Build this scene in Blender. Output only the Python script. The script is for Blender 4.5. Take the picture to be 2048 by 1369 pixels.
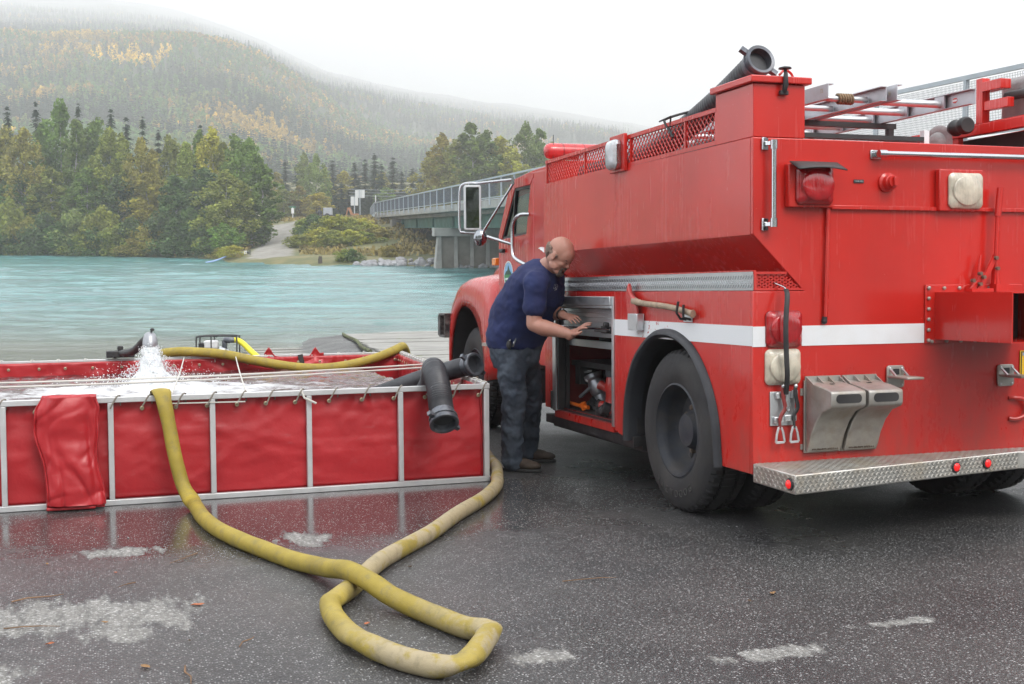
import bpy, bmesh, math, random
from mathutils import Vector, Matrix, noise
import numpy as np
random.seed(7)
for _o in list(bpy.data.objects): bpy.data.objects.remove(_o)
SC = bpy.context.scene
COL = SC.collection
PI = math.pi
R = math.radians
# ------------------------------------------------------------------ camera
cam = bpy.data.cameras.new('camera'); camo = bpy.data.objects.new('camera', cam); COL.objects.link(camo)
camo.location = (0, 0, 3.42); camo.rotation_euler = (R(90 - 5.368), 0, 0)
cam.sensor_width = 36; cam.lens = 42.56; cam.clip_end = 12000; cam.clip_start = .05
SC.camera = camo
# ------------------------------------------------------------------ sky and sun (overcast, bright mist)
W = bpy.data.worlds.new('World'); SC.world = W; W.use_nodes = True
nt = W.node_tree; nt.nodes.clear()
wo = nt.nodes.new('ShaderNodeOutputWorld'); bg = nt.nodes.new('ShaderNodeBackground')
sky = nt.nodes.new('ShaderNodeTexSky'); sky.sky_type = 'NISHITA'; sky.sun_disc = False
SUN_EL, SUN_AZ = 48, 150
sky.sun_elevation = R(SUN_EL); sky.sun_rotation = R(SUN_AZ); sky.altitude = 200; sky.dust_density = 4
tc = nt.nodes.new('ShaderNodeTexCoord'); nz = nt.nodes.new('ShaderNodeTexNoise'); nz.inputs['Scale'].default_value = 1.6; nz.inputs['Detail'].default_value = 5
mp = nt.nodes.new('ShaderNodeMapping'); mp.inputs['Scale'].default_value = (1, 1, 3)
rmp = nt.nodes.new('ShaderNodeValToRGB')
rmp.color_ramp.elements[0].position = .3; rmp.color_ramp.elements[0].color = (8.6, 8.9, 9.3, 1)
rmp.color_ramp.elements[1].position = .7; rmp.color_ramp.elements[1].color = (10.3, 10.4, 10.5, 1)
mx = nt.nodes.new('ShaderNodeMixRGB'); mx.inputs[0].default_value = .86
nt.links.new(tc.outputs['Generated'], mp.inputs[0]); nt.links.new(mp.outputs[0], nz.inputs['Vector'])
nt.links.new(nz.outputs['Fac'], rmp.inputs[0]); nt.links.new(sky.outputs[0], mx.inputs[1]); nt.links.new(rmp.outputs[0], mx.inputs[2])
nt.links.new(mx.outputs[0], bg.inputs[0]); bg.inputs[1].default_value = .14
nt.links.new(bg.outputs[0], wo.inputs[0])
sl = bpy.data.lights.new('sun', 'SUN'); sl.energy = 1.0; sl.angle = R(22); sl.color = (1, .96, .9)
so = bpy.data.objects.new('sun', sl); COL.objects.link(so)
_az = R(SUN_AZ); _sd = Vector((math.sin(_az) * math.cos(R(SUN_EL)), math.cos(_az) * math.cos(R(SUN_EL)), math.sin(R(SUN_EL))))
so.rotation_euler = _sd.to_track_quat('Z', 'Y').to_euler()
SC.view_settings.view_transform = 'Standard'; SC.view_settings.look = 'None'
SC.view_settings.exposure = 0.66; SC.view_settings.gamma = 1; SC.view_settings.use_curve_mapping = False
SC.render.engine = 'CYCLES'
SC.cycles.use_denoising = True
try: SC.cycles.denoiser = 'OPENIMAGEDENOISE'
except Exception: pass
SC.cycles.max_bounces = 7; SC.cycles.diffuse_bounces = 3; SC.cycles.glossy_bounces = 4; SC.cycles.transmission_bounces = 6
SC.cycles.volume_bounces = 3; SC.cycles.transparent_max_bounces = 12; SC.cycles.caustics_reflective = False; SC.cycles.caustics_refractive = False
SC.cycles.sample_clamp_indirect = 6

# ------------------------------------------------------------------ frames
# world: gravity upright, river surface at z = 0.  GM: the sloping parking lot.  TM: the truck standing on it.
_fx = Vector((-0.3201, 0.9461, -0.0501)).normalized(); _rt = Vector((0.9473, 0.3202, -0.0087))
_rt = (_rt - _fx * _rt.dot(_fx)).normalized(); _up = _rt.cross(_fx)
_O = Vector((0, 0, 3.42)) - _up * 1.40
GM = Matrix((( _fx.x, -_rt.x, _up.x, _O.x), (_fx.y, -_rt.y, _up.y, _O.y), (_fx.z, -_rt.z, _up.z, _O.z), (0, 0, 0, 1)))
TM = GM @ Matrix.Translation((5.823, -4.6, 0))
GI = GM.inverted()

# ------------------------------------------------------------------ materials
MATS = {}
def nodes_of(name):
    m = bpy.data.materials.new(name); m.use_nodes = True; n = m.node_tree
    b = n.nodes['Principled BSDF']; MATS[name] = m
    return m, n, b
def N(n, t, **kw):
    x = n.nodes.new(t)
    for k, v in kw.items():
        if k in x.inputs: x.inputs[k].default_value = v
        else: setattr(x, k, v)
    return x
def ramp(n, stops, src):
    r = n.nodes.new('ShaderNodeValToRGB'); e = r.color_ramp.elements
    while len(e) < len(stops): e.new(.5)
    for q, (p, c) in zip(e, stops):
        q.position = p; q.color = (c, c, c, 1) if isinstance(c, (int, float)) else (*c, 1)
    n.links.new(src, r.inputs[0]); return r
def math_(n, op, a, b=None, clamp=False):
    m = n.nodes.new('ShaderNodeMath'); m.operation = op; m.use_clamp = clamp
    for i, v in enumerate((a, b)):
        if v is None: continue
        if isinstance(v, (int, float)): m.inputs[i].default_value = v
        else: n.links.new(v, m.inputs[i])
    return m.outputs[0]
def coords(n, sc=(1, 1, 1), kind='Object', loc=(0, 0, 0), rot=(0, 0, 0)):
    t = n.nodes.new('ShaderNodeTexCoord'); m = n.nodes.new('ShaderNodeMapping')
    m.inputs['Scale'].default_value = sc; m.inputs['Location'].default_value = loc; m.inputs['Rotation'].default_value = rot
    n.links.new(t.outputs[kind], m.inputs[0]); return m.outputs[0]
def noise_(n, vec, scale, detail=4, rough=.55, dist=0):
    x = n.nodes.new('ShaderNodeTexNoise'); x.inputs['Scale'].default_value = scale; x.inputs['Detail'].default_value = detail
    x.inputs['Roughness'].default_value = rough; x.inputs['Distortion'].default_value = dist; n.links.new(vec, x.inputs['Vector']); return x.outputs['Fac']
def mixc(n, f, a, b, mode='MIX'):
    m = n.nodes.new('ShaderNodeMixRGB'); m.blend_type = mode
    for i, v in enumerate((f, a, b)):
        if isinstance(v, (int, float)): m.inputs[i].default_value = v
        elif isinstance(v, tuple): m.inputs[i].default_value = (*v, 1)
        else: n.links.new(v, m.inputs[i])
    return m.outputs[0]
def bump(n, h, b, strength=.3, dist=.01, prev=None):
    x = n.nodes.new('ShaderNodeBump'); x.inputs['Strength'].default_value = strength; x.inputs['Distance'].default_value = dist
    n.links.new(h, x.inputs['Height'])
    if prev is not None: n.links.new(prev, x.inputs['Normal'])
    if b is not None: n.links.new(x.outputs[0], b.inputs['Normal'])
    return x.outputs[0]
def simple(name, col, rough=.5, metal=0, var=.12, vs=6, bs=0, bd=.004, bsc=60, coat=0, dirt=None, dirt_sc=3, dirt_amt=.5, emit=None):
    m, n, b = nodes_of(name)
    v = coords(n)
    f = noise_(n, v, vs, 5)
    lo = tuple(c * (1 - var) for c in col); hi = tuple(min(1, c * (1 + var)) for c in col)
    c = ramp(n, [(.3, lo), (.7, hi)], f).outputs[0]
    rr = ramp(n, [(.3, max(0.02, rough - .07)), (.7, min(1, rough + .07))], noise_(n, v, vs * 2.3, 3)).outputs[0]
    if dirt:
        d = ramp(n, [(.45, 0.), (.75, dirt_amt)], noise_(n, v, dirt_sc, 7, .65)).outputs[0]
        c = mixc(n, d, c, dirt); rr = mixc(n, d, rr, (.8, .8, .8))
    n.links.new(c, b.inputs['Base Color']); n.links.new(rr, b.inputs['Roughness'])
    b.inputs['Metallic'].default_value = metal
    if coat: b.inputs['Coat Weight'].default_value = coat; b.inputs['Coat Roughness'].default_value = .12
    if bs: bump(n, noise_(n, v, bsc, 4), b, bs, bd)
    if emit: b.inputs['Emission Color'].default_value = (*emit[0], 1); b.inputs['Emission Strength'].default_value = emit[1]
    return m
def red_paint(name, col=(.52, .018, .012), rough=.26):
    m, n, b = nodes_of(name)
    v = coords(n)
    big = noise_(n, v, 1.3, 4)
    st = noise_(n, coords(n, (14, 14, .7)), 2.2, 5, .6)           # drip streaks, run down z
    sp = noise_(n, v, 95, 2)
    c = ramp(n, [(.3, tuple(x * .86 for x in col)), (.7, tuple(x * 1.12 for x in col))], big).outputs[0]
    dust = math_(n, 'MULTIPLY', ramp(n, [(.52, 0.), (.72, .30)], st).outputs[0], ramp(n, [(.48, .08), (.66, 1.)], noise_(n, v, 1.9, 4)).outputs[0])
    c = mixc(n, dust, c, (.50, .13, .11))
    spk = ramp(n, [(.735, 0.), (.78, .4)], sp).outputs[0]
    c = mixc(n, spk, c, (.75, .35, .3))
    sz = n.nodes.new('ShaderNodeSeparateXYZ'); n.links.new(v, sz.inputs[0])      # road film thrown up on the lower panels
    low = math_(n, 'MULTIPLY', ramp(n, [(0., 1.), (1., 0.)], math_(n, 'MULTIPLY', math_(n, 'SUBTRACT', sz.outputs['Z'], .34), 1.5)).outputs[0], ramp(n, [(.40, .0), (.70, .60)], noise_(n, coords(n, (3, 3, 1.2)), 2.4, 8, .68)).outputs[0])
    c = mixc(n, low, c, (.13, .075, .06)); dust = math_(n, 'MAXIMUM', dust, low)
    n.links.new(c, b.inputs['Base Color'])
    r = mixc(n, dust, (rough,) * 3, (.6, .6, .6)); n.links.new(r, b.inputs['Roughness'])
    b.inputs['Coat Weight'].default_value = .35; b.inputs['Coat Roughness'].default_value = .1
    bump(n, noise_(n, coords(n, (1, 1, 1)), 1.8, 2), b, .10, .03)
    return m
RED = red_paint('red_truck_paint')
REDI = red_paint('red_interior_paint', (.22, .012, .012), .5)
ROOFRED = red_paint('red_cab_paint', (.48, .018, .015), .26)
WHITE = simple('white_reflective_stripe', (.74, .76, .78), .35, var=.05, vs=2, dirt=(.5, .42, .36), dirt_sc=5, dirt_amt=.2)
def chipped():
    m, n, b = nodes_of('chipped_white_stripe'); v = coords(n)
    d = ramp(n, [(.60, 0.), (.615, 1.)], noise_(n, v, 42, 3, .6)).outputs[0]
    # chips gather behind the axe
    g = n.nodes.new('ShaderNodeTexGradient'); g.gradient_type = 'SPHERICAL'
    n.links.new(coords(n, (3.6, 0, 7), loc=(-1.24 * 3.6, 0, -1.11 * 7)), g.inputs[0])
    k = math_(n, 'MULTIPLY', d, ramp(n, [(.05, 0.), (.3, 1.)], g.outputs['Fac']).outputs[0])
    n.links.new(mixc(n, k, (.74, .76, .78), (.42, .02, .02)), b.inputs['Base Color']); b.inputs['Roughness'].default_value = .38
    return m
CHIP = chipped()
BLACK = simple('black_rubber', (.018, .018, .02), .55, var=.3, vs=9, bs=.15, dirt=(.12, .11, .1), dirt_sc=4, dirt_amt=.25)
DARK = simple('black_steel', (.02, .02, .022), .45, var=.25, vs=7, dirt=(.1, .09, .08), dirt_amt=.3)
CHROME = simple('chrome', (.50, .51, .53), .16, metal=1, var=.05)
ALU = simple('brushed_aluminium', (.62, .64, .66), .36, metal=.9, var=.08, vs=12, bs=.1, bsc=90, dirt=(.42, .4, .37), dirt_amt=.35)
ALUD = simple('dull_cast_aluminium', (.40, .385, .36), .5, metal=.7, var=.2, vs=9, bs=.2, bsc=70, dirt=(.30, .22, .12), dirt_sc=6, dirt_amt=.6)
TREAD = simple('tread_plate', (.52, .51, .48), .38, metal=.85, var=.15, vs=8, dirt=(.34, .26, .15), dirt_sc=5, dirt_amt=.65)
TREADC = simple('clean_tread_plate', (.5, .5, .51), .34, metal=.85, var=.08, vs=8, dirt=(.3, .3, .3), dirt_sc=5, dirt_amt=.3)
FLARE = simple('grey_rubber_flare', (.022, .024, .030), .5, var=.2, vs=5, bs=.1, dirt=(.06, .06, .06), dirt_amt=.3)
WOOD = simple('worn_hickory', (.36, .27, .19), .6, var=.3, vs=22, bs=.2, dirt=(.12, .09, .07), dirt_sc=12, dirt_amt=.5)
ORANGE = simple('orange_plastic', (.9, .18, .02), .4)
AMBER = simple('amber_lens', (.85, .25, .03), .2, coat=.5)
LIME = simple('yellow_hose_jacket_bright', (.80, .72, .04), .5, var=.1)
GLASSD = simple('dark_rubber_trim', (.012, .012, .013), .4)
MESHD = simple('dark_wire_mesh', (.05, .065, .085), .5, var=.1)
BLUE_STEEL = simple('blue_grey_rail_paint', (.20, .27, .31), .5, var=.1)
GALV = simple('pale_galvanised_rail', (.36, .40, .43), .5, var=.1, vs=2)
GREEN_STEEL = simple('green_girder_paint', (.022, .105, .085), .5, var=.2, vs=.5, dirt=(.1, .09, .07), dirt_sc=.7, dirt_amt=.4)
CONC = simple('weathered_concrete', (.33, .32, .30), .85, var=.18, vs=.7, bs=.3, bsc=12, bd=.02, dirt=(.12, .11, .09), dirt_sc=.5, dirt_amt=.6)
CONCD = simple('stained_concrete', (.22, .20, .17), .85, var=.25, vs=.5, bs=.3, bsc=12, bd=.02, dirt=(.07, .06, .05), dirt_sc=.4, dirt_amt=.6)
SIGNM = simple('sign_back_aluminium', (.62, .63, .63), .5, metal=.3, var=.05)
ROCKM = simple('grey_riprap_rock', (.25, .25, .26), .85, var=.35, vs=1.3, bs=.4, bsc=5, bd=.05)
MIRROR = simple('mirror_glass', (.30, .32, .34), .04, metal=1, var=.02)
PLATEY = simple('yellow_plate', (.80, .50, .03), .4, var=.03)
def lens(name, col, rough=.12, tr=.35):
    m, n, b = nodes_of(name); v = coords(n)
    c = ramp(n, [(.35, tuple(x * .6 for x in col)), (.7, col)], noise_(n, v, 14, 4)).outputs[0]
    n.links.new(c, b.inputs['Base Color']); b.inputs['Roughness'].default_value = rough
    b.inputs['Coat Weight'].default_value = .6; b.inputs['Coat Roughness'].default_value = .06
    b.inputs['Subsurface Weight'].default_value = tr * .3; b.inputs['Subsurface Radius'].default_value = (.02, .004, .004)
    w = n.nodes.new('ShaderNodeTexWave'); w.wave_type = 'BANDS'; w.bands_direction = 'Y'; w.inputs['Scale'].default_value = 18
    n.links.new(v, w.inputs[0]); bump(n, w.outputs['Fac'], b, .25, .003)
    return m
RLENS = lens('red_lens', (.48, .01, .015)); DLENS = lens('dark_red_lens', (.30, .008, .012))
CLENS = lens('clear_yellowed_lens', (.66, .60, .48), .2); WLENS = lens('clear_lens', (.55, .57, .6), .1)
m, n, b = nodes_of('lit_red_marker'); b.inputs['Base Color'].default_value = (.6, .01, .01, 1); b.inputs['Roughness'].default_value = .2
b.inputs['Emission Color'].default_value = (1, .03, .03, 1); b.inputs['Emission Strength'].default_value = .35; MARK = m
def glass():
    m, n, b = nodes_of('window_glass'); b.inputs['Base Color'].default_value = (.75, .82, .82, 1); b.inputs['Roughness'].default_value = .03
    b.inputs['Transmission Weight'].default_value = 1; b.inputs['IOR'].default_value = 1.02; b.inputs['Coat Weight'].default_value = .8
    b.inputs['Coat Roughness'].default_value = .03
    return m
GLASS = glass()
def vinyl():
    m, n, b = nodes_of('red_tank_vinyl'); v = coords(n)
    c = ramp(n, [(.3, (.34, .013, .018)), (.7, (.47, .023, .030))], noise_(n, v, 1.7, 5)).outputs[0]
    sc = ramp(n, [(.60, 0.), (.82, .35)], noise_(n, coords(n, (1, 1, 4)), 6, 9, .7)).outputs[0]
    c = mixc(n, sc, c, (.32, .2, .2))
    n.links.new(c, b.inputs['Base Color'])
    n.links.new(ramp(n, [(.3, .30), (.7, .46)], noise_(n, v, 5, 5)).outputs[0], b.inputs['Roughness'])
    h = bump(n, noise_(n, v, 4.5, 6, .6), None, .25, .03)
    bump(n, noise_(n, v, 260, 2), b, .15, .002, h)
    return m
VINYL = vinyl()
def hose_mat(name, base, dirt, amt):
    m, n, b = nodes_of(name); v = coords(n)
    c = ramp(n, [(.3, tuple(x * .8 for x in base)), (.7, tuple(min(1, x * 1.12) for x in base))], noise_(n, v, 7, 5)).outputs[0]
    # pale and dark soiling in long patches
    t = n.nodes.new('ShaderNodeAttribute'); t.attribute_name = 'along'
    s = ramp(n, [(.0, 0.), (1., 1.)], t.outputs['Fac']).outputs[0]
    pale = (.36, .30, .19)
    c = mixc(n, math_(n, 'MULTIPLY', s, ramp(n, [(.42, .12), (.50, 1.)], noise_(n, v, 5.5, 6, .65)).outputs[0]), c, pale)
    d = ramp(n, [(.50, 0.), (.72, amt)], noise_(n, v, 17, 8, .7)).outputs[0]
    c = mixc(n, d, c, dirt); n.links.new(c, b.inputs['Base Color']); b.inputs['Roughness'].default_value = .62
    h = bump(n, noise_(n, v, 13, 4), None, .3, .012)
    vv = n.nodes.new('ShaderNodeTexVoronoi'); vv.inputs['Scale'].default_value = 260; n.links.new(v, vv.inputs['Vector'])
    bump(n, vv.outputs['Distance'], b, .3, .002, h)
    return m
HOSE = hose_mat('yellow_hose_jacket', (.33, .25, .032), (.14, .125, .07), .62)
def asphalt():
    m, n, b = nodes_of('wet_asphalt')
    v = coords(n, kind='Object')       # lot frame: x towards the river, y left
    # aggregate
    vo = n.nodes.new('ShaderNodeTexVoronoi'); vo.inputs['Scale'].default_value = 105; vo.inputs['Randomness'].default_value = 1; n.links.new(v, vo.inputs['Vector'])
    vo2 = n.nodes.new('ShaderNodeTexVoronoi'); vo2.inputs['Scale'].default_value = 47; n.links.new(v, vo2.inputs['Vector'])
    edge = ramp(n, [(.30, 1.), (.50, 0.)], vo.outputs['Distance']).outputs[0]
    tone = ramp(n, [(0, .004), (.50, .03), (.70, .14), (.9, .55)], vo.outputs['Color']).outputs[0]
    st = math_(n, 'MULTIPLY', math_(n, 'MULTIPLY', ramp(n, [(.20, 1.), (.30, 0.)], vo2.outputs['Distance']).outputs[0], ramp(n, [(.66, 0.), (.76, .7)], vo2.outputs['Color']).outputs[0]), ramp(n, [(.4, .3), (.65, 1.)], noise_(n, v, 2.2, 4)).outputs[0])
    base = ramp(n, [(.3, (.030, .030, .031)), (.7, (.058, .056, .055))], noise_(n, v, 1.1, 6, .6)).outputs[0]
    c = mixc(n, edge, base, mixc(n, .75, base, tone, 'ADD')); c = mixc(n, st, c, (.24, .235, .22))
    # dry patches
    patches = [(5.55, .25, .36, .50), (5.45, -.15, .36, .34), (6.82, -.06, .16, .26), (6.83, -1.05, .26, .17), (4.30, -1.56, .13, .17), (4.02, -2.42, .10, .30), (4.22, -3.15, .06, .26), (4.7, .45, .25, .25), (5.2, -.05, .2, .2)]
    acc = None
    for (px, py, rx, ry) in patches:
        vv = coords(n, (1 / rx, 1 / ry, 0), kind='Object', loc=(-px / rx, -py / ry, 0))
        L = n.nodes.new('ShaderNodeVectorMath'); L.operation = 'LENGTH'; n.links.new(vv, L.inputs[0])
        q = math_(n, 'SUBTRACT', 1.25, L.outputs['Value'])
        acc = q if acc is None else math_(n, 'MAXIMUM', acc, q)
    nn = noise_(n, coords(n, (1.1, 3.6, 1), rot=(0, 0, .2)), 3.2, 9, .66)
    dry = ramp(n, [(.38, 0.), (.54, 1.)], math_(n, 'ADD', math_(n, 'MULTIPLY', acc, .48), math_(n, 'MULTIPLY', math_(n, 'SUBTRACT', nn, .36), 1.25))).outputs[0]
    acc0 = ramp(n, [(.0, 0.), (.12, 1.)], acc).outputs[0]
    dry = math_(n, 'MULTIPLY', dry, acc0)
    dc = mixc(n, noise_(n, v, 60, 4), (.10, .098, .092), (.33, .32, .295)); dc = mixc(n, .55, dc, tone, 'ADD'); dc = mixc(n, ramp(n, [(.45, 0.), (.7, .7)], noise_(n, coords(n, (3, 9, 1)), 3, 8, .7)).outputs[0], dc, base)
    c = mixc(n, math_(n, 'MULTIPLY', dry, .85), c, dc)
    n.links.new(c, b.inputs['Base Color'])
    wet = ramp(n, [(.35, .26), (.65, .50)], noise_(n, v, .7, 5, .6)).outputs[0]
    # standing film of water next to the leaking tank
    vv = coords(n, (1 / 1.5, 1 / 3.2, 0), kind='Object', loc=(-7.7 / 1.5, 1.4 / 3.2, 0))
    L = n.nodes.new('ShaderNodeVectorMath'); L.operation = 'LENGTH'; n.links.new(vv, L.inputs[0])
    film = ramp(n, [(.55, 1.), (1.15, 0.)], math_(n, 'ADD', L.outputs['Value'], math_(n, 'MULTIPLY', math_(n, 'SUBTRACT', noise_(n, v, 2.5, 5), .5), .8))).outputs[0]
    wet = mixc(n, film, wet, (.17, .17, .17))
    rr = mixc(n, dry, wet, (.85, .85, .85)); rr = mixc(n, math_(n, 'MULTIPLY', st, .3), rr, (.45, .45, .45)); n.links.new(rr, b.inputs['Roughness'])
    b.inputs['Specular IOR Level'].default_value = .40
    g = n.nodes.new('ShaderNodeBump'); g.inputs['Distance'].default_value = .006
    n.links.new(math_(n, 'SUBTRACT', .55, math_(n, 'MULTIPLY', film, .54)), g.inputs['Strength'])
    n.links.new(math_(n, 'ADD', math_(n, 'MULTIPLY', vo.outputs['Distance'], -1.), math_(n, 'MULTIPLY', noise_(n, v, 120, 3), .8)), g.inputs['Height'])
    n.links.new(g.outputs[0], b.inputs['Normal'])
    return m
ASPH = asphalt()
def river():
    m, n, b = nodes_of('glacial_river_water')
    v = coords(n, kind='Object')
    pos = n.nodes.new('ShaderNodeSeparateXYZ'); n.links.new(v, pos.inputs[0])
    # shallows over gravel near the ramp, milky turquoise in the channel
    yy = math_(n, 'ADD', pos.outputs['Y'], math_(n, 'MULTIPLY', math_(n, 'SUBTRACT', noise_(n, coords(n, (.03, .09, 1)), 1, 3), .5), 14))
    t = math_(n, 'DIVIDE', math_(n, 'SUBTRACT', yy, 33.), 22., True)
    c = ramp(n, [(0, (.10, .115, .09)), (.35, (.095, .165, .152)), (1, (.080, .205, .205))], t).outputs[0]
    band = ramp(n, [(.36, .62), (.5, .98), (.64, 1.4)], noise_(n, coords(n, (.10, .55, 1), rot=(0, 0, .05)), 1, 10, .68, .6)).outputs[0]  # light and dark ripple streaks painted into the water colour
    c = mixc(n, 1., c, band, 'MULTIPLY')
    n.links.new(c, b.inputs['Base Color']); b.inputs['Roughness'].default_value = .2; b.inputs['IOR'].default_value = 1.33
    h1 = noise_(n, coords(n, (.55, 1.5, 1), rot=(0, 0, .1)), 1.0, 6, .62)
    h2 = noise_(n, coords(n, (.10, .34, 1), rot=(0, 0, -.06)), 1.0, 4, .6)
    h3 = noise_(n, coords(n, (2.2, 5.5, 1)), 1.0, 3, .6)
    h = math_(n, 'ADD', math_(n, 'ADD', math_(n, 'MULTIPLY', h1, .5), math_(n, 'MULTIPLY', h2, 1.1)), math_(n, 'MULTIPLY', h3, .11))
    bump(n, h, b, .6, .25)
    return m
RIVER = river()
# ------------------------------------------------------------------ mesh helpers
class MB:
    def __init__(s): s.v = []; s.f = []; s.uv = None; s.attr = None
    def add(s, vs, fs):
        o = len(s.v); s.v += [tuple(p) for p in vs]; s.f += [tuple(i + o for i in f) for f in fs]; return s
    def box(s, a, b, M=None):
        x0, y0, z0 = (min(p, q) for p, q in zip(a, b)); x1, y1, z1 = (max(p, q) for p, q in zip(a, b))
        vs = [Vector(p) for p in ((x0, y0, z0), (x1, y0, z0), (x1, y1, z0), (x0, y1, z0), (x0, y0, z1), (x1, y0, z1), (x1, y1, z1), (x0, y1, z1))]
        if M is not None: vs = [M @ p for p in vs]
        return s.add(vs, [(0, 3, 2, 1), (4, 5, 6, 7), (0, 1, 5, 4), (1, 2, 6, 5), (2, 3, 7, 6), (3, 0, 4, 7)])
    def bar(s, p, q, w, h=None, up=(0, 0, 1)):
        p = Vector(p); q = Vector(q); h = h or w; d = (q - p); L = d.length; d.normalize(); u = Vector(up)
        if abs(d.dot(u)) > .97: u = Vector((1, 0, 0))
        sd = d.cross(u).normalized(); u = sd.cross(d)
        M = Matrix((( d.x, sd.x, u.x, p.x), (d.y, sd.y, u.y, p.y), (d.z, sd.z, u.z, p.z), (0, 0, 0, 1)))
        return s.box((0, -w / 2, -h / 2), (L, w / 2, h / 2), M)
    def prism(s, poly, axis, a, b):
        k = len(poly)
        def mk(p, t):
            return (t, p[0], p[1]) if axis == 'x' else ((p[0], t, p[1]) if axis == 'y' else (p[0], p[1], t))
        ar = sum(poly[i][0] * poly[(i + 1) % k][1] - poly[(i + 1) % k][0] * poly[i][1] for i in range(k))
        vs = [mk(p, a) for p in poly] + [mk(p, b) for p in poly]
        fs = [tuple(range(k))[::-1], tuple(range(k, 2 * k))] + [(i, (i + 1) % k, k + (i + 1) % k, k + i) for i in range(k)]
        fl = (ar > 0) ^ (axis == 'y') ^ (b < a)
        if not fl: fs = [f[::-1] for f in fs]
        return s.add(vs, fs)
    def tube(s, pts, r, n=12, cap=True, flat=None, up=None):
        pts = [Vector(p) for p in pts]; K = len(pts); rs = r if isinstance(r, (list, tuple)) else [r] * K
        T = [(pts[min(i + 1, K - 1)] - pts[max(i - 1, 0)]).normalized() for i in range(K)]
        u = Vector(up) if up else (Vector((0, 0, 1)) if abs(T[0].z) < .9 else Vector((1, 0, 0)))
        vs = []
        for i in range(K):
            sd = T[i].cross(u)
            if sd.length < 1e-5: sd = T[i].cross(Vector((.3, .9, .1)))
            sd.normalize(); u2 = sd.cross(T[i]).normalized(); 
            if not up: u = u2
            fl = flat[i] if flat else (1, 1)
            for j in range(n):
                a = 2 * PI * j / n
                vs.append(pts[i] + sd * math.cos(a) * rs[i] * fl[0] + u2 * math.sin(a) * rs[i] * fl[1])
        fs = [(i * n + j, i * n + (j + 1) % n, (i + 1) * n + (j + 1) % n, (i + 1) * n + j) for i in range(K - 1) for j in range(n)]
        if cap: fs += [tuple(range(n))[::-1], tuple(range((K - 1) * n, K * n))]
        return s.add(vs, fs)
    def lathe(s, prof, p, d, n=24, closed=False, cap=True):
        # prof: (distance along d, radius)
        p = Vector(p); d = Vector(d).normalized(); u = Vector((0, 0, 1)) if abs(d.z) < .9 else Vector((1, 0, 0))
        a = d.cross(u).normalized(); b = a.cross(d)
        vs = []; K = len(prof)
        for (t, r) in prof:
            for j in range(n):
                q = 2 * PI * j / n; vs.append(p + d * t + (a * math.cos(q) + b * math.sin(q)) * r)
        fs = [(i * n + j, i * n + (j + 1) % n, (i + 1) * n + (j + 1) % n, (i + 1) * n + j) for i in range(K - 1 + (1 if closed else 0)) for j in range(n)]
        if closed: fs = [tuple(x % (K * n) for x in f) for f in fs]
        elif cap: fs += [tuple(range(n))[::-1], tuple(range((K - 1) * n, K * n))]
        return s.add(vs, fs)
    def ball(s, c, r, n=16, m=10, M=None):
        r = r if isinstance(r, (list, tuple)) else (r, r, r); vs = []; c = Vector(c)
        for i in range(1, m):
            t = PI * i / m
            for j in range(n):
                q = 2 * PI * j / n; p = Vector((math.sin(t) * math.cos(q) * r[0], math.sin(t) * math.sin(q) * r[1], math.cos(t) * r[2]))
                if M is not None: p = M @ p
                vs.append(c + p)
        tp = Vector((0, 0, r[2])); 
        if M is not None: tp = M @ tp
        vs += [c + tp, c - tp]; a = (m - 1) * n
        fs = [(i * n + j, (i + 1) * n + j, (i + 1) * n + (j + 1) % n, i * n + (j + 1) % n) for i in range(m - 2) for j in range(n)]
        fs += [(a, j, (j + 1) % n) for j in range(n)] + [(a + 1, (m - 2) * n + (j + 1) % n, (m - 2) * n + j) for j in range(n)]
        return s.add(vs, fs)
    def grid(s, fn, nu, nv):
        vs = [fn(i / nu, j / nv) for j in range(nv + 1) for i in range(nu + 1)]
        fs = [(j * (nu + 1) + i, j * (nu + 1) + i + 1, (j + 1) * (nu + 1) + i + 1, (j + 1) * (nu + 1) + i) for j in range(nv) for i in range(nu)]
        return s.add(vs, fs)
    def mesh(s, name, smooth=40):
        me = bpy.data.meshes.new(name); me.from_pydata(s.v, [], s.f); me.update()
        if smooth:
            me.polygons.foreach_set('use_smooth', [True] * len(me.polygons))
            try: me.set_sharp_from_angle(angle=R(smooth))
            except Exception: pass
        return me
    def build(s, name, mat, parent=None, M=None, bevel=0, smooth=40, seg=2, solid=0, sub=0, **kw):
        me = s.mesh(name, smooth)
        if mat: me.materials.append(mat)
        return link(name, me, parent, M, bevel, seg, solid, sub, **kw)
def link(name, me, parent=None, M=None, bevel=0, seg=2, solid=0, sub=0, label=None, cat=None, group=None, kind=None):
    o = bpy.data.objects.new(name, me); COL.objects.link(o)
    if parent is not None: o.parent = parent
    if M is not None: o.matrix_local = M
    if solid:
        q = o.modifiers.new('solid', 'SOLIDIFY'); q.thickness = solid; q.offset = 0
    if sub:
        q = o.modifiers.new('sub', 'SUBSURF'); q.levels = sub; q.render_levels = sub
    if bevel:
        q = o.modifiers.new('bevel', 'BEVEL'); q.width = bevel; q.segments = seg; q.limit_method = 'ANGLE'; q.angle_limit = R(35); q.harden_normals = False
    tag(o, label, cat, group, kind); return o
def tag(o, label=None, cat=None, group=None, kind=None):
    if label: o['label'] = label
    if cat: o['category'] = cat
    if group: o['group'] = group
    if kind: o['kind'] = kind
    return o
def thing(name, label, cat, M=None, group=None):
    o = bpy.data.objects.new(name, None); COL.objects.link(o); o.empty_display_size = .2
    if M is not None: o.matrix_world = M
    return tag(o, label, cat, group)
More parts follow.
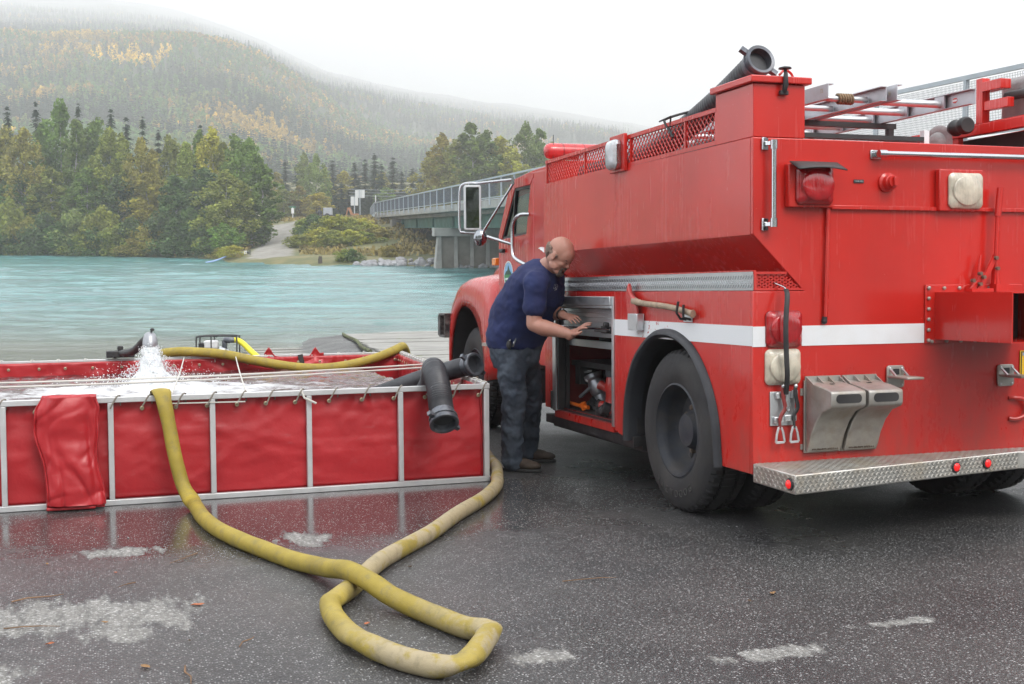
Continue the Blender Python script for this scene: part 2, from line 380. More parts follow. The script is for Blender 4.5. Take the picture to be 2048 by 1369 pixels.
def copy_thing(o, M, label=None, color=None):
    c = o.copy(); COL.objects.link(c); c.matrix_world = M
    if label: c['label'] = label
    if color: c.color = color
    for ch in o.children:
        d = ch.copy(); COL.objects.link(d); d.parent = c
        if color: d.color = color
        for g in ch.children:
            e = g.copy(); COL.objects.link(e); e.parent = d
    return c
def xf(x=0, y=0, z=0, rz=0, s=1, ry=0, rx=0):
    return Matrix.Translation((x, y, z)) @ Matrix.Rotation(rz, 4, 'Z') @ Matrix.Rotation(ry, 4, 'Y') @ Matrix.Rotation(rx, 4, 'X') @ Matrix.Scale(s, 4)
def smooth_path(pts, k=8):
    P = [Vector(p) for p in pts]; P = [P[0] * 2 - P[1]] + P + [P[-1] * 2 - P[-2]]; out = []
    for i in range(1, len(P) - 2):
        for j in range(k):
            t = j / k; a, b, c, d = P[i - 1:i + 3]
            out.append(.5 * ((2 * b) + (c - a) * t + (2 * a - 5 * b + 4 * c - d) * t * t + (3 * b - a - 3 * c + d) * t ** 3))
    out.append(P[-2]); return out
def lettering(txt, size, mat, parent, M, extrude=.001, name='lettering', font_space=1.0):
    cu = bpy.data.curves.new(name, 'FONT'); cu.body = txt; cu.size = size; cu.extrude = extrude; cu.align_x = 'CENTER'; cu.align_y = 'CENTER'; cu.space_character = font_space
    t = bpy.data.objects.new(name, cu); COL.objects.link(t)
    dg = bpy.context.evaluated_depsgraph_get(); me = bpy.data.meshes.new_from_object(t.evaluated_get(dg))
    bpy.data.objects.remove(t); me.materials.clear(); me.materials.append(mat)
    return link(name, me, parent, M)
def clamp(x, a=0., b=1.): return max(a, min(b, x))
def sst(x, a, b): t = clamp((x - a) / (b - a)); return t * t * (3 - 2 * t)
def lerp_t(t, tab):
    if t <= tab[0][0]: return tab[0][1]
    for (a, va), (b, vb) in zip(tab, tab[1:]):
        if t <= b: return va + (vb - va) * (t - a) / (b - a)
    return tab[-1][1]
def nz3(x, y, z=0): return noise.noise(Vector((x, y, z)))

# ------------------------------------------------------------------ the lot and ramp (lot frame), the river, the far bank, the mountain
def lot_drop(x, y):        # how far the bed falls away below the plane of the lot
    d = max(0, x - 24) * .062 * clamp((y + 6.2) / 2.6)
    d += max(0, x - 40) * .12 + max(0, y - 9) ** 1.3 * .05 * sst(x, 12, 30)
    return d
def lot_z(x, y):
    z = -lot_drop(x, y)
    # embankment of the bridge approach on the right, behind the truck
    w = GM @ Vector((x, y, 0)); c = (w.x + .2123 * w.y)
    e = sst(c, 13.2, 25) * 6.1 * sst(w.y, 52, 36) * sst(w.y, -30, 10)
    return z + e
g = MB()
xs = sorted(set([-14 + i for i in range(0, 75)] + [i * .5 for i in range(36, 90)])); ys = [-60 + i for i in range(0, 96)]
vs = [(x, y, lot_z(x, y)) for y in ys for x in xs]; nx = len(xs)
g.add(vs, [(j * nx + i, j * nx + i + 1, (j + 1) * nx + i + 1, (j + 1) * nx + i) for j in range(len(ys) - 1) for i in range(nx - 1)])
ground = g.build('ground', ASPH, M=GM, kind='structure', smooth=60)
Yr = [14.]
while Yr[-1] < 255: Yr.append(Yr[-1] * 1.0042)
Yr = np.array(Yr)[:, None]; Ur = np.concatenate([np.arange(-9000, -300, 150), np.arange(-300, 1500, 5.), np.arange(1500, 12000, 150)])[None, :]
Xr = (Ur - 1024) / 2421 * Yr; Yg = Yr + 0 * Xr; Zr = 0 * Xr; rng = np.random.default_rng(21)
for i in range(46):
    L = .55 * 1.075 ** i * rng.uniform(.8, 1.2); th = R(90) + rng.normal() * .55; k_ = 2 * PI / L; ph = rng.uniform(0, 6.28)
    wob = .9 * np.sin(Xr * k_ * .13 + ph * 3) + .7 * np.sin(Yg * k_ * .21 + ph * 5)
    env = np.clip(.55 + .5 * np.sin(Xr * k_ * .045 + ph * 7) * np.sin(Yg * k_ * .08 + ph * 2), 0, 1)
    Zr += env * L ** .60 * .0078 * np.sin(k_ * (Xr * math.cos(th) + Yg * math.sin(th)) + ph + wob)
Zr *= np.clip((Yg - 30) / 12, .15, 1)
V = np.stack([Xr, Yg, Zr], 2).reshape(-1, 3); nr, nc = Zr.shape; ii = np.arange(nr * nc).reshape(nr, nc); F_ = np.stack([ii[:-1, :-1], ii[:-1, 1:], ii[1:, 1:], ii[1:, :-1]], 2).reshape(-1, 4)
me = bpy.data.meshes.new('river_water'); me.vertices.add(len(V)); me.vertices.foreach_set('co', V.astype(np.float32).ravel()); me.loops.add(F_.size); me.loops.foreach_set('vertex_index', F_.astype(np.int32).ravel())
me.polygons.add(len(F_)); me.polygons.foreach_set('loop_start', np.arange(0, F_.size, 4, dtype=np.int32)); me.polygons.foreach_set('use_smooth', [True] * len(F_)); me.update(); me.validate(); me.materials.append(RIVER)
link('river_water', me, kind='structure')

# concrete launch ramp: grooved planks, one by one
def ramp_mat():
    m, n, b = nodes_of('ramp_concrete'); v = coords(n)
    oi = n.nodes.new('ShaderNodeObjectInfo')
    vo = n.nodes.new('ShaderNodeVectorMath'); vo.operation = 'ADD'; n.links.new(v, vo.inputs[0])
    cb = n.nodes.new('ShaderNodeCombineXYZ'); n.links.new(math_(n, 'MULTIPLY', oi.outputs['Random'], 37.), cb.inputs[0]); n.links.new(cb.outputs[0], vo.inputs[1]); v = vo.outputs[0]
    c = ramp(n, [(.3, (.20, .197, .18)), (.7, (.33, .322, .30))], noise_(n, v, .9, 6, .65)).outputs[0]
    c = mixc(n, ramp(n, [(.64, 0.), (.70, .9)], noise_(n, v, 1.6, 6, .6)).outputs[0], c, (.16, .20, .045))
    n.links.new(c, b.inputs['Base Color']); b.inputs['Roughness'].default_value = .7; bump(n, noise_(n, v, 20, 5), b, .3, .01)
    return m
RAMPM = ramp_mat()
slab = thing('boat_ramp', 'grey concrete boat ramp of grooved planks running into the river beside the truck', 'boat ramp', GM)
tag(slab, kind='structure'); del slab['category']
rnd = random.Random(12); x = 20.6
while x < 41:
    w_ = rnd.uniform(.75, 1.7); pm_ = MB().box((-w_ / 2 + .05, -5.4, -.12), (w_ / 2 - .05, 5.4, .012 + rnd.uniform(0, .02))).mesh('plank', 0); pm_.materials.append(RAMPM); x += w_ / 2; y = -11.3 - .12 * (x - 26.9)
    link('plank', pm_, slab, xf(x, y, lot_z(x, -8), rz=rnd.uniform(-.006, .006), ry=rnd.uniform(-.006, .006))); x += w_ / 2
for i in range(11):
    x = 21.5 + i * 1.47; y = -4.25 - .12 * (x - 26.9); pm_ = MB().box((-.70, -1.5, -.16), (.70, 1.4, .03)).mesh('slab', 0); pm_.materials.append(RAMPM)
    link('slab', pm_, slab, xf(x, y, lot_z(x, y), ry=math.atan((lot_drop(x + .5, y) - lot_drop(x - .5, y)))))
# dark cable lying on the joint between the two ramps
cb = MB().tube([(26.5 + t * 11.2, -5.62 - .137 * 11.2 * t + .05 * math.sin(9 * t), lot_z(26.5 + t * 11.2, -6.2) + .05) for t in [i / 30 for i in range(31)]], .045, 8)
WEED = simple('weedy_dark_timber', (.07, .075, .035), .9, var=.6, vs=4, dirt=(.16, .2, .05), dirt_amt=.7)
cb.build('ramp_rail', WEED, M=GM, label='weed covered dark log lying along the joint of the boat ramp', cat='log')

# far bank -------------------------------------------------------------
SHORE = [(-420, 190), (-160, 178), (-110, 168), (-64, 153), (-45, 145), (-33.4, 137), (-29, 123), (-17.6, 111.5), (-6.8, 107), (0, 105), (30, 98), (90, 86), (500, 60)]
def shore(x): return lerp_t(x, SHORE)
def bank_z(x, y):
    d = y - shore(x)
    if d < 0: return max(-2.5, d * .25)
    z = 4.4 * sst(d, 0, 62) + .45 * sst(d, 0, 3)
    c = x + .2123 * y                                  # lateral offset from the bridge's near side
    z += (4.9 - z) * sst(c, 12.5, 20) * sst(y, 128, 150)   # approach embankment
    z += .25 * nz3(x * .12, y * .12)
    z += sst(y, 230, 420) * 14
    return z
def dirt_road_mask(): pass
RPATH = [(-24.5, 123), (-25.9, 131), (-28, 144), (-29.6, 157), (-32, 168), (-34, 178), (-30, 190), (-10, 200), (20, 208)]
def seg_d(x, y):
    best = 1e9
    for (x0, y0), (x1, y1) in zip(RPATH, RPATH[1:]):
        dx, dy = x1 - x0, y1 - y0; t = clamp(((x - x0) * dx + (y - y0) * dy) / (dx * dx + dy * dy)); q = math.hypot(x - x0 - t * dx, y - y0 - t * dy)
        best = min(best, q)
    return best
def bank_mat():
    m, n, b = nodes_of('far_bank_ground'); v = coords(n)
    at = n.nodes.new('ShaderNodeAttribute'); at.attribute_name = 'road'
    gr_ = ramp(n, [(.3, (.065, .085, .03)), (.5, (.12, .12, .045)), (.7, (.22, .185, .085))], noise_(n, v, .28, 6, .65)).outputs[0]
    rd = ramp(n, [(.3, (.19, .18, .155)), (.7, (.29, .275, .245))], noise_(n, v, .8, 5)).outputs[0]
    f = ramp(n, [(.40, 0.), (.6, 1.)], math_(n, 'ADD', at.outputs['Fac'], math_(n, 'MULTIPLY', math_(n, 'SUBTRACT', noise_(n, v, .9, 5), .5), .5))).outputs[0]
    n.links.new(mixc(n, f, gr_, rd), b.inputs['Base Color']); b.inputs['Roughness'].default_value = .95
    bump(n, noise_(n, v, 2, 6), b, .5, .15); return m
g = MB()
xs = [-420 + 10 * i for i in range(30)] + [-120 + 2 * i for i in range(80)] + [40 + 10 * i for i in range(60)]
ys = [60 + 8 * i for i in range(4)] + [92 + 2 * i for i in range(72)] + [236 + 10 * i for i in range(28)]
nx = len(xs)
g.add([(x, y, bank_z(x, y)) for y in ys for x in xs], [(j * nx + i, j * nx + i + 1, (j + 1) * nx + i + 1, (j + 1) * nx + i) for j in range(len(ys) - 1) for i in range(nx - 1)])
bank = g.build('far_bank', bank_mat(), kind='structure', smooth=60)
at = bank.data.attributes.new('road', 'FLOAT', 'POINT')
at.data.foreach_set('value', [clamp(1.15 - seg_d(p[0], p[1]) / (3.4 if p[1] < 150 else 2.8) - .25 * math.exp(-(seg_d(p[0], p[1]) / .45) ** 2) * (p[1] > 134)) for p in g.v])

# mountain -------------------------------------------------------------
RIDGE = [(-1600, 430), (-400, 462), (0, 458), (260, 442), (400, 418), (520, 372), (600, 335), (640, 318), (800, 290), (1000, 266), (1200, 236), (1330, 214), (1500, 182), (1800, 130), (2200, 95), (3600, 60)]
SHLD = [(-1600, 380), (0, 368), (200, 362), (400, 345), (520, 318), (640, 268), (800, 232), (1000, 200), (1330, 150), (1800, 85), (2200, 60), (3600, 40)]
def mtn_e(u, Y):
    S = lerp_t(u, SHLD); E = lerp_t(u, RIDGE)
    Y = 425 + (Y - 425) / (1 + .75 * sst(u, 520, 860)) if Y > 425 else Y
    e = lerp_t(Y, [(300, 0), (400, .14 * S), (520, .42 * S), (700, .74 * S), (860, .97 * S), (930, S), (1900, S + (E - S) * .50), (4400, E), (4700, E * .9), (5200, E * .7)])
    return e
def mtn_z(x, y):
    u = 1024 + 2421 * x / y
    z = 3.4 + y * mtn_e(u, y) / 2421 * 1.005
    z += (nz3(x * .006, y * .006, 3) * 14 + nz3(x * .02, y * .02, 5) * 4) * sst(y, 330, 600)
    return max(z, 3.) if y < 330 else z
FOLI_GROUND = simple('forest_floor', (.05, .065, .03), .95, var=.4, vs=.02)
g = MB()
us = [-1500 + 60 * i for i in range(80)]; Ys = [430 + 18 * i for i in range(32)] + [1010 + 115 * i for i in range(31)]
nx = len(us)
g.add([((u - 1024) * Y / 2421, Y, mtn_z((u - 1024) * Y / 2421, Y) if i else 5) for i, Y in enumerate(Ys) for u in us],
      [(j * nx + i, j * nx + i + 1, (j + 1) * nx + i + 1, (j + 1) * nx + i) for j in range(len(Ys) - 1) for i in range(nx - 1)])
g.build('mountain', FOLI_GROUND, kind='structure', smooth=80)

# ------------------------------------------------------------------ foliage
def leaf_mat(name, usecol='OBJECT'):
    m, n, b = nodes_of(name)
    oi = n.nodes.new('ShaderNodeObjectInfo'); at = n.nodes.new('ShaderNodeAttribute'); at.attribute_name = 'var'
    if usecol == 'INST':
        ic = n.nodes.new('ShaderNodeAttribute'); ic.attribute_type = 'INSTANCER'; ic.attribute_name = 'tint'; col = ic.outputs['Color']
    else: col = oi.outputs['Color']
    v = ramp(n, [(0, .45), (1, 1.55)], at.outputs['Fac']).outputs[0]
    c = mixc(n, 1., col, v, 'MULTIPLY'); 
    n.links.new(c, b.inputs['Base Color']); b.inputs['Roughness'].default_value = .6; b.inputs['Specular IOR Level'].default_value = .25
    t = n.nodes.new('ShaderNodeBsdfTranslucent'); n.links.new(c, t.inputs[0]); ms = n.nodes.new('ShaderNodeMixShader'); ms.inputs[0].default_value = .3
    out = n.nodes['Material Output']; n.links.new(b.outputs[0], ms.inputs[1]); n.links.new(t.outputs[0], ms.inputs[2]); n.links.new(ms.outputs[0], out.inputs[0])
    return m
LEAF = leaf_mat('leaves'); LEAFI = leaf_mat('hillside_leaves', 'INST')
BARK = simple('grey_birch_bark', (.30, .29, .27), .8, var=.3, vs=3); BARKD = simple('dark_spruce_bark', (.07, .055, .045), .9, var=.3)
def add_cards(cs, sz, rng, asp=.7, up=.25):
    """arrays of card centres -> verts, faces"""
    k = len(cs); nrm = rng.normal(size=(k, 3)); nrm[:, 2] += up; nrm /= np.linalg.norm(nrm, axis=1)[:, None]
    a = rng.normal(size=(k, 3)); a -= nrm * (a * nrm).sum(1)[:, None]; a /= np.linalg.norm(a, axis=1)[:, None]; b = np.cross(nrm, a)
    s = sz * rng.uniform(.6, 1.3, size=(k, 1))
    q = np.stack([cs - a * s, cs + b * s * asp, cs + a * s, cs - b * s * asp], 1)
    return q.reshape(-1, 3)
def cards_mesh(name, verts, var, mat):
    me = bpy.data.meshes.new(name); k = len(verts) // 4
    me.from_pydata(verts.tolist(), [], np.arange(4 * k).reshape(-1, 4).tolist()); me.materials.append(mat)
    at = me.attributes.new('var', 'FLOAT', 'FACE'); at.data.foreach_set('value', np.clip(var, 0, 1).astype(np.float32)); return me
def decid_cards(seed, h=16., w=6., n=2600, sz=.30, base=.12, lobes=34, pointy=.5):
    rng = np.random.default_rng(seed); cs = []; vr = []
    cen = []
    for i in range(lobes):
        t = rng.uniform(0, 1) ** .85; z = h * (base + (1 - base) * t * .97)
        prof = (math.sin(PI * min(1, (.12 + .88 * t)) ** (1 + pointy * .35)) ** .7) * w / 2
        a = rng.uniform(0, 2 * PI); r = prof * rng.uniform(.1, 1.0)
        cen.append((r * math.cos(a), r * math.sin(a), z, (.07 + .08 * rng.random()) * w * (1.15 - .5 * t), rng.uniform(-.18, .18)))
    per = n // lobes
    for (x, y, z, r, dv) in cen:
        d = rng.normal(size=(per, 3)); d /= np.linalg.norm(d, axis=1)[:, None]; rr = r * rng.uniform(.35, 1.12, size=(per, 1)) ** .6
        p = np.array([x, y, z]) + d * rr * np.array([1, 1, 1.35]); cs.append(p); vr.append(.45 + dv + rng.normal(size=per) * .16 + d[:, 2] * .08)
    cs = np.concatenate(cs); vr = np.concatenate(vr); cs[:, 2] = np.clip(cs[:, 2], h * base * .5, None)
    return add_cards(cs, sz, rng), vr
def trunk_mesh(name, h, r, seed, mat, limbs=7, w=5.):
    rnd = random.Random(seed); b = MB(); pts = [(rnd.uniform(-.012, .012) * h * (i > 0), rnd.uniform(-.012, .012) * h * (i > 0), h * i / 6 * .93) for i in range(7)]
    b.tube(pts, [r * (1 - .14 * i) for i in range(7)], 7)
    for k in range(limbs):
        t = .22 + .6 * k / limbs; p = Vector(pts[int(t * 6)]).lerp(Vector(pts[int(t * 6) + 1]), t * 6 % 1); a = rnd.uniform(0, 2 * PI); L = w * .42 * (1.1 - t)
        q = p + Vector((math.cos(a) * L, math.sin(a) * L, L * 1.1)); b.tube([p, p.lerp(q, .5) + Vector((0, 0, -.05 * L)), q], [r * .35, r * .22, r * .06], 5)
    me = b.mesh(name); me.materials.append(mat); return me
def spruce_cards(seed, h=14., w=4.2, whorls=26, per=10, sub=5, sz=.34):
    rng = np.random.default_rng(seed); V = []; vr = []
    for i in range(whorls):
        t = (i + rng.uniform(.0, 1.)) / whorls; z = h * (.06 + .93 * t); L = w / 2 * (1 - t) ** .8 * rng.uniform(.75, 1.15) + .30
        for k in range(per):
            z += rng.normal() * h * .006; a = rng.uniform(0, 2 * PI); d = np.array([math.cos(a), math.sin(a), -.32]); sd = np.array([-math.sin(a), math.cos(a), 0]); Lk = L * rng.uniform(.7, 1.1)
            for j in range(sub):
                f = (j + .6) / sub; p = np.array([0, 0, z]) + d * Lk * f; s = sz * (.55 + .6 * (1 - f)) * (.5 + .6 * (1 - t)) * rng.uniform(.8, 1.2)
                tilt = rng.uniform(-.35, .35); n2 = sd + np.array([0, 0, tilt]); dd = d * .9 + np.array([0, 0, rng.uniform(-.25, .1)])
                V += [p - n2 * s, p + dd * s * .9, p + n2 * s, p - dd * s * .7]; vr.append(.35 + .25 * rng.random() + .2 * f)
    return np.array(V), np.array(vr)
SPR = (.042, .066, .038, 1)
decs = []
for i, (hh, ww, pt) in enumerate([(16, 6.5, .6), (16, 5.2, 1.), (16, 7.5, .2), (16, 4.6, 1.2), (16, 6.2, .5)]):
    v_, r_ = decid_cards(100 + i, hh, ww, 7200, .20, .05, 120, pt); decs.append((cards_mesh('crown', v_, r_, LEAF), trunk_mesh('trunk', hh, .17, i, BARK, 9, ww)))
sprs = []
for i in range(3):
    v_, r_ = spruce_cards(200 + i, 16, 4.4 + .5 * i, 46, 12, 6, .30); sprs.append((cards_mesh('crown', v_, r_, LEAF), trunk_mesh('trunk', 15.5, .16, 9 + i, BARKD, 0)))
shr = []
for i in range(3):
    v_, r_ = decid_cards(300 + i, 4, 4.6, 4200, .13, .02, 60, .0); shr.append((cards_mesh('crown', v_, r_, LEAF), trunk_mesh('stem', 3, .05, 20 + i, BARKD, 9, 4)))
GREENS = {'green': (.125, .19, .038), 'dkgreen': (.085, .135, .040), 'olive': (.20, .225, .042), 'yellow': (.33, .31, .045), 'brown': (.25, .225, .045), 'pale': (.20, .26, .070)}
WORD = {'green': 'green', 'dkgreen': 'dark green', 'olive': 'olive green', 'yellow': 'yellowing', 'brown': 'brownish orange', 'pale': 'pale green'}
NTREE = [0]; TREES = []
def tree(kind, u, top, Y, width=None, colr='green', group='', label='', nm=None):
    """u: bearing in the table below, top: how far its tip stands below the horizon table's zero, Y: distance north"""
    x = (u - 1024) / 2421 * Y; zt = 3.42 + (457 - top) / 2421 * Y; zb = bank_z(x, Y) - .15; h = max(1.2, zt - zb); NTREE[0] += 1; i = NTREE[0]
    src, H, w0 = {'d': (decs, 16, 6), 's': (sprs, 16, 4.8), 'b': (shr, 4, 4.6)}[kind]
    cr, tr = src[i % len(src)]; sz = h / H * 1.0; ws = (width / w0) if width else sz
    c = GREENS[colr] if kind != 's' else SPR[:3]; rnd = random.Random(i); k_ = rnd.uniform(.98, 1.28); c = tuple(q * k_ * rnd.uniform(.94, 1.06) for q in c)
    M = Matrix.Translation((x, Y, zb)) @ Matrix.Rotation(rnd.uniform(0, 6.28), 4, 'Z') @ Matrix.Diagonal((ws, ws, sz, 1))
    t = thing(nm or {'d': 'broadleaf_tree', 's': 'spruce_tree', 'b': 'shrub'}[kind], label, {'d': 'tree', 's': 'tree', 'b': 'shrub'}[kind], M, group)
    TREES.append((group, u, t, WORD.get(colr, ''), kind, h))
    o = link('crown', cr, t); o.color = (*c, 1); link('stem' if kind == 'b' else 'trunk', tr, t)
    return t
GF = 'broadleaf trees on the left far bank'; GS = 'spruces rising behind the left riverside trees'; GM_ = 'trees behind the dirt road'; GB = 'trees beyond the bridge'; GU = 'bushes at the water edge of the left far bank'
FRONT = [(-120, 240, 170, 'green'), (-70, 260, 168, 'brown'), (-25, 235, 165, 'olive'), (18, 252, 164, 'brown'), (58, 262, 160, 'brown'), (95, 250, 168, 'green'), (132, 208, 166, 'green'), (160, 240, 160, 'green'), (200, 236, 164, 'green'), (228, 262, 158, 'olive'), (250, 268, 166, 'olive'), (290, 282, 156, 'brown'), (312, 300, 158, 'brown'), (345, 270, 164, 'olive'), (378, 290, 156, 'olive'), (405, 262, 162, 'green'), (432, 262, 158, 'yellow'), (452, 285, 154, 'olive'), (478, 268, 152, 'green'), (505, 282, 148, 'green'), (527, 330, 146, 'green'), (455, 345, 143, 'olive'), (300, 345, 152, 'brown'), (240, 350, 155, 'dkgreen'), (180, 340, 156, 'green'), (110, 335, 158, 'olive'), (50, 340, 160, 'dkgreen'), (0, 350, 162, 'brown'), (360, 350, 149, 'dkgreen'), (415, 340, 146, 'dkgreen')]
POS = ['at the left edge of the view', 'on the far left', 'left of the middle of the row', 'in the middle of the row', 'right of the middle of the row', 'near the dirt road']
def where(u): return 'standing %s' % POS[int(clamp(u / 560 * 6, 0, 5))]
for (u, top, Y, c) in FRONT:
    tall = 'tall' if top < 300 else 'shorter front'
    tree('d', u, top, Y, None if top < 330 else 6.5, c, GF, '%s %s riverside tree, %s on the far bank' % (tall, WORD[c], where(u)))
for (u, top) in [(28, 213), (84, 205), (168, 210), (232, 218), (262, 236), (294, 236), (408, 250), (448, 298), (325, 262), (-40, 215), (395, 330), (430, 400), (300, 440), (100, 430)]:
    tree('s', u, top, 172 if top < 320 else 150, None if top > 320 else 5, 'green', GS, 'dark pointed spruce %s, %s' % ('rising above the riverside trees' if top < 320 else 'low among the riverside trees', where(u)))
for (u, top, c) in [(-60, 420, 'dkgreen'), (-20, 430, 'olive'), (25, 405, 'olive'), (60, 440, 'brown'), (92, 430, 'dkgreen'), (122, 450, 'dkgreen'), (152, 425, 'pale'), (185, 455, 'dkgreen'), (210, 420, 'olive'), (240, 452, 'olive'), (268, 440, 'dkgreen'), (300, 455, 'brown'), (330, 430, 'dkgreen'), (358, 448, 'dkgreen'), (385, 425, 'dkgreen'), (412, 455, 'dkgreen'), (430, 420, 'olive'), (448, 452, 'green'), (14, 460, 'dkgreen'), (75, 462, 'dkgreen'), (170, 470, 'olive'), (280, 478, 'brown'), (345, 480, 'dkgreen')]:
    tree('b', u, top, shore((u - 1024) / 2421 * 150) + (1.5 if top < 445 else .3), 6.0, c, GU, '%s bush at the water edge, %s of the far bank' % (WORD[c], where(u)))
for (k, u, top, Y, c) in [('d', 556, 345, 235, 'brown'), ('s', 575, 322, 250, 'green'), ('s', 598, 330, 240, 'green'), ('d', 612, 306, 225, 'pale'), ('d', 636, 312, 222, 'pale'), ('d', 655, 335, 230, 'yellow'), ('s', 668, 322, 235, 'green'), ('d', 690, 345, 240, 'yellow'), ('s', 712, 326, 230, 'green'), ('s', 733, 320, 232, 'green'), ('s', 752, 308, 228, 'green'), ('d', 768, 345, 240, 'yellow'), ('s', 788, 316, 225, 'green'), ('s', 805, 345, 225, 'green'), ('s', 826, 338, 225, 'green'), ('d', 600, 372, 215, 'brown'), ('d', 640, 385, 212, 'yellow'), ('s', 700, 380, 216, 'green'), ('d', 775, 375, 220, 'pale'), ('s', 745, 385, 215, 'green'), ('s', 685, 365, 222, 'green'), ('s', 720, 360, 224, 'green'), ('s', 660, 355, 226, 'green'), ('s', 810, 372, 218, 'green'), ('d', 570, 380, 214, 'olive'), ('s', 765, 330, 236, 'green'), ('s', 845, 352, 230, 'green')]:
    tree(k, u, top, Y, None if k == 'd' and top < 340 else 6, c, GM_, ('dark spruce' if k == 's' else WORD[c] + ' tree') + ' behind the dirt road, ' + ('left of' if u < 680 else 'behind' if u < 740 else 'right of') + ' the road signs')
for (k, u, top, Y, c, w) in [('d', 862, 312, 205, 'brown', 7), ('d', 886, 268, 200, 'brown', 7), ('d', 915, 285, 198, 'olive', 8), ('d', 944, 248, 196, 'green', 9), ('d', 972, 262, 198, 'green', 8), ('d', 1000, 278, 200, 'yellow', 8), ('d', 1024, 300, 196, 'yellow', 7), ('d', 1052, 250, 204, 'green', 6), ('d', 1078, 260, 206, 'green', 7), ('d', 1108, 285, 208, 'olive', 8), ('s', 840, 360, 215, 'green', 6), ('d', 1150, 310, 210, 'green', 8), ('d', 1210, 330, 214, 'olive', 9), ('d', 1290, 340, 215, 'green', 9), ('d', 1380, 350, 210, 'yellow', 9), ('s', 1100, 330, 200, 'green', 6)]:
    tree(k, u, top, Y, w, c, GB, ('tall ' if top < 290 else '') + ('dark spruce' if k == 's' else WORD[c] + ' tree') + ' beyond the bridge, ' + ('behind the mirror' if u < 1010 else 'above the cab roof' if u < 1120 else 'hidden behind the red truck'))
GW = 'willow bushes beside the dirt road'
for (u, top, Y, c) in [(612, 440, 150, 'olive'), (632, 432, 146, 'dkgreen'), (655, 436, 142, 'olive'), (680, 434, 140, 'yellow'), (705, 438, 140, 'olive'), (728, 440, 142, 'yellow'), (645, 458, 134, 'yellow'), (670, 462, 132, 'olive'), (700, 462, 133, 'yellow'), (725, 465, 134, 'olive'), (620, 468, 138, 'yellow'), (605, 472, 136, 'olive'), (745, 470, 138, 'brown'), (762, 482, 136, 'brown')]:
    tree('b', u, top, Y, 5.2, c, GW, '%s willow bush beside the dirt road, %s of the thicket' % (WORD[c], 'upper row' if top < 445 else 'river side'))
for (u, top, Y, c) in [(455, 495, 128, 'yellow'), (470, 500, 126, 'yellow'), (440, 497, 134, 'brown'), (705, 505, 114, 'dkgreen'), (780, 500, 118, 'brown'), (690, 508, 114, 'olive')]:
    tree('b', u, top, Y, 2.6, c, 'low bushes by the landing', 'low %s bush on the grassy landing of the far bank' % WORD[c])

ORD = ['first', 'second', 'third', 'fourth', 'fifth', 'sixth', 'seventh', 'eighth', 'ninth', 'tenth', 'eleventh', 'twelfth', 'thirteenth', 'fourteenth', 'fifteenth', 'sixteenth', 'seventeenth', 'eighteenth', 'nineteenth', 'twentieth', 'twenty-first', 'twenty-second', 'twenty-third', 'twenty-fourth', 'twenty-fifth', 'twenty-sixth', 'twenty-seventh', 'twenty-eighth', 'twenty-ninth', 'thirtieth', 'thirty-first']
WHAT = {GF: ('%s riverside tree on the left far bank', 'in view'), GS: ('dark pointed spruce among the left riverside trees', 'in view'), GM_: ('%s behind the dirt road', 'in that row'), GB: ('%s beyond the bridge', 'in that clump'), GU: ('%s bush at the far waterline', 'in view'), GW: ('%s willow bush by the dirt road', 'in the thicket'), 'low bushes by the landing': ('low %s bush on the far landing', 'of them')}
for gname, (fmt, tail) in WHAT.items():
    row = sorted([q for q in TREES if q[0] == gname], key=lambda q: q[1]); k = 0
    for (_, u, t, w, kind, h) in row:
        nmx = ('dark spruce' if kind == 's' else w + ' tree') if gname in (GM_, GB) else w
        base = fmt % nmx if '%s' in fmt else fmt
        if u < 0: t['label'] = base + ', beyond the left edge'
        else: t['label'] = base + ', %s from the left %s' % (ORD[k], tail); k += 1
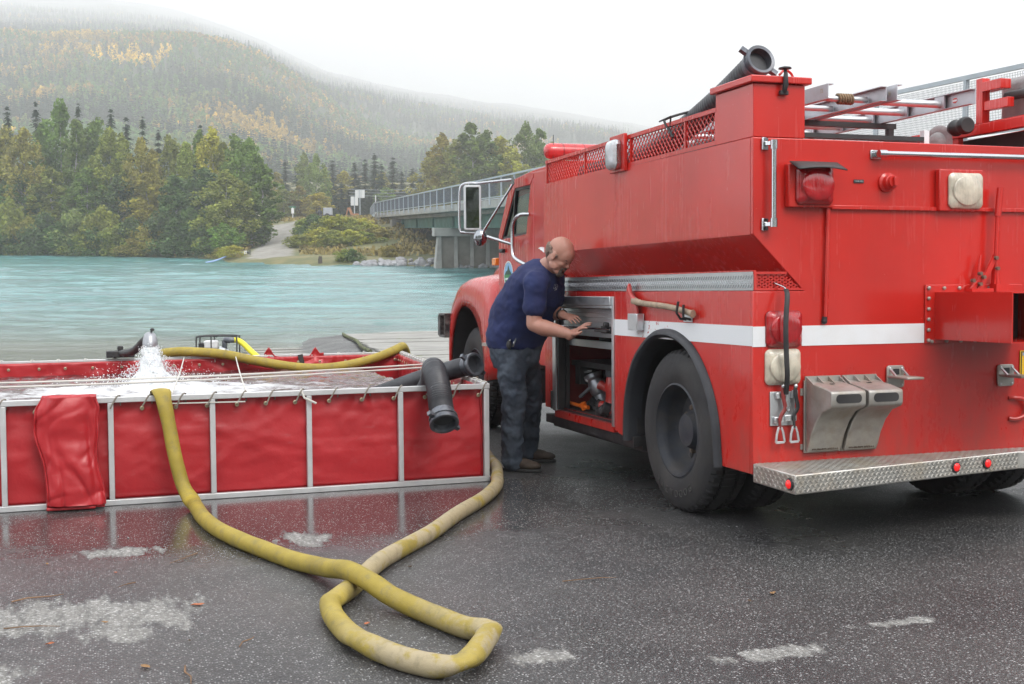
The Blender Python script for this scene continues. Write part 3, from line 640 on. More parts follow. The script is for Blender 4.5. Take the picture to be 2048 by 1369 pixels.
# hillside forest: instanced on points, one object that nobody could count
def inst_src(name, verts, var):
    me = cards_mesh(name, verts, var, LEAFI); return bpy.data.objects.new(name, me)
lib = bpy.data.collections.new('hillside_tree_kinds')
srcs = []
for i in range(3):
    v_, r_ = spruce_cards(400 + i, 10, 2.6 + .4 * i, 13, 7, 2, .62); srcs.append(inst_src('a_hill_spruce_%d' % i, v_, r_))
for i in range(3):
    v_, r_ = decid_cards(500 + i, 8, 4.6, 190, .62, .05, 14, .4); srcs.append(inst_src('b_hill_broadleaf_%d' % i, v_, r_))
for s_ in srcs: lib.objects.link(s_)
rng = np.random.default_rng(11)
P, SCL, ROT, IDX, TIN = [], [], [], [], []
tries = 0
while len(P) < 46000 and tries < 200000:
    tries += 1
    Y = 425 * (2940 / 425) ** (rng.random() ** .95); u = rng.uniform(-500, 2250) if rng.random() < .3 else rng.uniform(-120, 1560)
    x = (u - 1024) * Y / 2421; z = mtn_z(x, Y)
    f = nz3(x * .009, Y * .014, 1) + .6 * nz3(x * .03, Y * .04, 2)
    e = mtn_e(u, Y); top_band = sst(Y, 760, 850) * (1 - sst(Y, 930, 1020))
    ps = clamp(.52 + 1.1 * f - .75 * top_band - .25 * sst(520, 470, Y) + .3 * sst(Y, 980, 1100))
    g2 = nz3(x * .012, Y * .016, 9)
    if rng.random() < ps:
        IDX.append(int(rng.integers(0, 3))); c = np.array([.026, .060, .034]) * rng.uniform(.75, 1.3); sc = rng.uniform(.55, 1.15)
    else:
        IDX.append(int(rng.integers(3, 6))); sc = rng.uniform(.55, 1.0)
        k = g2 + rng.normal() * .17 + .28 * top_band + .12 * sst(520, 460, Y)
        if k > .52: c = np.array([.42, .30, .05])
        elif k > .30: c = np.array([.27, .20, .06])
        elif k > .08: c = np.array([.16, .20, .055])
        else: c = np.array([.10, .185, .055])
        if abs(x + 250 - 0) < 22 and abs(Y - 810) < 26 or rng.random() < .006: c = np.array([.62, .46, .05])
        c = c * rng.uniform(.8, 1.2) * 1.35
    P.append((x, Y, z - .3)); SCL.append(sc * (1.15 if Y < 700 else 1.0)); ROT.append(rng.uniform(0, 6.28)); TIN.append((*c, 1.))
me = bpy.data.meshes.new('hillside_forest'); me.from_pydata(P, [], [])
a = me.attributes.new('sc', 'FLOAT', 'POINT'); a.data.foreach_set('value', SCL)
a = me.attributes.new('rz', 'FLOAT', 'POINT'); a.data.foreach_set('value', ROT)
a = me.attributes.new('idx', 'INT', 'POINT'); a.data.foreach_set('value', IDX)
a = me.attributes.new('tint', 'FLOAT_COLOR', 'POINT'); a.data.foreach_set('color', np.array(TIN, dtype=np.float32).ravel())
forest = link('hillside_forest', me, kind='stuff', label='hazy autumn forest of spruce and birch covering the mountain slope', cat='forest')
ng = bpy.data.node_groups.new('scatter_trees', 'GeometryNodeTree')
ng.interface.new_socket('Geometry', in_out='INPUT', socket_type='NodeSocketGeometry'); ng.interface.new_socket('Geometry', in_out='OUTPUT', socket_type='NodeSocketGeometry')
gi = ng.nodes.new('NodeGroupInput'); go = ng.nodes.new('NodeGroupOutput'); ip = ng.nodes.new('GeometryNodeInstanceOnPoints'); ci = ng.nodes.new('GeometryNodeCollectionInfo')
ci.inputs['Collection'].default_value = lib; ci.inputs['Separate Children'].default_value = True; ci.inputs['Reset Children'].default_value = True
def na(nm, dt):
    x = ng.nodes.new('GeometryNodeInputNamedAttribute'); x.data_type = dt; x.inputs['Name'].default_value = nm
    return x.outputs['Attribute']
ip.inputs['Pick Instance'].default_value = True
ng.links.new(gi.outputs[0], ip.inputs['Points']); ng.links.new(ci.outputs[0], ip.inputs['Instance']); ng.links.new(na('idx', 'INT'), ip.inputs['Instance Index'])
cx = ng.nodes.new('ShaderNodeCombineXYZ'); ng.links.new(na('rz', 'FLOAT'), cx.inputs[2])
er = ng.nodes.new('FunctionNodeEulerToRotation'); ng.links.new(cx.outputs[0], er.inputs[0]); ng.links.new(er.outputs[0], ip.inputs['Rotation'])
ng.links.new(na('sc', 'FLOAT'), ip.inputs['Scale']); ng.links.new(ip.outputs[0], go.inputs[0])
forest.modifiers.new('scatter', 'NODES').node_group = ng

# grasses on the far bank (stuff)
rng = np.random.default_rng(5); pts = []
while len(pts) < 9000:
    x = rng.uniform(-50, 2); y = shore(x) + rng.uniform(.2, 75) ** 1.0
    if seg_d(x, y) < 3.0 or nz3(x * .18, y * .12) < -.12 or (x > -25 and y < shore(x) + 9): continue
    pts.append((x, y, bank_z(x, y)))
pts = np.array(pts); k = len(pts); hgt = rng.uniform(.12, .5, (k, 1)); a = rng.uniform(0, 6.28, k); d = np.stack([np.cos(a), np.sin(a), 0 * a], 1) * .22
lean = rng.normal(size=(k, 3)) * .15; lean[:, 2] = 0
V_ = np.stack([pts - d, pts + d, pts + d * .5 + lean + np.array([0, 0, 1.]) * hgt, pts - d * .7 + lean + np.array([0, 0, 1.]) * hgt], 1).reshape(-1, 3)
gm = cards_mesh('bank_grass', V_, rng.uniform(0, 1, k), LEAF)
o = link('bank_grass', gm, kind='stuff', label='dry golden grass on the far bank beside the dirt road', cat='grass'); o.color = (.27, .215, .075, 1)

# trees added behind the camera, out of view, to darken what paint and chrome reflect
V_ = []; r_ = []; rng = np.random.default_rng(77)
for i in range(26):
    a_, v2 = decid_cards(600 + i % 4, 15, 7, 1500, .45, .03, 40, .5); V_.append(a_ + np.array([-52 + 4.2 * i + rng.uniform(-1.5, 1.5), -27 + rng.uniform(-6, 4) - abs(i - 13) * -.3, 3.2])); r_.append(v2)
o = link('added_woods', cards_mesh('added_woods', np.concatenate(V_), np.concatenate(r_), LEAF), kind='stuff', label='unseen trees added behind the camera to darken reflections in the truck paint', cat='added_woods'); o.color = (.09, .13, .035, 1)
# ------------------------------------------------------------------ bridge
def at(u, v, Y): return Vector(((u - 1024) / 2421 * Y, Y, 3.42 + (457 - v) / 2421 * Y))
BM = Matrix(((-.2077, -.978, 0, 16), (.978, -.2077, 0, 0), (0, 0, 1, 0), (0, 0, 0, 1)))    # x along the bridge, y towards the camera side, z up
br = thing('road_bridge', 'long grey road bridge with green girders and mesh railing crossing the turquoise river', 'bridge', BM)
MB().box((6, -11, 4.78), (164, 0, 5.32)).build('deck', CONC, br, bevel=.03)
MB().box((6, -10.2, 4.45), (164, -.75, 4.775)).build('deck_haunch', CONCD, br)
for y in (-1.3, -4.1, -6.9, -9.7):
    b = MB().box((22, y - .22, 3.45), (147, y + .22, 3.52)).box((22, y - .02, 3.52), (147, y + .02, 4.40)).box((22, y - .2, 4.40), (147, y + .2, 4.448))
    for k in range(11): b.box((23 + 12 * k, y - .19, 3.52), (23.08 + 12 * k, y + .19, 4.40))
    b.build('girder', GREEN_STEEL, br, smooth=0)
def pier(s):
    MB().box((s - .8, -11.2, 2.72), (s + .8, .35, 3.445)).build('pier_cap', CONC, br, bevel=.03)
    MB().prism([(-10.4, 2.716), (-.1, 2.716), (.35, -2.2), (-10.9, -2.2)], 'x', s - .35, s + .35).build('pier_wall', CONCD, br)
    for k in range(8):
        y = -.15 - k * 1.42
        MB().prism([(y - .12, 2.714), (y + .12, 2.714), (y + .2 + (.42 if k == 0 else 0), -2.2), (y - .2, -2.2)], 'x', s - .62, s + .62).build('pier_rib', CONC, br)
pier(108.5); pier(70)
MB().box((146, -11, 1.2), (148, -.2, 4.44)).build('abutment', CONCD, br, bevel=.03)
MB().prism([(146, 1.0), (146, 3.4), (160, 4.7), (166, 4.7), (166, 1.)], 'y', -.25, .1).build('wing_wall', CONCD, br)
MB().box((147.9, -10.8, 1.2), (149, -.4, 3.44)).build('abutment_seat', CONC, br)
MB().box((4, -11, 1.2), (7, -.2, 4.44)).build('abutment', CONCD, br, bevel=.03)
step = 4.0; nb = 39
pm = MB()
k = 0
while k * .055 < step - .12: pm.box((.06 + k * .055, -.003, .12), (.0645 + k * .055, .003, 1.24)); k += 1
for j in range(21): pm.box((.06, .004, .13 + j * .055), (step - .06, .0085, .1345 + j * .055))
pm = pm.mesh('mesh_panel', 0); pm.materials.append(MESHD)
po = MB().box((-.045, -.05, -.35), (.045, .05, 1.28)).box((-.12, -.16, -.42), (.12, .02, -.34)).mesh('rail_post', 0); po.materials.append(GALV)
for y, sgn in ((.07, 1), (-11.07, -1)):
    for i in range(nb + 1):
        link('rail_post', po, br, Matrix.Translation((8 + i * step, y, 5.42)))
        if i < nb: link('mesh_panel', pm, br, Matrix.Translation((8 + i * step, y, 5.42)))
    b = MB().box((7.9, y - .045, 6.70), (8 + nb * step, y + .045, 6.80)).box((7.9, y - .035, 5.44), (8 + nb * step, y + .035, 5.50))
    b.build('handrail', GALV if y < 0 else GALV, br)
b = MB().bar((164, .07, 6.75), (176, -.5, 6.2), .09).bar((164, .07, 5.47), (176, -.5, 4.95), .07)
for k in range(8): b.bar((164 + 1.7 * k, .07 - .08 * k, 4.9), (164 + 1.7 * k, .07 - .08 * k, 6.75 - .078 * k), .08)
b.build('end_railing', GALV, br)
b = MB()
for k in range(200): b.bar((164 + .06 * k, .07 - .0028 * k, 5.47 - .0026 * k), (164 + .06 * k, .07 - .0028 * k, 6.75 - .0027 * k), .012)
b.build('end_mesh', MESHD, br, smooth=0)
# riprap
rnd = random.Random(3); RK = []
for i in range(5):
    b = MB(); b.ball((0, 0, 0), (1, .8, .6), 9, 6); b.v = [tuple(Vector(p) * (1 + .34 * nz3(p[0] * 1.9 + i * 7, p[1] * 1.9, p[2] * 1.9))) for p in b.v]; me = b.mesh('rock', 25); me.materials.append(ROCKM); RK.append(me)
SIDE = ['at the left end of the riprap row', 'left of the riprap middle', 'in the middle of the riprap row', 'right of the riprap middle', 'at the right end of the riprap row']
for i in range(95):
    x = rnd.uniform(-14.5, .5); y = shore(x) + rnd.uniform(-.3, 4.5) * (.4 + .6 * (x + 15) / 15); s = rnd.uniform(.22, .55) * (1.25 if rnd.random() < .2 else 1)
    o = link('riprap_rock', RK[i % 5], M=Matrix.Translation((x, y, bank_z(x, y) + .1)) @ Matrix.Rotation(rnd.uniform(0, 6), 4, 'Z') @ Matrix.Rotation(rnd.uniform(-.5, .5), 4, 'X') @ Matrix.Scale(s, 4))
    tag(o, '%s grey rock at the far waterline %s' % ('large' if s > .5 else 'mid-sized' if s > .36 else 'small', SIDE[int(clamp((x + 14.5) / 15 * 5, 0, 4))]), 'rock', 'riprap rocks before the bridge pier')
# things on the far landing
WHT = simple('white_post_paint', (.7, .7, .7), .6); SGREEN = simple('green_sign_blade', (.04, .22, .12), .5); ORNG = simple('faded_orange_paint', (.30, .13, .055), .6)
GREYB = simple('grey_trailer_paint', (.36, .38, .42), .5); BLUEH = simple('pale_blue_hose', (.28, .38, .62), .6)
def sign(u, v0, v1, w, h, Y, label, div):
    p = at(u, v0, Y); zb = bank_z(p.x, p.y); t = thing('road_sign', label, 'sign', Matrix.Translation((p.x, p.y, zb - .1)), 'road signs seen from behind'); H = p.z - zb
    MB().box((-w / 2, -.02, H - h), (w / 2, .02, H)).build('panel', SIGNM, t)
    b = MB()
    for k in range(div + 1): b.box((-w / 2 + k * w / div - .02, -.06, H - h), (-w / 2 + k * w / div + .02, -.021, H))
    b.build('stiffener', GALV, t, smooth=0); MB().box((-.06, .02 - .15, 0), (.06, .02 - .065, H)).build('post', GALV, t)
sign(722, 380, 0, 1.45, 1.2, 186, 'taller pale sign panel on a post seen from behind, right of the other sign', 3)
sign(711, 393, 0, 1.1, 1.35, 184, 'lower pale sign panel on a post seen from behind, left of the other sign', 2)
p = at(588, 416, 196); zb = bank_z(p.x, p.y); t = thing('street_sign', 'small white and green street sign on a post at the end of the dirt road', 'sign', Matrix.Translation((p.x, p.y, zb)))
H = p.z - zb; MB().tube([(0, 0, 0), (0, 0, H)], .05, 8).build('post', WHT, t); MB().box((-.5, -.02, H), (.5, .02, H + .16)).build('blade', SGREEN, t); MB().box((-.22, -.06, H - .95), (.22, -.03, H - .1)).build('panel', WHT, t)
for u, v, Y, l in ((594, 444, 178, 'short white marker post beside the dirt road near the willow thicket'), (753, 392, 200, 'tall white marker post behind the start of the bridge railing'), (641, 522, 113.4, '')):
    p = at(u, v, Y); zb = bank_z(p.x, p.y)
    if l: MB().tube([(p.x, p.y, zb - .1), (p.x, p.y, p.z)], .07, 8).build('marker_post', WHT, label=l, cat='post')
    else: MB().tube([(p.x, p.y, zb - .4), (p.x, p.y, zb + .35), (p.x + .02, p.y, zb + .65)], [.22, .2, .15], 9).build('stump', BARKD, label='dark wooden stump standing at the far waterline in front of the bank', cat='stump')
p = at(650, 430, 176); zb = bank_z(p.x, p.y); t = thing('utility_trailer', 'grey box trailer with dark gear parked behind the willow thicket', 'trailer', Matrix.Translation((p.x, p.y, zb + .3)))
MB().box((0, -.8, .5), (1.15, .8, 1.5)).build('box', GREYB, t, bevel=.05); b = MB().box((-1.0, -.8, .4), (1.2, .8, .5)); b.bar((-.95, -.8, .4), (-.95, -.8, 1.4), .06); b.bar((-.95, -.8, 1.4), (0, -.8, 1.45), .06); b.bar((-.4, -.8, .4), (-.4, -.8, 1.4), .06); b.build('frame', DARK, t)
for x in (-.5, .6): MB().lathe([(0, .36), (.2, .36)], (x, -.95, .36), (0, 1, 0), 16).build('wheel', BLACK, t)
MB().ball((-.55, -.3, .8), (.35, .3, .35)).build('gear_bundle', DARK, t)
p = at(700, 430, 178); zb = bank_z(p.x, p.y); t = thing('excavator', 'faded orange excavator with raised boom beyond the willow thicket', 'excavator', Matrix.Translation((p.x, p.y, zb - .35)) @ Matrix.Scale(.72, 4))
MB().box((-.2, -.8, .2), (1.6, .8, .6)).build('track', DARK, t, bevel=.08); MB().box((.5, -.7, .65), (1.9, .7, 1.5)).build('cab', ORNG, t, bevel=.06)
MB().prism([(.4, 1.0), (.9, 1.2), (.25, 2.75), (-.05, 2.75), (-.15, 2.5)], 'y', -.15, .15).build('boom', ORNG, t); MB().prism([(-.1, 2.7), (-.45, 1.1), (-.7, 1.1), (-.3, 2.75)], 'y', -.12, .12).build('arm', ORNG, t); MB().prism([(-.3, 1.1), (-.9, 1.15), (-.8, .5), (-.4, .55)], 'y', -.3, .3).build('bucket', DARK, t)
p = at(494, 514, 128); zb = bank_z(p.x, p.y); t = thing('portable_pump', 'small dark portable pump standing at the far waterline below the dirt road', 'pump', Matrix.Translation((p.x, p.y, zb)))
b = MB()
for x in (-.4, .4):
    for y in (-.25, .25): b.bar((x, y, 0), (x, y, .55), .04)
    b.bar((x, -.25, .55), (x, .25, .55), .04)
b.bar((-.4, -.25, .55), (.4, -.25, .55), .04); b.bar((-.4, .25, .55), (.4, .25, .55), .04); b.build('frame', DARK, t); MB().box((-.25, -.15, .1), (.05, .15, .45)).build('engine', WHT, t, bevel=.03); MB().ball((.2, 0, .25), .15).build('pump_housing', DARK, t)
hp = [Vector((p.x - .4, p.y, zb + .3)), Vector((p.x - 1.3, p.y - 1, bank_z(p.x - 1.3, p.y - 1) + .12)), Vector((p.x - 2.6, p.y - 2.6, .1)), Vector((p.x - 3.4, p.y - 3.6, -.1))]
MB().tube(smooth_path(hp, 5), .09, 8).build('suction_hose', BLUEH, label='pale blue hose running from the far pump down into the river', cat='hose')
b = MB()
for k, (dz) in enumerate((0, .5, 1.1)): b.tube([at(700, 392 - 6 * k, 215), at(780, 394 - 6 * k, 212), at(870, 388 - 6 * k, 210), at(1300, 380 - 6 * k, 205)], .03, 5)
b.build('power_line', GALV, label='three thin power lines strung in front of the spruces behind the bridge', cat='wires')
# ------------------------------------------------------------------ the fire truck (x forward from the rear face, y left, z up)
tk = thing('fire_truck', 'red tanker fire truck with white stripe and open side compartment parked on wet asphalt', 'fire truck', TM)
fl = smooth_path([(x, 0, z) for x, z in [(.369, .37), (.385, .5), (.41, .64), (.475, .79), (.575, .92), (.72, 1.035), (.89, 1.10), (1.05, 1.118), (1.22, 1.098), (1.375, 1.02), (1.50, .92), (1.585, .79), (1.635, .65), (1.655, .50), (1.66, .375)]], 4)
arch = [(p.x, p.z if i_ else .376) for i_, p in enumerate(fl)]
DX0, DX1, DZ1 = 1.90, 3.06, 1.335
for y0, y1 in ((1.215, 1.25), (-1.25, -1.215)):
    MB().prism([(.0305, .376)] + arch + [(1.90, .42), (1.90, 1.38), (.0305, 1.38)], 'y', y0, y1).build('side_panel', RED, tk, bevel=.004)
if True:
    MB().box((DX0, 1.215, DZ1), (DX1, 1.25, 1.38)).box((DX1, 1.215, .46), (3.27, 1.25, 1.38)).box((DX0, 1.215, .40), (DX1, 1.25, .452)).build('side_panel', RED, tk)
    MB().box((DX0, -1.25, .42), (3.27, -1.215, 1.38)).build('side_panel', RED, tk)
MB().box((3.235, -1.2, .46), (3.27, 1.21, 1.38)).build('front_panel', RED, tk)
# rear panel, deck and tank
MB().prism([(-1.25, .376), (1.25, .376), (1.25, 1.380), (.933, 1.380), (1.25, 1.689), (1.25, 2.214), (-1.25, 2.214), (-1.25, 1.689), (-.933, 1.380), (-1.25, 1.380)], 'x', 0, .03).build('rear_panel', RED, tk, bevel=.005)
MB().box((.03, .90, 1.35), (3.235, 1.214, 1.380)).build('deck', RED, tk); MB().box((.03, -1.214, 1.35), (3.235, -.90, 1.380)).build('deck', RED, tk)
tank = MB().prism([(1.25, 1.689), (1.25, 2.214), (-1.25, 2.214), (-1.25, 1.689), (-.93, 1.383), (.93, 1.383)], 'x', .03, 3.28).build('water_tank', RED, tk)
# weld seams
b = MB()
rnd = random.Random(1)
for k in range(150): b.ball((rnd.uniform(-.0015, .0015) - .0, 1.2505, 1.695 + k * .00345), (.0045, .003, .0028), 6, 4)
for k in range(110): b.ball((.005, 1.246, 2.216 + k * .0026), (.004, .003, .0022), 6, 4)
for k in range(60): b.ball((1.85, 1.2505, 1.70 + k * .0085), (.004, .0025, .004), 6, 4)
b.build('weld_bead', RED, tk, kind='stuff')
# stripe sheets
for ya_, yb_ in ((1.172, 1.2535), (.14, .946), (-1.25, -.54)): MB().box((-.0035, ya_, 1.076), (-.0008, yb_, 1.187)).build('white_stripe', WHITE, tk)
MB().box((-.0035, 1.2508, 1.080), (1.893, 1.2535, 1.189)).build('white_stripe', CHIP, tk)
# curb: tread plate strip, rear mesh
MB().box((.004, 1.228, 1.384), (3.25, 1.248, 1.486)).build('tread_strip', TREADC, tk)
b = MB()
for k in range(112):
    for r_, zz in ((-1, 1.408), (1, 1.432), (-1, 1.456)):
        x = .02 + k * .0287 + (.014 if r_ > 0 else 0); b.bar((x - .008, 1.2485, zz - .010 * r_), (x + .008, 1.2485, zz + .010 * r_), .005, .0045, up=(0, 1, 0))
b.build('tread_lug', CHROME, tk, kind='stuff', smooth=0)
MB().box((.004, 1.2285, 1.487), (3.25, 1.2485, 1.494)).build('strip_edge', RED, tk)
b = MB().bar((.006, 1.235, 1.384), (.006, 1.235, 1.487), .016).bar((.006, 1.245, 1.479), (.006, 1.04, 1.479), .014).bar((.006, 1.245, 1.389), (.006, .93, 1.389), .012)
b.build('vent_frame', RED, tk)
b = MB()
for k in range(-3, 9):
    y0 = 1.225 - k * .036
    for sg in (1, -1):
        ya, yb = y0, y0 - .165 * sg * 1.0
        pts = []
        for t in [i / 12 for i in range(13)]:
            y = ya + (yb - ya) * t; z = 1.392 + .085 * t
            lim = .93 + (z - 1.383) * 1.046 + .005
            if lim < y < 1.23: pts.append((y, z))
        if len(pts) > 1: b.bar((.010, pts[0][0], pts[0][1]), (.010, pts[-1][0], pts[-1][1]), .004, .007)
b.build('vent_mesh', RED, tk, smooth=0)
# compartment interior
MB().box((1.86, .62, .452), (3.1, 1.214, .468)).build('compartment_floor', DARK, tk)
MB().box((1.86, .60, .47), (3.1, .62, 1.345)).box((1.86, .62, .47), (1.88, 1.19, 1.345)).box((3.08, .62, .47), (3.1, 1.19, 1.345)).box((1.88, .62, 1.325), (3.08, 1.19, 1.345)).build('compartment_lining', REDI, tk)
MB().box((DX0, 1.185, .455), (DX1, 1.205, .475)).build('floor_lip', RED, tk)
b = MB()
for k in range(58): b.box((1.92 + k * .0195, 1.195, .475), (1.93 + k * .0195, 1.213, .478))
b.build('floor_ribs', DARK, tk, kind='stuff', smooth=0)
MB().box((1.885, 1.15, .965), (3.07, 1.175, 1.018)).box((1.885, .64, .965), (3.07, 1.15, .972)).build('shelf', ALU, tk, bevel=.002)
b = MB().box((DX0 - .022, 1.2505, .44), (DX0 + .012, 1.262, DZ1 + .01)).build('door_frame', ALU, tk, bevel=.002)
MB().box((DX1 - .05, 1.2505, .45), (DX1 + .02, 1.262, DZ1 + .01)).build('door_frame', ALU, tk, bevel=.002)
MB().box((DX1 - .085, 1.19, .46), (DX1 - .055, 1.25, DZ1)).box((DX1 - .12, 1.17, .46), (DX1 - .10, 1.2, DZ1)).build('door_track', DARK, tk)
MB().box((DX0 + .012, 1.2505, DZ1 - .055), (DX1 - .05, 1.275, DZ1 + .01)).box((DX0 + .012, 1.24, DZ1 - .075), (DX1 - .05, 1.268, DZ1 - .056)).build('door_header', ALU, tk, bevel=.004)
sm = MB().box((0, -.006, -.0155), (DX1 - DX0 - .075, .006, .0155)).mesh('door_slat', 30); sm.materials.append(ALU)
for k in range(6):
    z = DZ1 - .095 - k * .032; o = link('door_slat', sm, tk, Matrix.Translation((DX0 + .013, 1.215, z)), bevel=.003)
MB().box((DX0 + .013, 1.205, 1.052), (DX1 - .06, 1.225, 1.092)).build('door_bottom_rail', ALU, tk, bevel=.003)
MB().tube([(DX0 + .03, 1.262, 1.115), (DX1 - .10, 1.262, 1.115)], .009, 10).build('lift_bar', CHROME, tk)
MB().box((1.93, 1.228, 1.085), (2.13, 1.25, 1.135)).lathe([(0, .02), (.035, .02)], (1.99, 1.25, 1.145), (0, 1, .1), 10).bar((1.95, 1.27, 1.10), (2.16, 1.275, 1.102), .026, .014).build('door_latch', DARK, tk, bevel=.003)
MB().box((3.075, 1.2505, .46), (3.095, 1.275, .60)).build('door_hinge_stop', BLACK, tk, bevel=.004)
# under structure
MB().box((1.6, 1.17, .335), (3.30, 1.235, .40)).box((1.6, 1.1, .30), (3.3, 1.17, .40)).build('rub_rail', DARK, tk)
MB().box((.1, .35, .55), (6.6, .44, .80)).build('frame_rail', DARK, tk); MB().box((.1, -.44, .55), (6.6, -.35, .80)).build('frame_rail', DARK, tk)
b = MB().box((.3, -1.1, .80), (3.2, 1.1, .84))
for x in (.3, 1.7, 2.9): b.box((x, -1.1, .66), (x + .1, 1.1, .80))
b.box((.42, .58, .84), (1.62, .60, 1.37)).box((.42, -.60, .84), (1.62, -.58, 1.37)).box((.42, -.58, 1.33), (1.62, .58, 1.36)).box((.40, .6, 1.10), (.42, 1.2, 1.34)).box((1.62, .6, .42), (1.64, 1.2, 1.34))
b.build('subframe', DARK, tk)
MB().lathe([(-.85, .06), (-.25, .07), (-.18, .17), (.18, .17), (.25, .07), (.85, .06)], (.99, 0, .51), (0, 1, 0), 16).tube([(.99, 0, .55), (5.0, 0, .72)], .05, 10).build('rear_axle', DARK, tk)
# fender flare: curved rubber lip
cxy = Vector((1.03, 0, .5))
for s_ in (1, -1):
    b = MB(); prof = [(-.028, .002), (-.024, .022), (-.008, .038), (.012, .036), (.026, .016), (.030, .002), (-.034, -.08)]
    vs = []
    for p in fl:
        d = Vector((p.x - cxy.x, 0, p.z - cxy.z)).normalized()
        if p.z < .5: d = Vector((1 if p.x > 1 else -1, 0, 0)).lerp(d, clamp((p.z - .37) / .13))
        for (a, o_) in prof: vs.append((p.x + d.x * a, s_ * (1.25 + o_), p.z + d.z * a))
    K = len(fl); m_ = len(prof)
    b.add(vs, [(i * m_ + j, i * m_ + (j + 1) % m_, (i + 1) * m_ + (j + 1) % m_, (i + 1) * m_ + j) for i in range(K - 1) for j in range(m_)] + [tuple(range(m_)), tuple(range((K - 1) * m_, K * m_))])
    b.build('fender_flare', FLARE, tk, smooth=50)
b = MB(); vs = [];
for p in fl: vs += [(p.x, .62, p.z), (p.x, 1.215, p.z)]
b.add(vs, [(2 * i, 2 * i + 1, 2 * i + 3, 2 * i + 2) for i in range(len(fl) - 1)]); b.build('wheel_well', DARK, tk)
MB().box((1.66, .95, .36), (1.70, 1.21, .46)).build('mud_flap', FLARE, tk)
# wheels
TYRE = simple('tyre_rubber', (.020, .020, .022), .75, var=.35, vs=5, bs=.3, bsc=45, dirt=(.065, .058, .050), dirt_sc=3, dirt_amt=.6)
TYREL = simple('tyre_lettering', (.062, .060, .056), .7, var=.2)
RIMM = simple('dusty_blue_rim_paint', (.022, .026, .036), .6, var=.25, vs=8, bs=.1, dirt=(.075, .062, .048), dirt_sc=7, dirt_amt=.7)
RUST = simple('rusty_hub_steel', (.13, .095, .07), .8, var=.4, vs=20, bs=.3)
def tyre_mesh(r=.51, w=.275, lugs=54):
    prof = [(0, .295), (.02, .305), (.012, .36), (-.004, .42), (.004, .455), (.022, .49), (.045, .508), (.09, .512), (.10, .500), (.125, .500), (.14, .512), (w - .14 + .0, .512)]
    prof = [(0.010, .290), (.0, .31), (-.012, .36), (-.012, .41), (.0, .455), (.016, .485), (.034, r - .006), (.075, r), (.082, r - .016), (.094, r - .016), (.100, r), (w / 2, r + .002)]
    prof = prof + [(w - a, b) for a, b in prof[::-1][1:]]
    n = lugs * 4; b = MB(); vs = []; K = len(prof)
    for i, (t, q) in enumerate(prof):
        for j in range(n):
            a = 2 * PI * j / n; rr = q
            ph = j % 4
            if q > r - .03 and ph in (0,): rr = q - .016
            if .47 < q < r - .02 and ph == 0: rr = q - .006
            if i in (9, 10, 11, 12, 13) and ph == 2 and q > r - .02: rr = q - .012
            vs.append((math.cos(a) * rr, t, math.sin(a) * rr))
    fs = [(i * n + j, (i + 1) * n + j, (i + 1) * n + (j + 1) % n, i * n + (j + 1) % n) for i in range(K - 1) for j in range(n)]
    b.add(vs, [f[::-1] for f in fs]); return b.mesh('tyre', 28)
TY = tyre_mesh(); TY.materials.append(TYRE)
# local y 0 = outer sidewall, y positive goes towards the other sidewall
def wheel(x, yo, inward, front=False, text=True, z=.51):
    M = Matrix.Translation((x, yo, z)) @ (Matrix.Identity(4) if inward > 0 else Matrix.Rotation(PI, 4, 'Z'))
    w = link('wheel', TY, tk, M)
    if front: prof = [(.012, .300), (.004, .286), (.03, .278), (.04, .262), (.05, .245), (.055, .225), (.03, .19), (-.01, .165), (-.012, .12), (-.05, .11), (-.08, .085), (-.085, 0.001)]
    else: prof = [(.006, .300), (.0, .287), (.018, .283), (.035, .270), (.075, .262), (.12, .258), (.155, .235), (.165, .19), (.165, .150), (.150, .135), (.10, .115), (.07, .10), (.065, .0)]
    MB().lathe([(t, r) for t, r in prof] , (0, 0, 0), (0, 1, 0), 48, cap=False).build('rim', RIMM, w)
    b = MB()
    for k in range(10):
        a = 2 * PI * k / 10; y = -.013 if front else .145; b.lathe([(0, .021), (-.03, .021), (-.04, .013)], (math.cos(a) * .142, y + .018, math.sin(a) * .142), (0, 1, 0), 6)
    b.build('lug_nut', RUST, w)
    b = MB()
    if not front:
        for k in range(5):
            a = 2 * PI * (k + .3) / 5; b.ball((math.cos(a) * .205, .160, math.sin(a) * .205), (.026, .006, .026), 12, 6)
        b.build('hand_hole', DARK, w)
    if text:
        for k, ch in enumerate('GOODYEAR'):
            a = R(-62 - 0) + R(9.5) * (k - 3.5) * (-1) - R(28)
            c = Vector((math.cos(a) * .395, -.0135, math.sin(a) * .395))
            # letters stand on the inside of the ring at the bottom, seen from outside (-y side)
            Mx = Matrix.Translation(c) @ Matrix.Rotation(-(a + PI / 2), 4, 'Y') @ Matrix.Rotation(PI / 2, 4, 'X') @ Matrix.Scale(1.0, 4)
            lettering(ch, .062, TYREL, w, Mx, .0022, 'sidewall_letter')
    return w
wheel(.99, 1.225, -1)
wheel(.99, .895, -1, text=False)
wheel(.99, -1.225, 1, text=False); wheel(.99, -.895, 1, text=False)
wheel(5.98, 1.02, -1, True, text=False, z=.51); wheel(5.98, -1.02, 1, True, text=False, z=.51)
MB().box((5.75, -.9, .45), (5.95, .9, .6)).build('front_axle', DARK, tk)
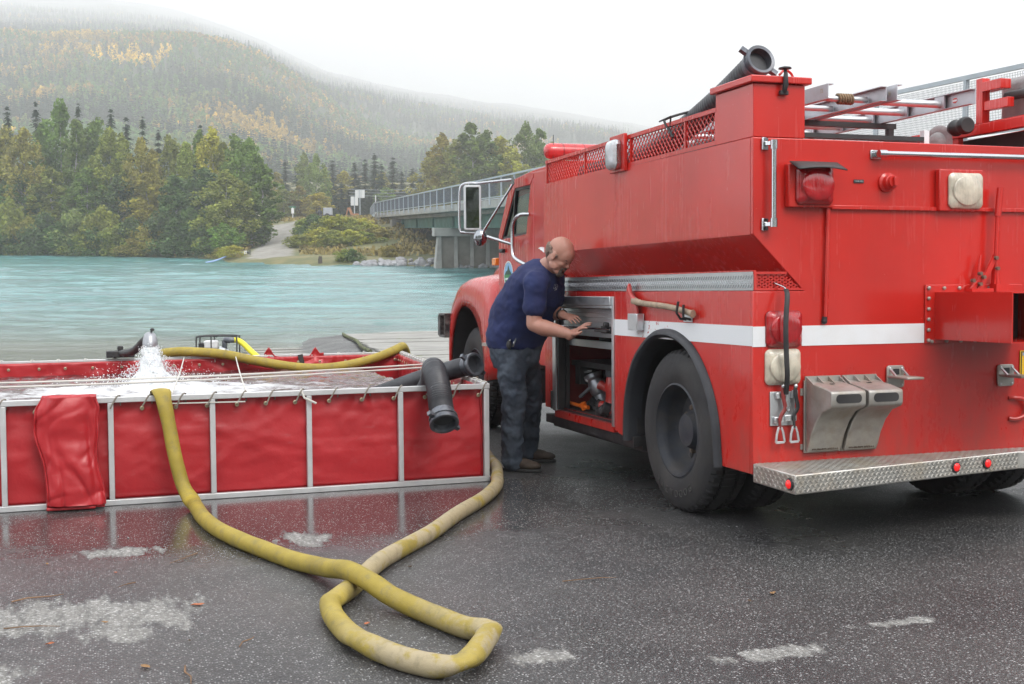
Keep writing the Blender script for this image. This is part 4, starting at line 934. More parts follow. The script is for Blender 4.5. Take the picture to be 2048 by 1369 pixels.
# rear step: tapered tread plate bumper
bp = [(-.002, 1.25), (-.45, 1.262), (-.135, -.42), (-.17, -.50), (-.17, -.52), (-.45, -1.262), (-.002, -1.25)]
MB().prism(bp, 'z', .335, .438).build('rear_step', TREAD, tk, bevel=.006, smooth=30)
b = MB(); rnd = random.Random(2)
for i in range(100):
    for j in range(17):
        y = 1.235 - i * .025; x = -.012 - j * .025; ex = -.45 + (1.26 - y) * .1875 if y > -.42 else -.14
        if x < ex + .012: continue
        sg = 1 if (i + j) % 2 else -1; b.bar((x - .0075, y - .0075 * sg, .4385), (x + .0075, y + .0075 * sg, .4385), .0042, .003)
for i in range(98):
    t = i / 98; p = Vector((-.45, 1.262, 0)).lerp(Vector((-.135, -.42, 0)), t)
    for j in range(4):
        zz = .352 + j * .023; sg = 1 if (i + j) % 2 else -1; d = Vector((.184, -.983, 0)); b.bar(p - d * .0065 + Vector((-.001, 0, zz - .007 * sg)), p + d * .0065 + Vector((-.001, 0, zz + .007 * sg)), .0042, .003, up=(1, 0, 0))
for i in range(17):
    for j in range(4):
        zz = .352 + j * .023; sg = 1 if (i + j) % 2 else -1; x = -.02 - i * .025; y = 1.2508 - x * .0267; b.bar((x - .0065, y, zz - .007 * sg), (x + .0065, y, zz + .007 * sg), .0042, .003, up=(0, 1, 0))
b.build('tread_lug', TREAD, tk, kind='stuff', smooth=0)
def marker(x, y, z, d):
    o = MB().lathe([(-.004, .032), (.006, .032), (.009, .026)], (x, y, z), d, 24).build('marker_light', BLACK, tk); MB().lathe([(.0, .024), (.012, .023), (.020, .014), (.022, .001)], (x, y, z), d, 24).build('lens', MARK, o)
marker(-.40, 1.262, .385, (.02, 1, 0)); dd = (-.983, -.184, 0)
marker(-.45 + .1875 * 1.16, .10, .388, dd); marker(-.45 + .1875 * 1.40, -.15, .390, dd)
# rounded square lamps
def rr(w, h, r, bulge=.012, n=6):
    pts = []
    for cx_, cy_, a0 in ((w / 2 - r, h / 2 - r, 0), (-w / 2 + r, h / 2 - r, 90), (-w / 2 + r, -h / 2 + r, 180), (w / 2 - r, -h / 2 + r, 270)):
        for k in range(n + 1):
            a = R(a0 + 90 * k / n); x, y = cx_ + r * math.cos(a), cy_ + r * math.sin(a)
            y += bulge * (1 - (2 * x / w) ** 2) * (1 if y > 0 else -1); pts.append((x, y))
    return pts
def lamp(y, z, w, h, mat, depth=.03, rim=.008, nm='tail_lamp', xo=0, dome=.05, parent=None, face='rear'):
    pr = rr(w, h, .028, .008)
    b = MB().prism([(y + p, z + q) for p, q in pr], 'x', xo, xo - depth * .5); o = b.build(nm, mat if mat in (CLENS, WLENS) else DLENS, parent or tk, bevel=.004)
    b = MB(); vs = []; K = len(pr); rings = 7
    for k in range(rings):
        t = k / (rings - 1); s = math.cos(t * PI / 2) * .97 + .001; x = xo - depth * .5 - dome * math.sin(t * PI / 2) * .62
        for p, q in pr: vs.append((x, y + p * s * (1 if k < 1 else .97), z + q * s * (1 if k < 1 else .97)))
    b.add(vs, [(k * K + j, k * K + (j + 1) % K, (k + 1) * K + (j + 1) % K, (k + 1) * K + j) for k in range(rings - 1) for j in range(K)] + [tuple(range((rings - 1) * K, rings * K))])
    b.build('lens', mat, o, smooth=60)
    MB().ball((xo - depth * .5 - dome * .50, y, z), (dome * .32, w * .43, h * .44), 28, 14).build('lens_dome', mat, o)
    b = MB()
    for (p, q) in ((-.3, .36), (.3, .36), (-.36, 0), (.36, 0), (-.3, -.36), (.3, -.36)): b.ball((xo - depth * .5 - dome * .18, y + p * w, z + q * h), (.004, .0045, .0045), 8, 5)
    b.build('screw', DARK, o); return o
lamp(1.063, 1.172, .226, .192, RLENS); lamp(1.069, .963, .222, .190, CLENS)
def shell(y0, y1, z0, z1, nm):
    MB().box((-.004, y0, z0), (-.045, y1, z1)).build(nm, RED, tk, bevel=.006)
shell(.772, 1.056, 1.836, 2.072, 'lamp_housing'); shell(-.226, .074, 1.828, 2.066, 'lamp_housing')
lamp(.90, 1.955, .232, .205, RLENS, xo=-.045, dome=.07); lamp(-.098, 1.944, .235, .196, CLENS, xo=-.045, dome=.03)
MB().grid(lambda u, v: (-.05 - .10 * v - .01 * math.sin(u * PI), 1.055 - .30 * u, 2.082 - .050 * v * (1 + .0 * u) + .012 * math.sin(u * PI) * v), 10, 4).build('rain_visor', BLACK, tk, solid=.006)
# raised ledge and conduit
MB().box((-.004, .075, 1.829), (-.024, .77, 1.852)).box((-.004, -.90, 1.829), (-.024, -.227, 1.852)).build('ledge', RED, tk, bevel=.003)
MB().tube([(-.02, .79, 1.836), (-.02, .805, 1.235)], .012, 10).build('conduit', RED, tk); MB().tube([(-.012, .805, 1.235), (-.012, .807, 1.214)], .014, 10).ball((-.01, .807, 1.21), .017).build('conduit_end', BLACK, tk)
o = MB().lathe([(0, .055), (.012, .055), (.02, .042), (.05, .040), (.055, .034), (.075, .032)], (-.003, .40, 1.985), (-1, 0, 0), 28).build('fill_cap', RED, tk); MB().box((-.078, .388, 1.960), (-.096, .412, 2.01)).build('cap_bar', RED, o, bevel=.003)
o = MB().box((-.0035, .551, 1.979), (-.006, .617, 1.998)).build('label_plate', BLACK, tk); MR = Matrix(((0, 0, -1, 0), (-1, 0, 0, 0), (0, 1, 0, 0), (0, 0, 0, 1)))
lettering('TANK FILL', .0125, ALU, o, Matrix.Translation((-.0072, .584, 1.9885)) @ MR, .0004)
# grab bars
def grab(p, q, r, nm, brk=(.03, .045), face=(-1, 0, 0), off=.055):
    f = Vector(face); p = Vector(p); q = Vector(q); d = (q - p).normalized()
    o = MB().tube([p + f * off, q + f * off], r, 14).build(nm, BLACK if r < .012 else CHROME, tk)
    b = MB(); c2 = MB()
    for e, s_ in ((p, 1), (q, -1)):
        M = Matrix.Translation(e)
        sd = d.cross(f); 
        b.bar(e + f * .002 - d * .035, e + f * .002 + d * .035, .05, .012, up=f); b.bar(e, e + f * (off + .012), .026, .026, up=sd)
        c2.tube([e + f * off - d * s_ * .016, e + f * off + d * s_ * .032], r * 1.35, 14)
    b.build('grab_bracket', CHROME, o, bevel=.004); c2.build('grab_collar', CHROME, o, kind='stuff'); return o
grab((-.003, 1.18, 2.178), (-.003, 1.18, 1.742), .0145, 'grab_bar', face=(-1, -.45, 0)); grab((-.003, .475, 2.140), (-.003, -.62, 2.146), .0155, 'grab_bar')
# rack fence on the tank
b = MB().bar((.425, 1.235, 2.420), (3.25, 1.235, 2.405), .025).bar((.425, 1.235, 2.232), (3.25, 1.235, 2.222), .025)
for x in (.435, .825, 1.62, 1.90, 2.435, 3.24): b.bar((x, 1.235, 2.22), (x, 1.235, 2.42), .018)
b.build('rack_frame', RED, tk); MB().bar((.425, -1.235, 2.42), (3.25, -1.235, 2.405), .025).bar((.425, -1.235, 2.23), (3.25, -1.235, 2.225), .025).build('rack_frame', RED, tk)
b = MB(); w_ = .048; nn = int(2.82 / w_)
for k in range(-4, nn):
    for sg in (1, -1):
        x0 = .43 + k * w_; x1 = x0 + .185 / .028 * w_ / 2 * 1.0
        if sg < 0: xa, xb, za, zb = x0, x1, 2.24, 2.405
        else: xa, xb, za, zb = x0, x1, 2.405, 2.24
        if xb < .44 or xa > 3.24: continue
        ta = clamp((.44 - xa) / (xb - xa)); tb = clamp((3.24 - xa) / (xb - xa)); 
        b.bar((xa + (xb - xa) * ta, 1.235, za + (zb - za) * ta), (xa + (xb - xa) * tb, 1.235, za + (zb - za) * tb), .0035, .006, up=(0, 1, 0))
b.build('rack_mesh', RED, tk, smooth=0)
MB().box((3.21, .0, 2.22), (3.25, 1.22, 2.42)).build('rack_bulkhead', RED, tk)
# scene light
MB().box((1.655, 1.249, 2.19), (1.90, 1.275, 2.44)).build('lamp_housing', RED, tk, bevel=.004)
pr = rr(.16, .19, .03, .008); o = MB().prism([(1.78 + p, 2.305 + q) for p, q in pr], 'y', 1.275, 1.312).build('scene_lamp', CHROME, tk, bevel=.005)
b = MB(); vs = []; K = len(pr)
for k in range(6):
    t = k / 5; s = math.cos(t * PI / 2) * .95 + .001
    for p, q in pr: vs.append((1.78 + p * s, 1.312 + .035 * math.sin(t * PI / 2), 2.305 + q * s))
b.add(vs, [(k * K + j, (k + 1) * K + j, (k + 1) * K + (j + 1) % K, k * K + (j + 1) % K) for k in range(5) for j in range(K)]).build('lens', WLENS, o, smooth=60)
# equipment box, rear left of the tank top
bx = MB().box((.004, .925, 2.2165), (.43, 1.246, 2.505)).build('equipment_box', RED, tk, bevel=.004)
MB().box((-.022, .895, 2.507), (.455, 1.272, 2.545)).build('lid', RED, bx, bevel=.006)
MB().tube(smooth_path([(.06, .96, 2.54), (.05, .985, 2.575), (.04, 1.03, 2.59), (.03, 1.07, 2.56)], 5), .007, 8).build('lid_handle', RED, bx)
o = MB().box((-.026, 1.045, 2.445), (-.004, 1.095, 2.468)).tube([(-.02, 1.07, 2.455), (-.035, 1.07, 2.50), (-.032, 1.068, 2.56), (-.022, 1.067, 2.585)], [.012, .016, .011, .008], 10).lathe([(0, .036), (.008, .034), (.014, .01)], (-.022, 1.067, 2.583), (0, 0, 1), 18).build('rubber_latch', BLACK, bx, bevel=.002)
# dump chute
o = MB().box((-.003, -.54, 1.07), (-.016, .14, 1.408)).build('chute_flange', RED, tk, bevel=.003)
b = MB()
for k in range(6):
    for (y, z) in ((.122, 1.09 + k * .06), (.122 - k * .105, 1.388), (.10 - k * .1, 1.083)): b.lathe([(0, .011), (.010, .011), (.013, .006)], (-.016, y, z), (-1, 0, 0), 6)
b.build('flange_bolt', ALUD, o)
b = MB(); L_ = -.64; t_ = .006
b.box((-.016, .071, 1.095), (L_, .077, 1.365)).box((-.016, -.48, 1.095), (L_, -.474, 1.365)).box((-.016, -.474, 1.359), (L_, .071, 1.365)).box((-.016, -.474, 1.095), (L_, .071, 1.101)).build('dump_chute', RED, tk)
MB().box((-.05, -.474, 1.101), (-.056, .071, 1.359)).build('chute_gate', DARK, tk)
lv = MB().tube([(-.06, -.325, 1.38), (-.06, -.318, 1.45), (-.06, -.312, 1.60), (-.06, -.32, 1.80)], [.016, .016, .013, .013], 10).tube([(-.06, -.32, 1.80), (-.06, -.336, 1.965)], .019, 12).build('gate_lever', RED, tk)
MB().bar((-.06, -.19, 1.37), (-.06, -.30, 1.56), .012, .03).bar((-.05, -.30, 1.37), (-.05, -.31, 1.58), .012, .03).tube([(-.05, -.19, 1.40), (-.05, -.21, 1.575)], .009, 8).bar((-.05, -.14, 1.37), (-.05, -.24, 1.47), .02, .02).box((-.03, -.27, 1.366), (-.09, -.12, 1.385)).box((-.03, -.38, 1.366), (-.09, -.29, 1.41)).build('lever_linkage', RED, lv)
b = MB()
for (y, z) in ((-.19, 1.41), (-.215, 1.45), (-.30, 1.56), (-.19, 1.47), (-.14, 1.43), (-.31, 1.50)): b.lathe([(0, .012), (.022, .012)], (-.062, y, z), (-1, 0, 0), 6)
b.build('pivot_bolt', RUST, lv)
# folding steps
def fstep(y, z):
    o = MB().prism([(y + p, z + q) for p, q in rr(.115, .128, .018, .0)], 'x', -.003, -.02).build('folding_step', ALUD, tk, bevel=.004)
    MB().box((-.018, y - .055, z - .006), (-.20, y + .055, z + .008)).build('tread', ALUD, o, bevel=.004)
    MB().bar((-.02, y - .04, z + .045), (-.085, y - .04, z), .012, .008).bar((-.02, y + .04, z + .045), (-.085, y + .04, z), .012, .008).build('strut', ALU, o)
    b = MB()
    for p in (-.04, .04):
        for q in (-.048, .048): b.ball((-.022, y + p, z + q), (.006, .008, .008), 8, 5)
    b.build('screw', ALU, o); MB().box((-.0205, y - .02, z + .012), (-.023, y + .02, z + .045)).build('slot', DARK, o)
fstep(.341, .888); fstep(-.427, .873)
MB().tube(smooth_path([(-.003, -.462, .735), (-.02, -.49, .738), (-.03, -.54, .728), (-.03, -.575, .70), (-.03, -.58, .665), (-.03, -.55, .63), (-.02, -.50, .612), (-.003, -.462, .615)], 4), .013, 10).build('tow_hook', RED, tk)
o = MB().box((-.004, -.84, .862), (-.008, -.535, 1.014)).build('number_plate', PLATEY, tk, bevel=.001); MB().box((-.0085, -.835, .866), (-.0095, -.828, 1.010)).box((-.0085, -.547, .866), (-.0095, -.541, 1.010)).box((-.0085, -.828, 1.004), (-.0095, -.547, 1.010)).build('plate_border', BLACK, o)
MB().box((-.0085, -.585, .985), (-.0098, -.552, 1.002)).build('plate_sticker', BLUEH, o)
# other side lamps mirrored, for completeness out of the frame
lamp(-1.063, 1.172, .226, .192, RLENS); lamp(-1.069, .963, .222, .190, CLENS)
# cab --------------------------------------------------------------
YC = 1.08
def shellpoly(polys, y0, y1, nm, mat, bev=.006): 
    b = MB()
    for p in polys: b.prism(p, 'y', y0, y1)
    return b.build(nm, mat, tk, bevel=bev)
for s_ in (1, -1):
    a, c = (s_ * (YC - .045), s_ * YC)
    # door shell round the window
    shellpoly([[(4.0, .80), (4.97, .80), (4.98, 1.86), (4.885, 1.865), (4.20, 1.885), (4.085, 2.30), (4.0, 2.36)]], min(a, c), max(a, c), 'door', ROOFRED, .008)
    shellpoly([[(4.085, 2.303), (4.50, 2.303), (4.62, 2.33), (4.55, 2.385), (4.0, 2.42), (4.0, 2.362)], [(4.503, 2.303), (4.887, 1.867), (4.98, 1.864), (4.63, 2.328)]], min(a, c), max(a, c), 'door_frame', ROOFRED, .006)
    shellpoly([[(3.36, .75), (3.994, .75), (3.994, 2.424), (3.36, 2.43)]], min(a, c) - (.0 if s_ > 0 else -.0), max(a, c), 'cab_side', ROOFRED, .01)
    o = MB().prism([(4.09, 2.295), (4.50, 2.298), (4.875, 1.872), (4.205, 1.892)], 'y', s_ * (YC - .028), s_ * (YC - .022)).build('door_window', GLASS, tk)
    b = MB(); P_ = [(4.09, 2.297), (4.50, 2.297), (4.878, 1.870), (4.205, 1.890)]
    for (p, q) in zip(P_, P_[1:] + P_[:1]): b.bar((p[0], s_ * (YC - .02), p[1]), (q[0], s_ * (YC - .02), q[1]), .03, .022, up=(0, 1, 0))
    b.bar((4.50, s_ * (YC - .02), 2.29), (4.60, s_ * (YC - .02), 1.88), .028, .03, up=(0, 1, 0)); b.bar((4.62, s_ * (YC - .04), 2.15), (4.70, s_ * (YC - .04), 1.88), .02, .02); b.build('window_seal', GLASSD, o)
roof = MB(); vs = []
secs = [(3.36, 2.44, 1.08), (3.6, 2.468, 1.08), (4.1, 2.472, 1.075), (4.45, 2.452, 1.06), (4.62, 2.40, 1.03), (4.70, 2.33, 1.0)]
for (x, z, w) in secs:
    for k in range(17):
        t = -1 + k / 8; y = w * (abs(t) ** .8) * (1 if t > 0 else -1); vs.append((x, y, z - .085 * abs(t) ** 5))
roof.add(vs, [(i * 17 + j, (i + 1) * 17 + j, (i + 1) * 17 + j + 1, i * 17 + j + 1) for i in range(5) for j in range(16)]); roof.build('roof', ROOFRED, tk, solid=.03, smooth=60)
MB().box((3.36, -1.03, .8), (3.40, 1.03, 1.85)).box((3.36, -1.03, 1.85), (3.40, -.5, 2.38)).box((3.36, .5, 1.85), (3.40, 1.03, 2.38)).box((3.36, -.5, 2.25), (3.40, .5, 2.38)).build('cab_rear_wall', ROOFRED, tk)
MB().bar((4.68, 0, 2.36), (4.70, 0, 2.35), .1).bar((4.66, -1.03, 2.34), (4.95, -1.05, 1.88), .06).bar((4.66, 1.03, 2.34), (4.95, 1.05, 1.88), .06).box((4.93, -1.05, 1.50), (5.0, 1.05, 1.87)).bar((4.67, -1.0, 2.345), (4.67, 1.0, 2.345), .07).build('windscreen_frame', ROOFRED, tk)
MB().grid(lambda u, v: (4.95 - .28 * v, -1 + 2 * u, 1.88 + .46 * v), 1, 1).build('windscreen', GLASS, tk, solid=.006)
MB().box((3.5, -1.03, .8), (4.9, 1.03, .9)).build('cab_floor', DARK, tk); MB().box((3.5, -.9, .95), (4.0, .9, 1.35)).box((3.45, -.9, 1.35), (3.62, .9, 1.95)).build('seat', BLACK, tk, bevel=.05)
MB().box((4.55, -1.0, 1.45), (4.9, 1.0, 1.80)).build('dashboard', BLACK, tk, bevel=.05)
b = MB().tube([(4.42 + .09 * math.cos(a) , .5 + .23 * math.sin(a), 1.83 + .2 * math.cos(a)) for a in [2 * PI * k / 24 for k in range(25)]], .014, 8, cap=False).build('steering_wheel', BLACK, tk)
# door emblem: mountain badge
EMB = [simple('badge_sky', (.25, .50, .75), .4, var=.02), simple('badge_mountain', (.02, .07, .05), .5), simple('badge_green', (.05, .26, .09), .5), simple('badge_white', (.75, .78, .78), .5)]
ov = [(4.685 + .115 * math.cos(a), 1.535 + .108 * math.sin(a)) for a in [2 * PI * k / 40 for k in range(40)]]
o = MB().prism([(x, z) for x, z in ov], 'y', YC + .001, YC + .003).build('door_badge', EMB[0], tk)
MB().prism([(x, z) for x, z in ov if z < 1.536] , 'y', YC + .0032, YC + .0044).build('badge_field', EMB[2], o)
MB().prism([(4.585, 1.535), (4.785, 1.535), (4.745, 1.565), (4.71, 1.575), (4.685, 1.62), (4.655, 1.58), (4.62, 1.56)], 'y', YC + .0046, YC + .0056).build('badge_mountain', EMB[1], o)
MB().box((4.60, YC + .0046, 1.488), (4.77, YC + .0056, 1.505)).build('badge_band', EMB[3], o)
b = MB(); rim_ = [(x + (x - 4.685) * .09, z + (z - 1.535) * .09) for x, z in ov]
for p, q in zip(rim_, rim_[1:] + rim_[:1]): b.bar((p[0], YC + .003, p[1]), (q[0], YC + .003, q[1]), .012, .003, up=(0, 1, 0))
b.build('badge_ring', EMB[3], o)
MB().box((4.62, YC + .001, 1.10), (4.96, YC + .003, 1.20)).build('white_stripe', WHITE, tk)
MB().tube(smooth_path([(4.12, YC, 2.05), (4.16, YC + .07, 2.045), (4.26, YC + .09, 2.0), (4.30, YC + .09, 1.90), (4.30, YC + .09, 1.76), (4.27, YC + .085, 1.68), (4.16, YC + .03, 1.62), (4.12, YC, 1.61)], 5), .017, 12).build('grab_handle', CHROME, tk)
# side lights, latches
MB().box((5.14, .97, 1.63), (5.26, 1.06, 1.70)).build('turn_signal', AMBER, tk, bevel=.008)
MB().box((5.1, .90, 1.50), (5.2, 1.0, 1.60)).tube([(5.15, .98, 1.60), (5.17, .99, 1.70), (5.12, .97, 1.84)], .014, 8).tube([(5.1, .95, 1.56), (5.05, 1.02, 1.46), (5.08, 1.04, 1.42)], .03, 8).build('hood_latch', BLACK, tk)
MB().box((4.78, YC, 1.74), (4.90, YC + .03, 1.775)).build('door_handle', BLACK, tk, bevel=.008)
# hood
b = MB(); vs = []; S_ = [(4.96, 1.875, .98, 1.30), (5.3, 1.84, .93, 1.25), (5.8, 1.80, .84, 1.2), (6.3, 1.74, .74, 1.15), (6.62, 1.66, .66, 1.1), (6.72, 1.55, .62, 1.0)]
for (x, zt, w, zb) in S_:
    ring = []
    for k in range(21):
        t = -1 + k / 10; a = abs(t)
        y = w * (1 - (1 - a) ** 1.6) * (1 if t > 0 else -1) if a > .0 else 0
        z = zt - .05 * a ** 2 if a < .55 else None
        ang = a * PI / 2
        y = (1 if t > 0 else -1) * w * min(1, math.sin(ang) ** .62); z = zb + (zt - zb) * max(0, math.cos(ang)) ** .42
        ring.append((x, y, z))
    vs += ring
b.add(vs, [(i * 21 + j, (i + 1) * 21 + j, (i + 1) * 21 + j + 1, i * 21 + j + 1) for i in range(len(S_) - 1) for j in range(20)]); b.build('hood', ROOFRED, tk, solid=.02, smooth=60)
MB().box((6.68, -.62, .95), (6.74, .62, 1.56)).build('grille', CHROME, tk, bevel=.02)
for s_ in (1, -1):
    # front fender with wheel arch
    A = Vector((5.86, 0, .60)); af = []
    for k in range(19):
        a = R(200 - 11.6 * k) ; af.append((A.x - .62 * -math.cos(a), A.z + .66 * math.sin(a)))
    arc = [(5.96 + .60 * math.cos(R(th)) * (.86 if th < 90 else 1.1), .62 + .62 * math.sin(R(th))) for th in range(190, -11, -10)]
    out = [(6.62, .55), (6.70, .95), (6.66, 1.18), (6.52, 1.36), (6.28, 1.46), (5.95, 1.515), (5.6, 1.525), (5.25, 1.50), (4.985, 1.46), (4.985, .56)]
    vs = []; b = MB()
    arc2 = arc; n1 = len(arc2)
    # outline param: pair each arch point with an outer point
    outer = [(4.985, .56), (4.985, .72), (4.985, .90), (4.985, 1.08), (4.985, 1.25), (4.99, 1.40), (5.06, 1.475), (5.22, 1.50), (5.42, 1.517), (5.62, 1.522), (5.82, 1.518), (6.0, 1.50), (6.15, 1.47), (6.28, 1.42), (6.38, 1.35), (6.46, 1.27), (6.51, 1.17), (6.53, 1.05), (6.54, .92), (6.53, .76), (6.50, .58)]
    steps = [(0., 1.12), (.25, 1.135), (.6, 1.13), (.85, 1.10), (.96, 1.05), (1.0, .97)]
    for (t, y) in steps:
        for (p, q) in zip(arc2, outer): vs.append((p[0] + (q[0] - p[0]) * t, s_ * y, p[1] + (q[1] - p[1]) * t))
    for q in outer: vs.append((q[0], s_ * .62, q[1] + (.06 if q[1] > 1.3 else 0)))
    K = n1; b.add(vs, [(i * K + j, (i + 1) * K + j, (i + 1) * K + j + 1, i * K + j + 1) for i in range(len(steps)) for j in range(K - 1)])
    b.build('front_fender', ROOFRED, tk, solid=.025, smooth=50)
    b = MB(); vs = []
    for p in arc2: vs += [(p[0], s_ * .55, p[1]), (p[0], s_ * 1.11, p[1])]
    b.add(vs, [(2 * i, 2 * i + 1, 2 * i + 3, 2 * i + 2) for i in range(K - 1)]).build('wheel_well', DARK, tk)
    MB().bar((4.7, s_ * 1.02, .88), (5.2, s_ * 1.12, .88), .14, .03).build('cab_step', ALUD, tk); MB().box((3.9, s_ * .7, .42), (4.9, s_ * 1.10, .72)).build('fuel_tank', DARK, tk, bevel=.04); MB().box((3.9, s_ * .72, .722), (4.9, s_ * 1.14, .745)).build('running_board', PLATEY if False else ALUD, tk)
BUMP = simple('muddy_black_bumper', (.02, .02, .022), .4, var=.2, dirt=(.26, .25, .23), dirt_sc=11, dirt_amt=.9)
MB().prism([(6.80, .90), (6.86, .92), (6.86, 1.13), (6.80, 1.155), (6.60, 1.155), (6.60, 1.13), (6.78, 1.13), (6.78, .92), (6.60, .92), (6.60, .90)], 'y', -1.2, 1.2).build('front_bumper', BUMP, tk, Matrix.Translation((-.12, 0, 0)), bevel=.006)
MB().box((6.465, .55, .905), (6.479, 1.2, 1.15)).build('bumper_end', BUMP, tk)
MB().bar((6.52, 1.10, .90), (6.52, 1.08, .78), .02).bar((6.52, 1.08, .78), (6.52, .88, .78), .015).build('bumper_hook', DARK, tk)
# mirror
mo = MB().prism([(p + 1.44, q + 2.135) for p, q in rr(.155, .40, .02, .0)], 'x', 4.60, 4.645).build('side_mirror', ALU, tk, Matrix.Translation((4.62, 1.44, 2.13)) @ Matrix.Rotation(R(-14), 4, 'Z') @ Matrix.Translation((-4.62, -1.44, -2.13)), bevel=.004)
MB().prism([(p + 1.44, q + 2.135) for p, q in rr(.118, .365, .008, .0)], 'x', 4.5975, 4.5995).build('mirror_glass', MIRROR, mo)
MB().tube(smooth_path([(4.64, 1.36, 2.345), (4.645, 1.46, 2.36), (4.65, 1.54, 2.33), (4.65, 1.555, 2.20), (4.65, 1.555, 1.95), (4.64, 1.52, 1.915), (4.62, 1.38, 1.905)], 4), .0105, 10).build('mirror_hoop', CHROME, mo)
b = MB().tube([(4.62, 1.40, 2.352), (4.42, YC, 2.37)], .012, 10).tube([(4.61, 1.36, 1.90), (4.44, YC, 2.345)], .011, 10).tube([(4.60, 1.35, 1.885), (4.52, YC + .01, 1.80)], .015, 10).tube([(4.66, 1.38, 1.89), (4.86, YC, 1.82)], .012, 10)
b.box((4.50, YC, 1.775), (4.54, YC + .025, 1.83)).box((4.40, YC, 2.33), (4.45, YC + .025, 2.385)).build('mirror_arm', CHROME, mo)
MB().ball((4.585, 1.375, 1.865), (.035, .062, .075), 20, 12).build('convex_mirror', MIRROR, mo)
# light bar
lb = MB().box((4.18, -.5, 2.48), (4.42, .5, 2.545)).build('light_bar', DARK, tk, bevel=.01)
prof = [(0, .001), (.004, .035), (.02, .058), (.05, .071), (.1, .074), (1.64, .074), (1.69, .071), (1.72, .058), (1.736, .035), (1.74, .001)]
lbm = lens('light_bar_dome', (.62, .025, .03), .15); MB().lathe(prof, (4.3, -.87, 2.622), (0, 1, 0), 28).build('dome', lbm, lb)
b = MB()
for k in range(8): b.lathe([(0, .0755), (.012, .0755)], (4.3, -.70 + k * .2, 2.622), (0, 1, 0), 28)
b.build('dome_band', DLENS, lb); MB().tube([(4.25, .80, 2.46), (4.25, .80, 2.76)], .003, 6).build('antenna', BLACK, lb)
MB().bar((4.3, .45, 2.44), (4.3, .45, 2.50), .06).bar((4.3, -.45, 2.44), (4.3, -.45, 2.50), .06).build('bar_foot', DARK, lb)
# ------------------------------------------------------------------ things carried on the truck
def TT(name, label, cat, loc=(0, 0, 0), group=None): return thing(name, label, cat, TM @ Matrix.Translation(loc), group)
# axe
ax = TT('fire_axe', 'red headed pick axe with worn wooden handle clipped to the truck side above the wheel', 'axe', (1.5, 1.285, 1.3))
def sh(pts, o=(1.5, 1.3)): return [(p[0] - o[0], p[1] - o[1]) for p in pts]
MB().prism(sh([(1.553, 1.437), (1.590, 1.37), (1.592, 1.33), (1.572, 1.26), (1.545, 1.20), (1.41, 1.19), (1.425, 1.26), (1.44, 1.30), (1.44, 1.335), (1.49, 1.35), (1.52, 1.37)]), 'y', -.014, .014).build('head', RED, ax, bevel=.009)
hp = smooth_path([(a_, b_, 0) for a_, b_ in [(1.49, 1.318), (1.40, 1.308), (1.28, 1.300), (1.14, 1.294), (1.0, 1.287), (.88, 1.277), (.76, 1.262), (.66, 1.249), (.635, 1.246)]], 4)
MB().tube([(p.x - 1.5, 0, p.y - 1.3) for p in hp], [.026, .027, .026, .023, .022] + [.019] * (len(hp) - 10) + [.021, .022, .024, .026, .024], 12, flat=[(.75, 1)] * len(hp)).build('handle', WOOD, ax)
o = MB().box((1.385, 1.256, 1.125), (1.525, 1.262, 1.235)).box((1.385, 1.262, 1.125), (1.525, 1.312, 1.13)).box((1.385, 1.307, 1.13), (1.525, 1.312, 1.235)).box((1.385, 1.262, 1.13), (1.39, 1.307, 1.235)).build('axe_bracket', ALU, tk, bevel=.003)
o = MB().box((.70, 1.2545, 1.195), (.81, 1.262, 1.265)).build('axe_clip', ALU, tk, bevel=.002); MB().tube([(.775, 1.262, 1.21), (.775, 1.30, 1.215), (.775, 1.325, 1.25), (.772, 1.315, 1.32)], .008, 8).tube([(.715, 1.262, 1.21), (.715, 1.31, 1.225), (.712, 1.31, 1.30)], .008, 8).build('clip_finger', BLACK, o, kind='stuff')
# wheel chocks in their holder
CH = [(0, .0), (-.012, .0), (-.030, .03), (-.055, .10), (-.10, .175), (-.16, .235), (-.235, .262), (-.248, .272), (-.252, .285), (-.252, .345), (-.244, .356), (-.16, .372), (-.06, .385), (-.012, .392), (0, .392)]
def chock(y, label, l2):
    t = TT('wheel_chock', label, 'wheel chock', (-.022, y, .486), 'cast wheel chocks on the truck rear')
    MB().prism(CH, 'y', -.108, .108).build('body', ALUD, t, bevel=.007)
    MB().box((.0, -.116, -.004), (.016, .116, .398)).build('back_plate', ALUD, t, bevel=.003)
    for k in range(4): MB().prism([(-.002, .392), (-.002, .420), (-.09, .374)], 'y', -.108 + k * .070, -.102 + k * .070).build('rib', ALUD, t)
    MB().box((-.004, -.113, .392), (.004, .113, .422)).build('top_rail', ALUD, t)
    MB().prism([(p, .315 + q) for p, q in rr(.158, .048, .022, 0)], 'x', -.2515, -.2545).build('hand_slot', BLACK, t)
    MB().box((-.10, -.015, .3830), (-.085, .012, .3845)).build('drain_slot', BLACK, t)
    lettering('WORDEN SAFETY', .021, RUST, t, Matrix.Translation((-.0235, .0, .018)) @ Matrix(((0, 0, -1, 0), (-1, 0, 0, 0), (0, 1, 0, 0), (0, 0, 0, 1))) @ Matrix.Rotation(R(-20), 4, 'X'), .003)
chock(.824, 'left dull cast aluminium wheel chock on the truck rear, beside the spanners', 0)
chock(.588, 'right dull cast aluminium wheel chock on the truck rear, beside the folding step', 0)
MB().box((-.003, .46, .80), (-.006, .955, .84)).box((-.003, .46, .50), (-.006, .955, .53)).build('chock_holder', ALUD, tk)
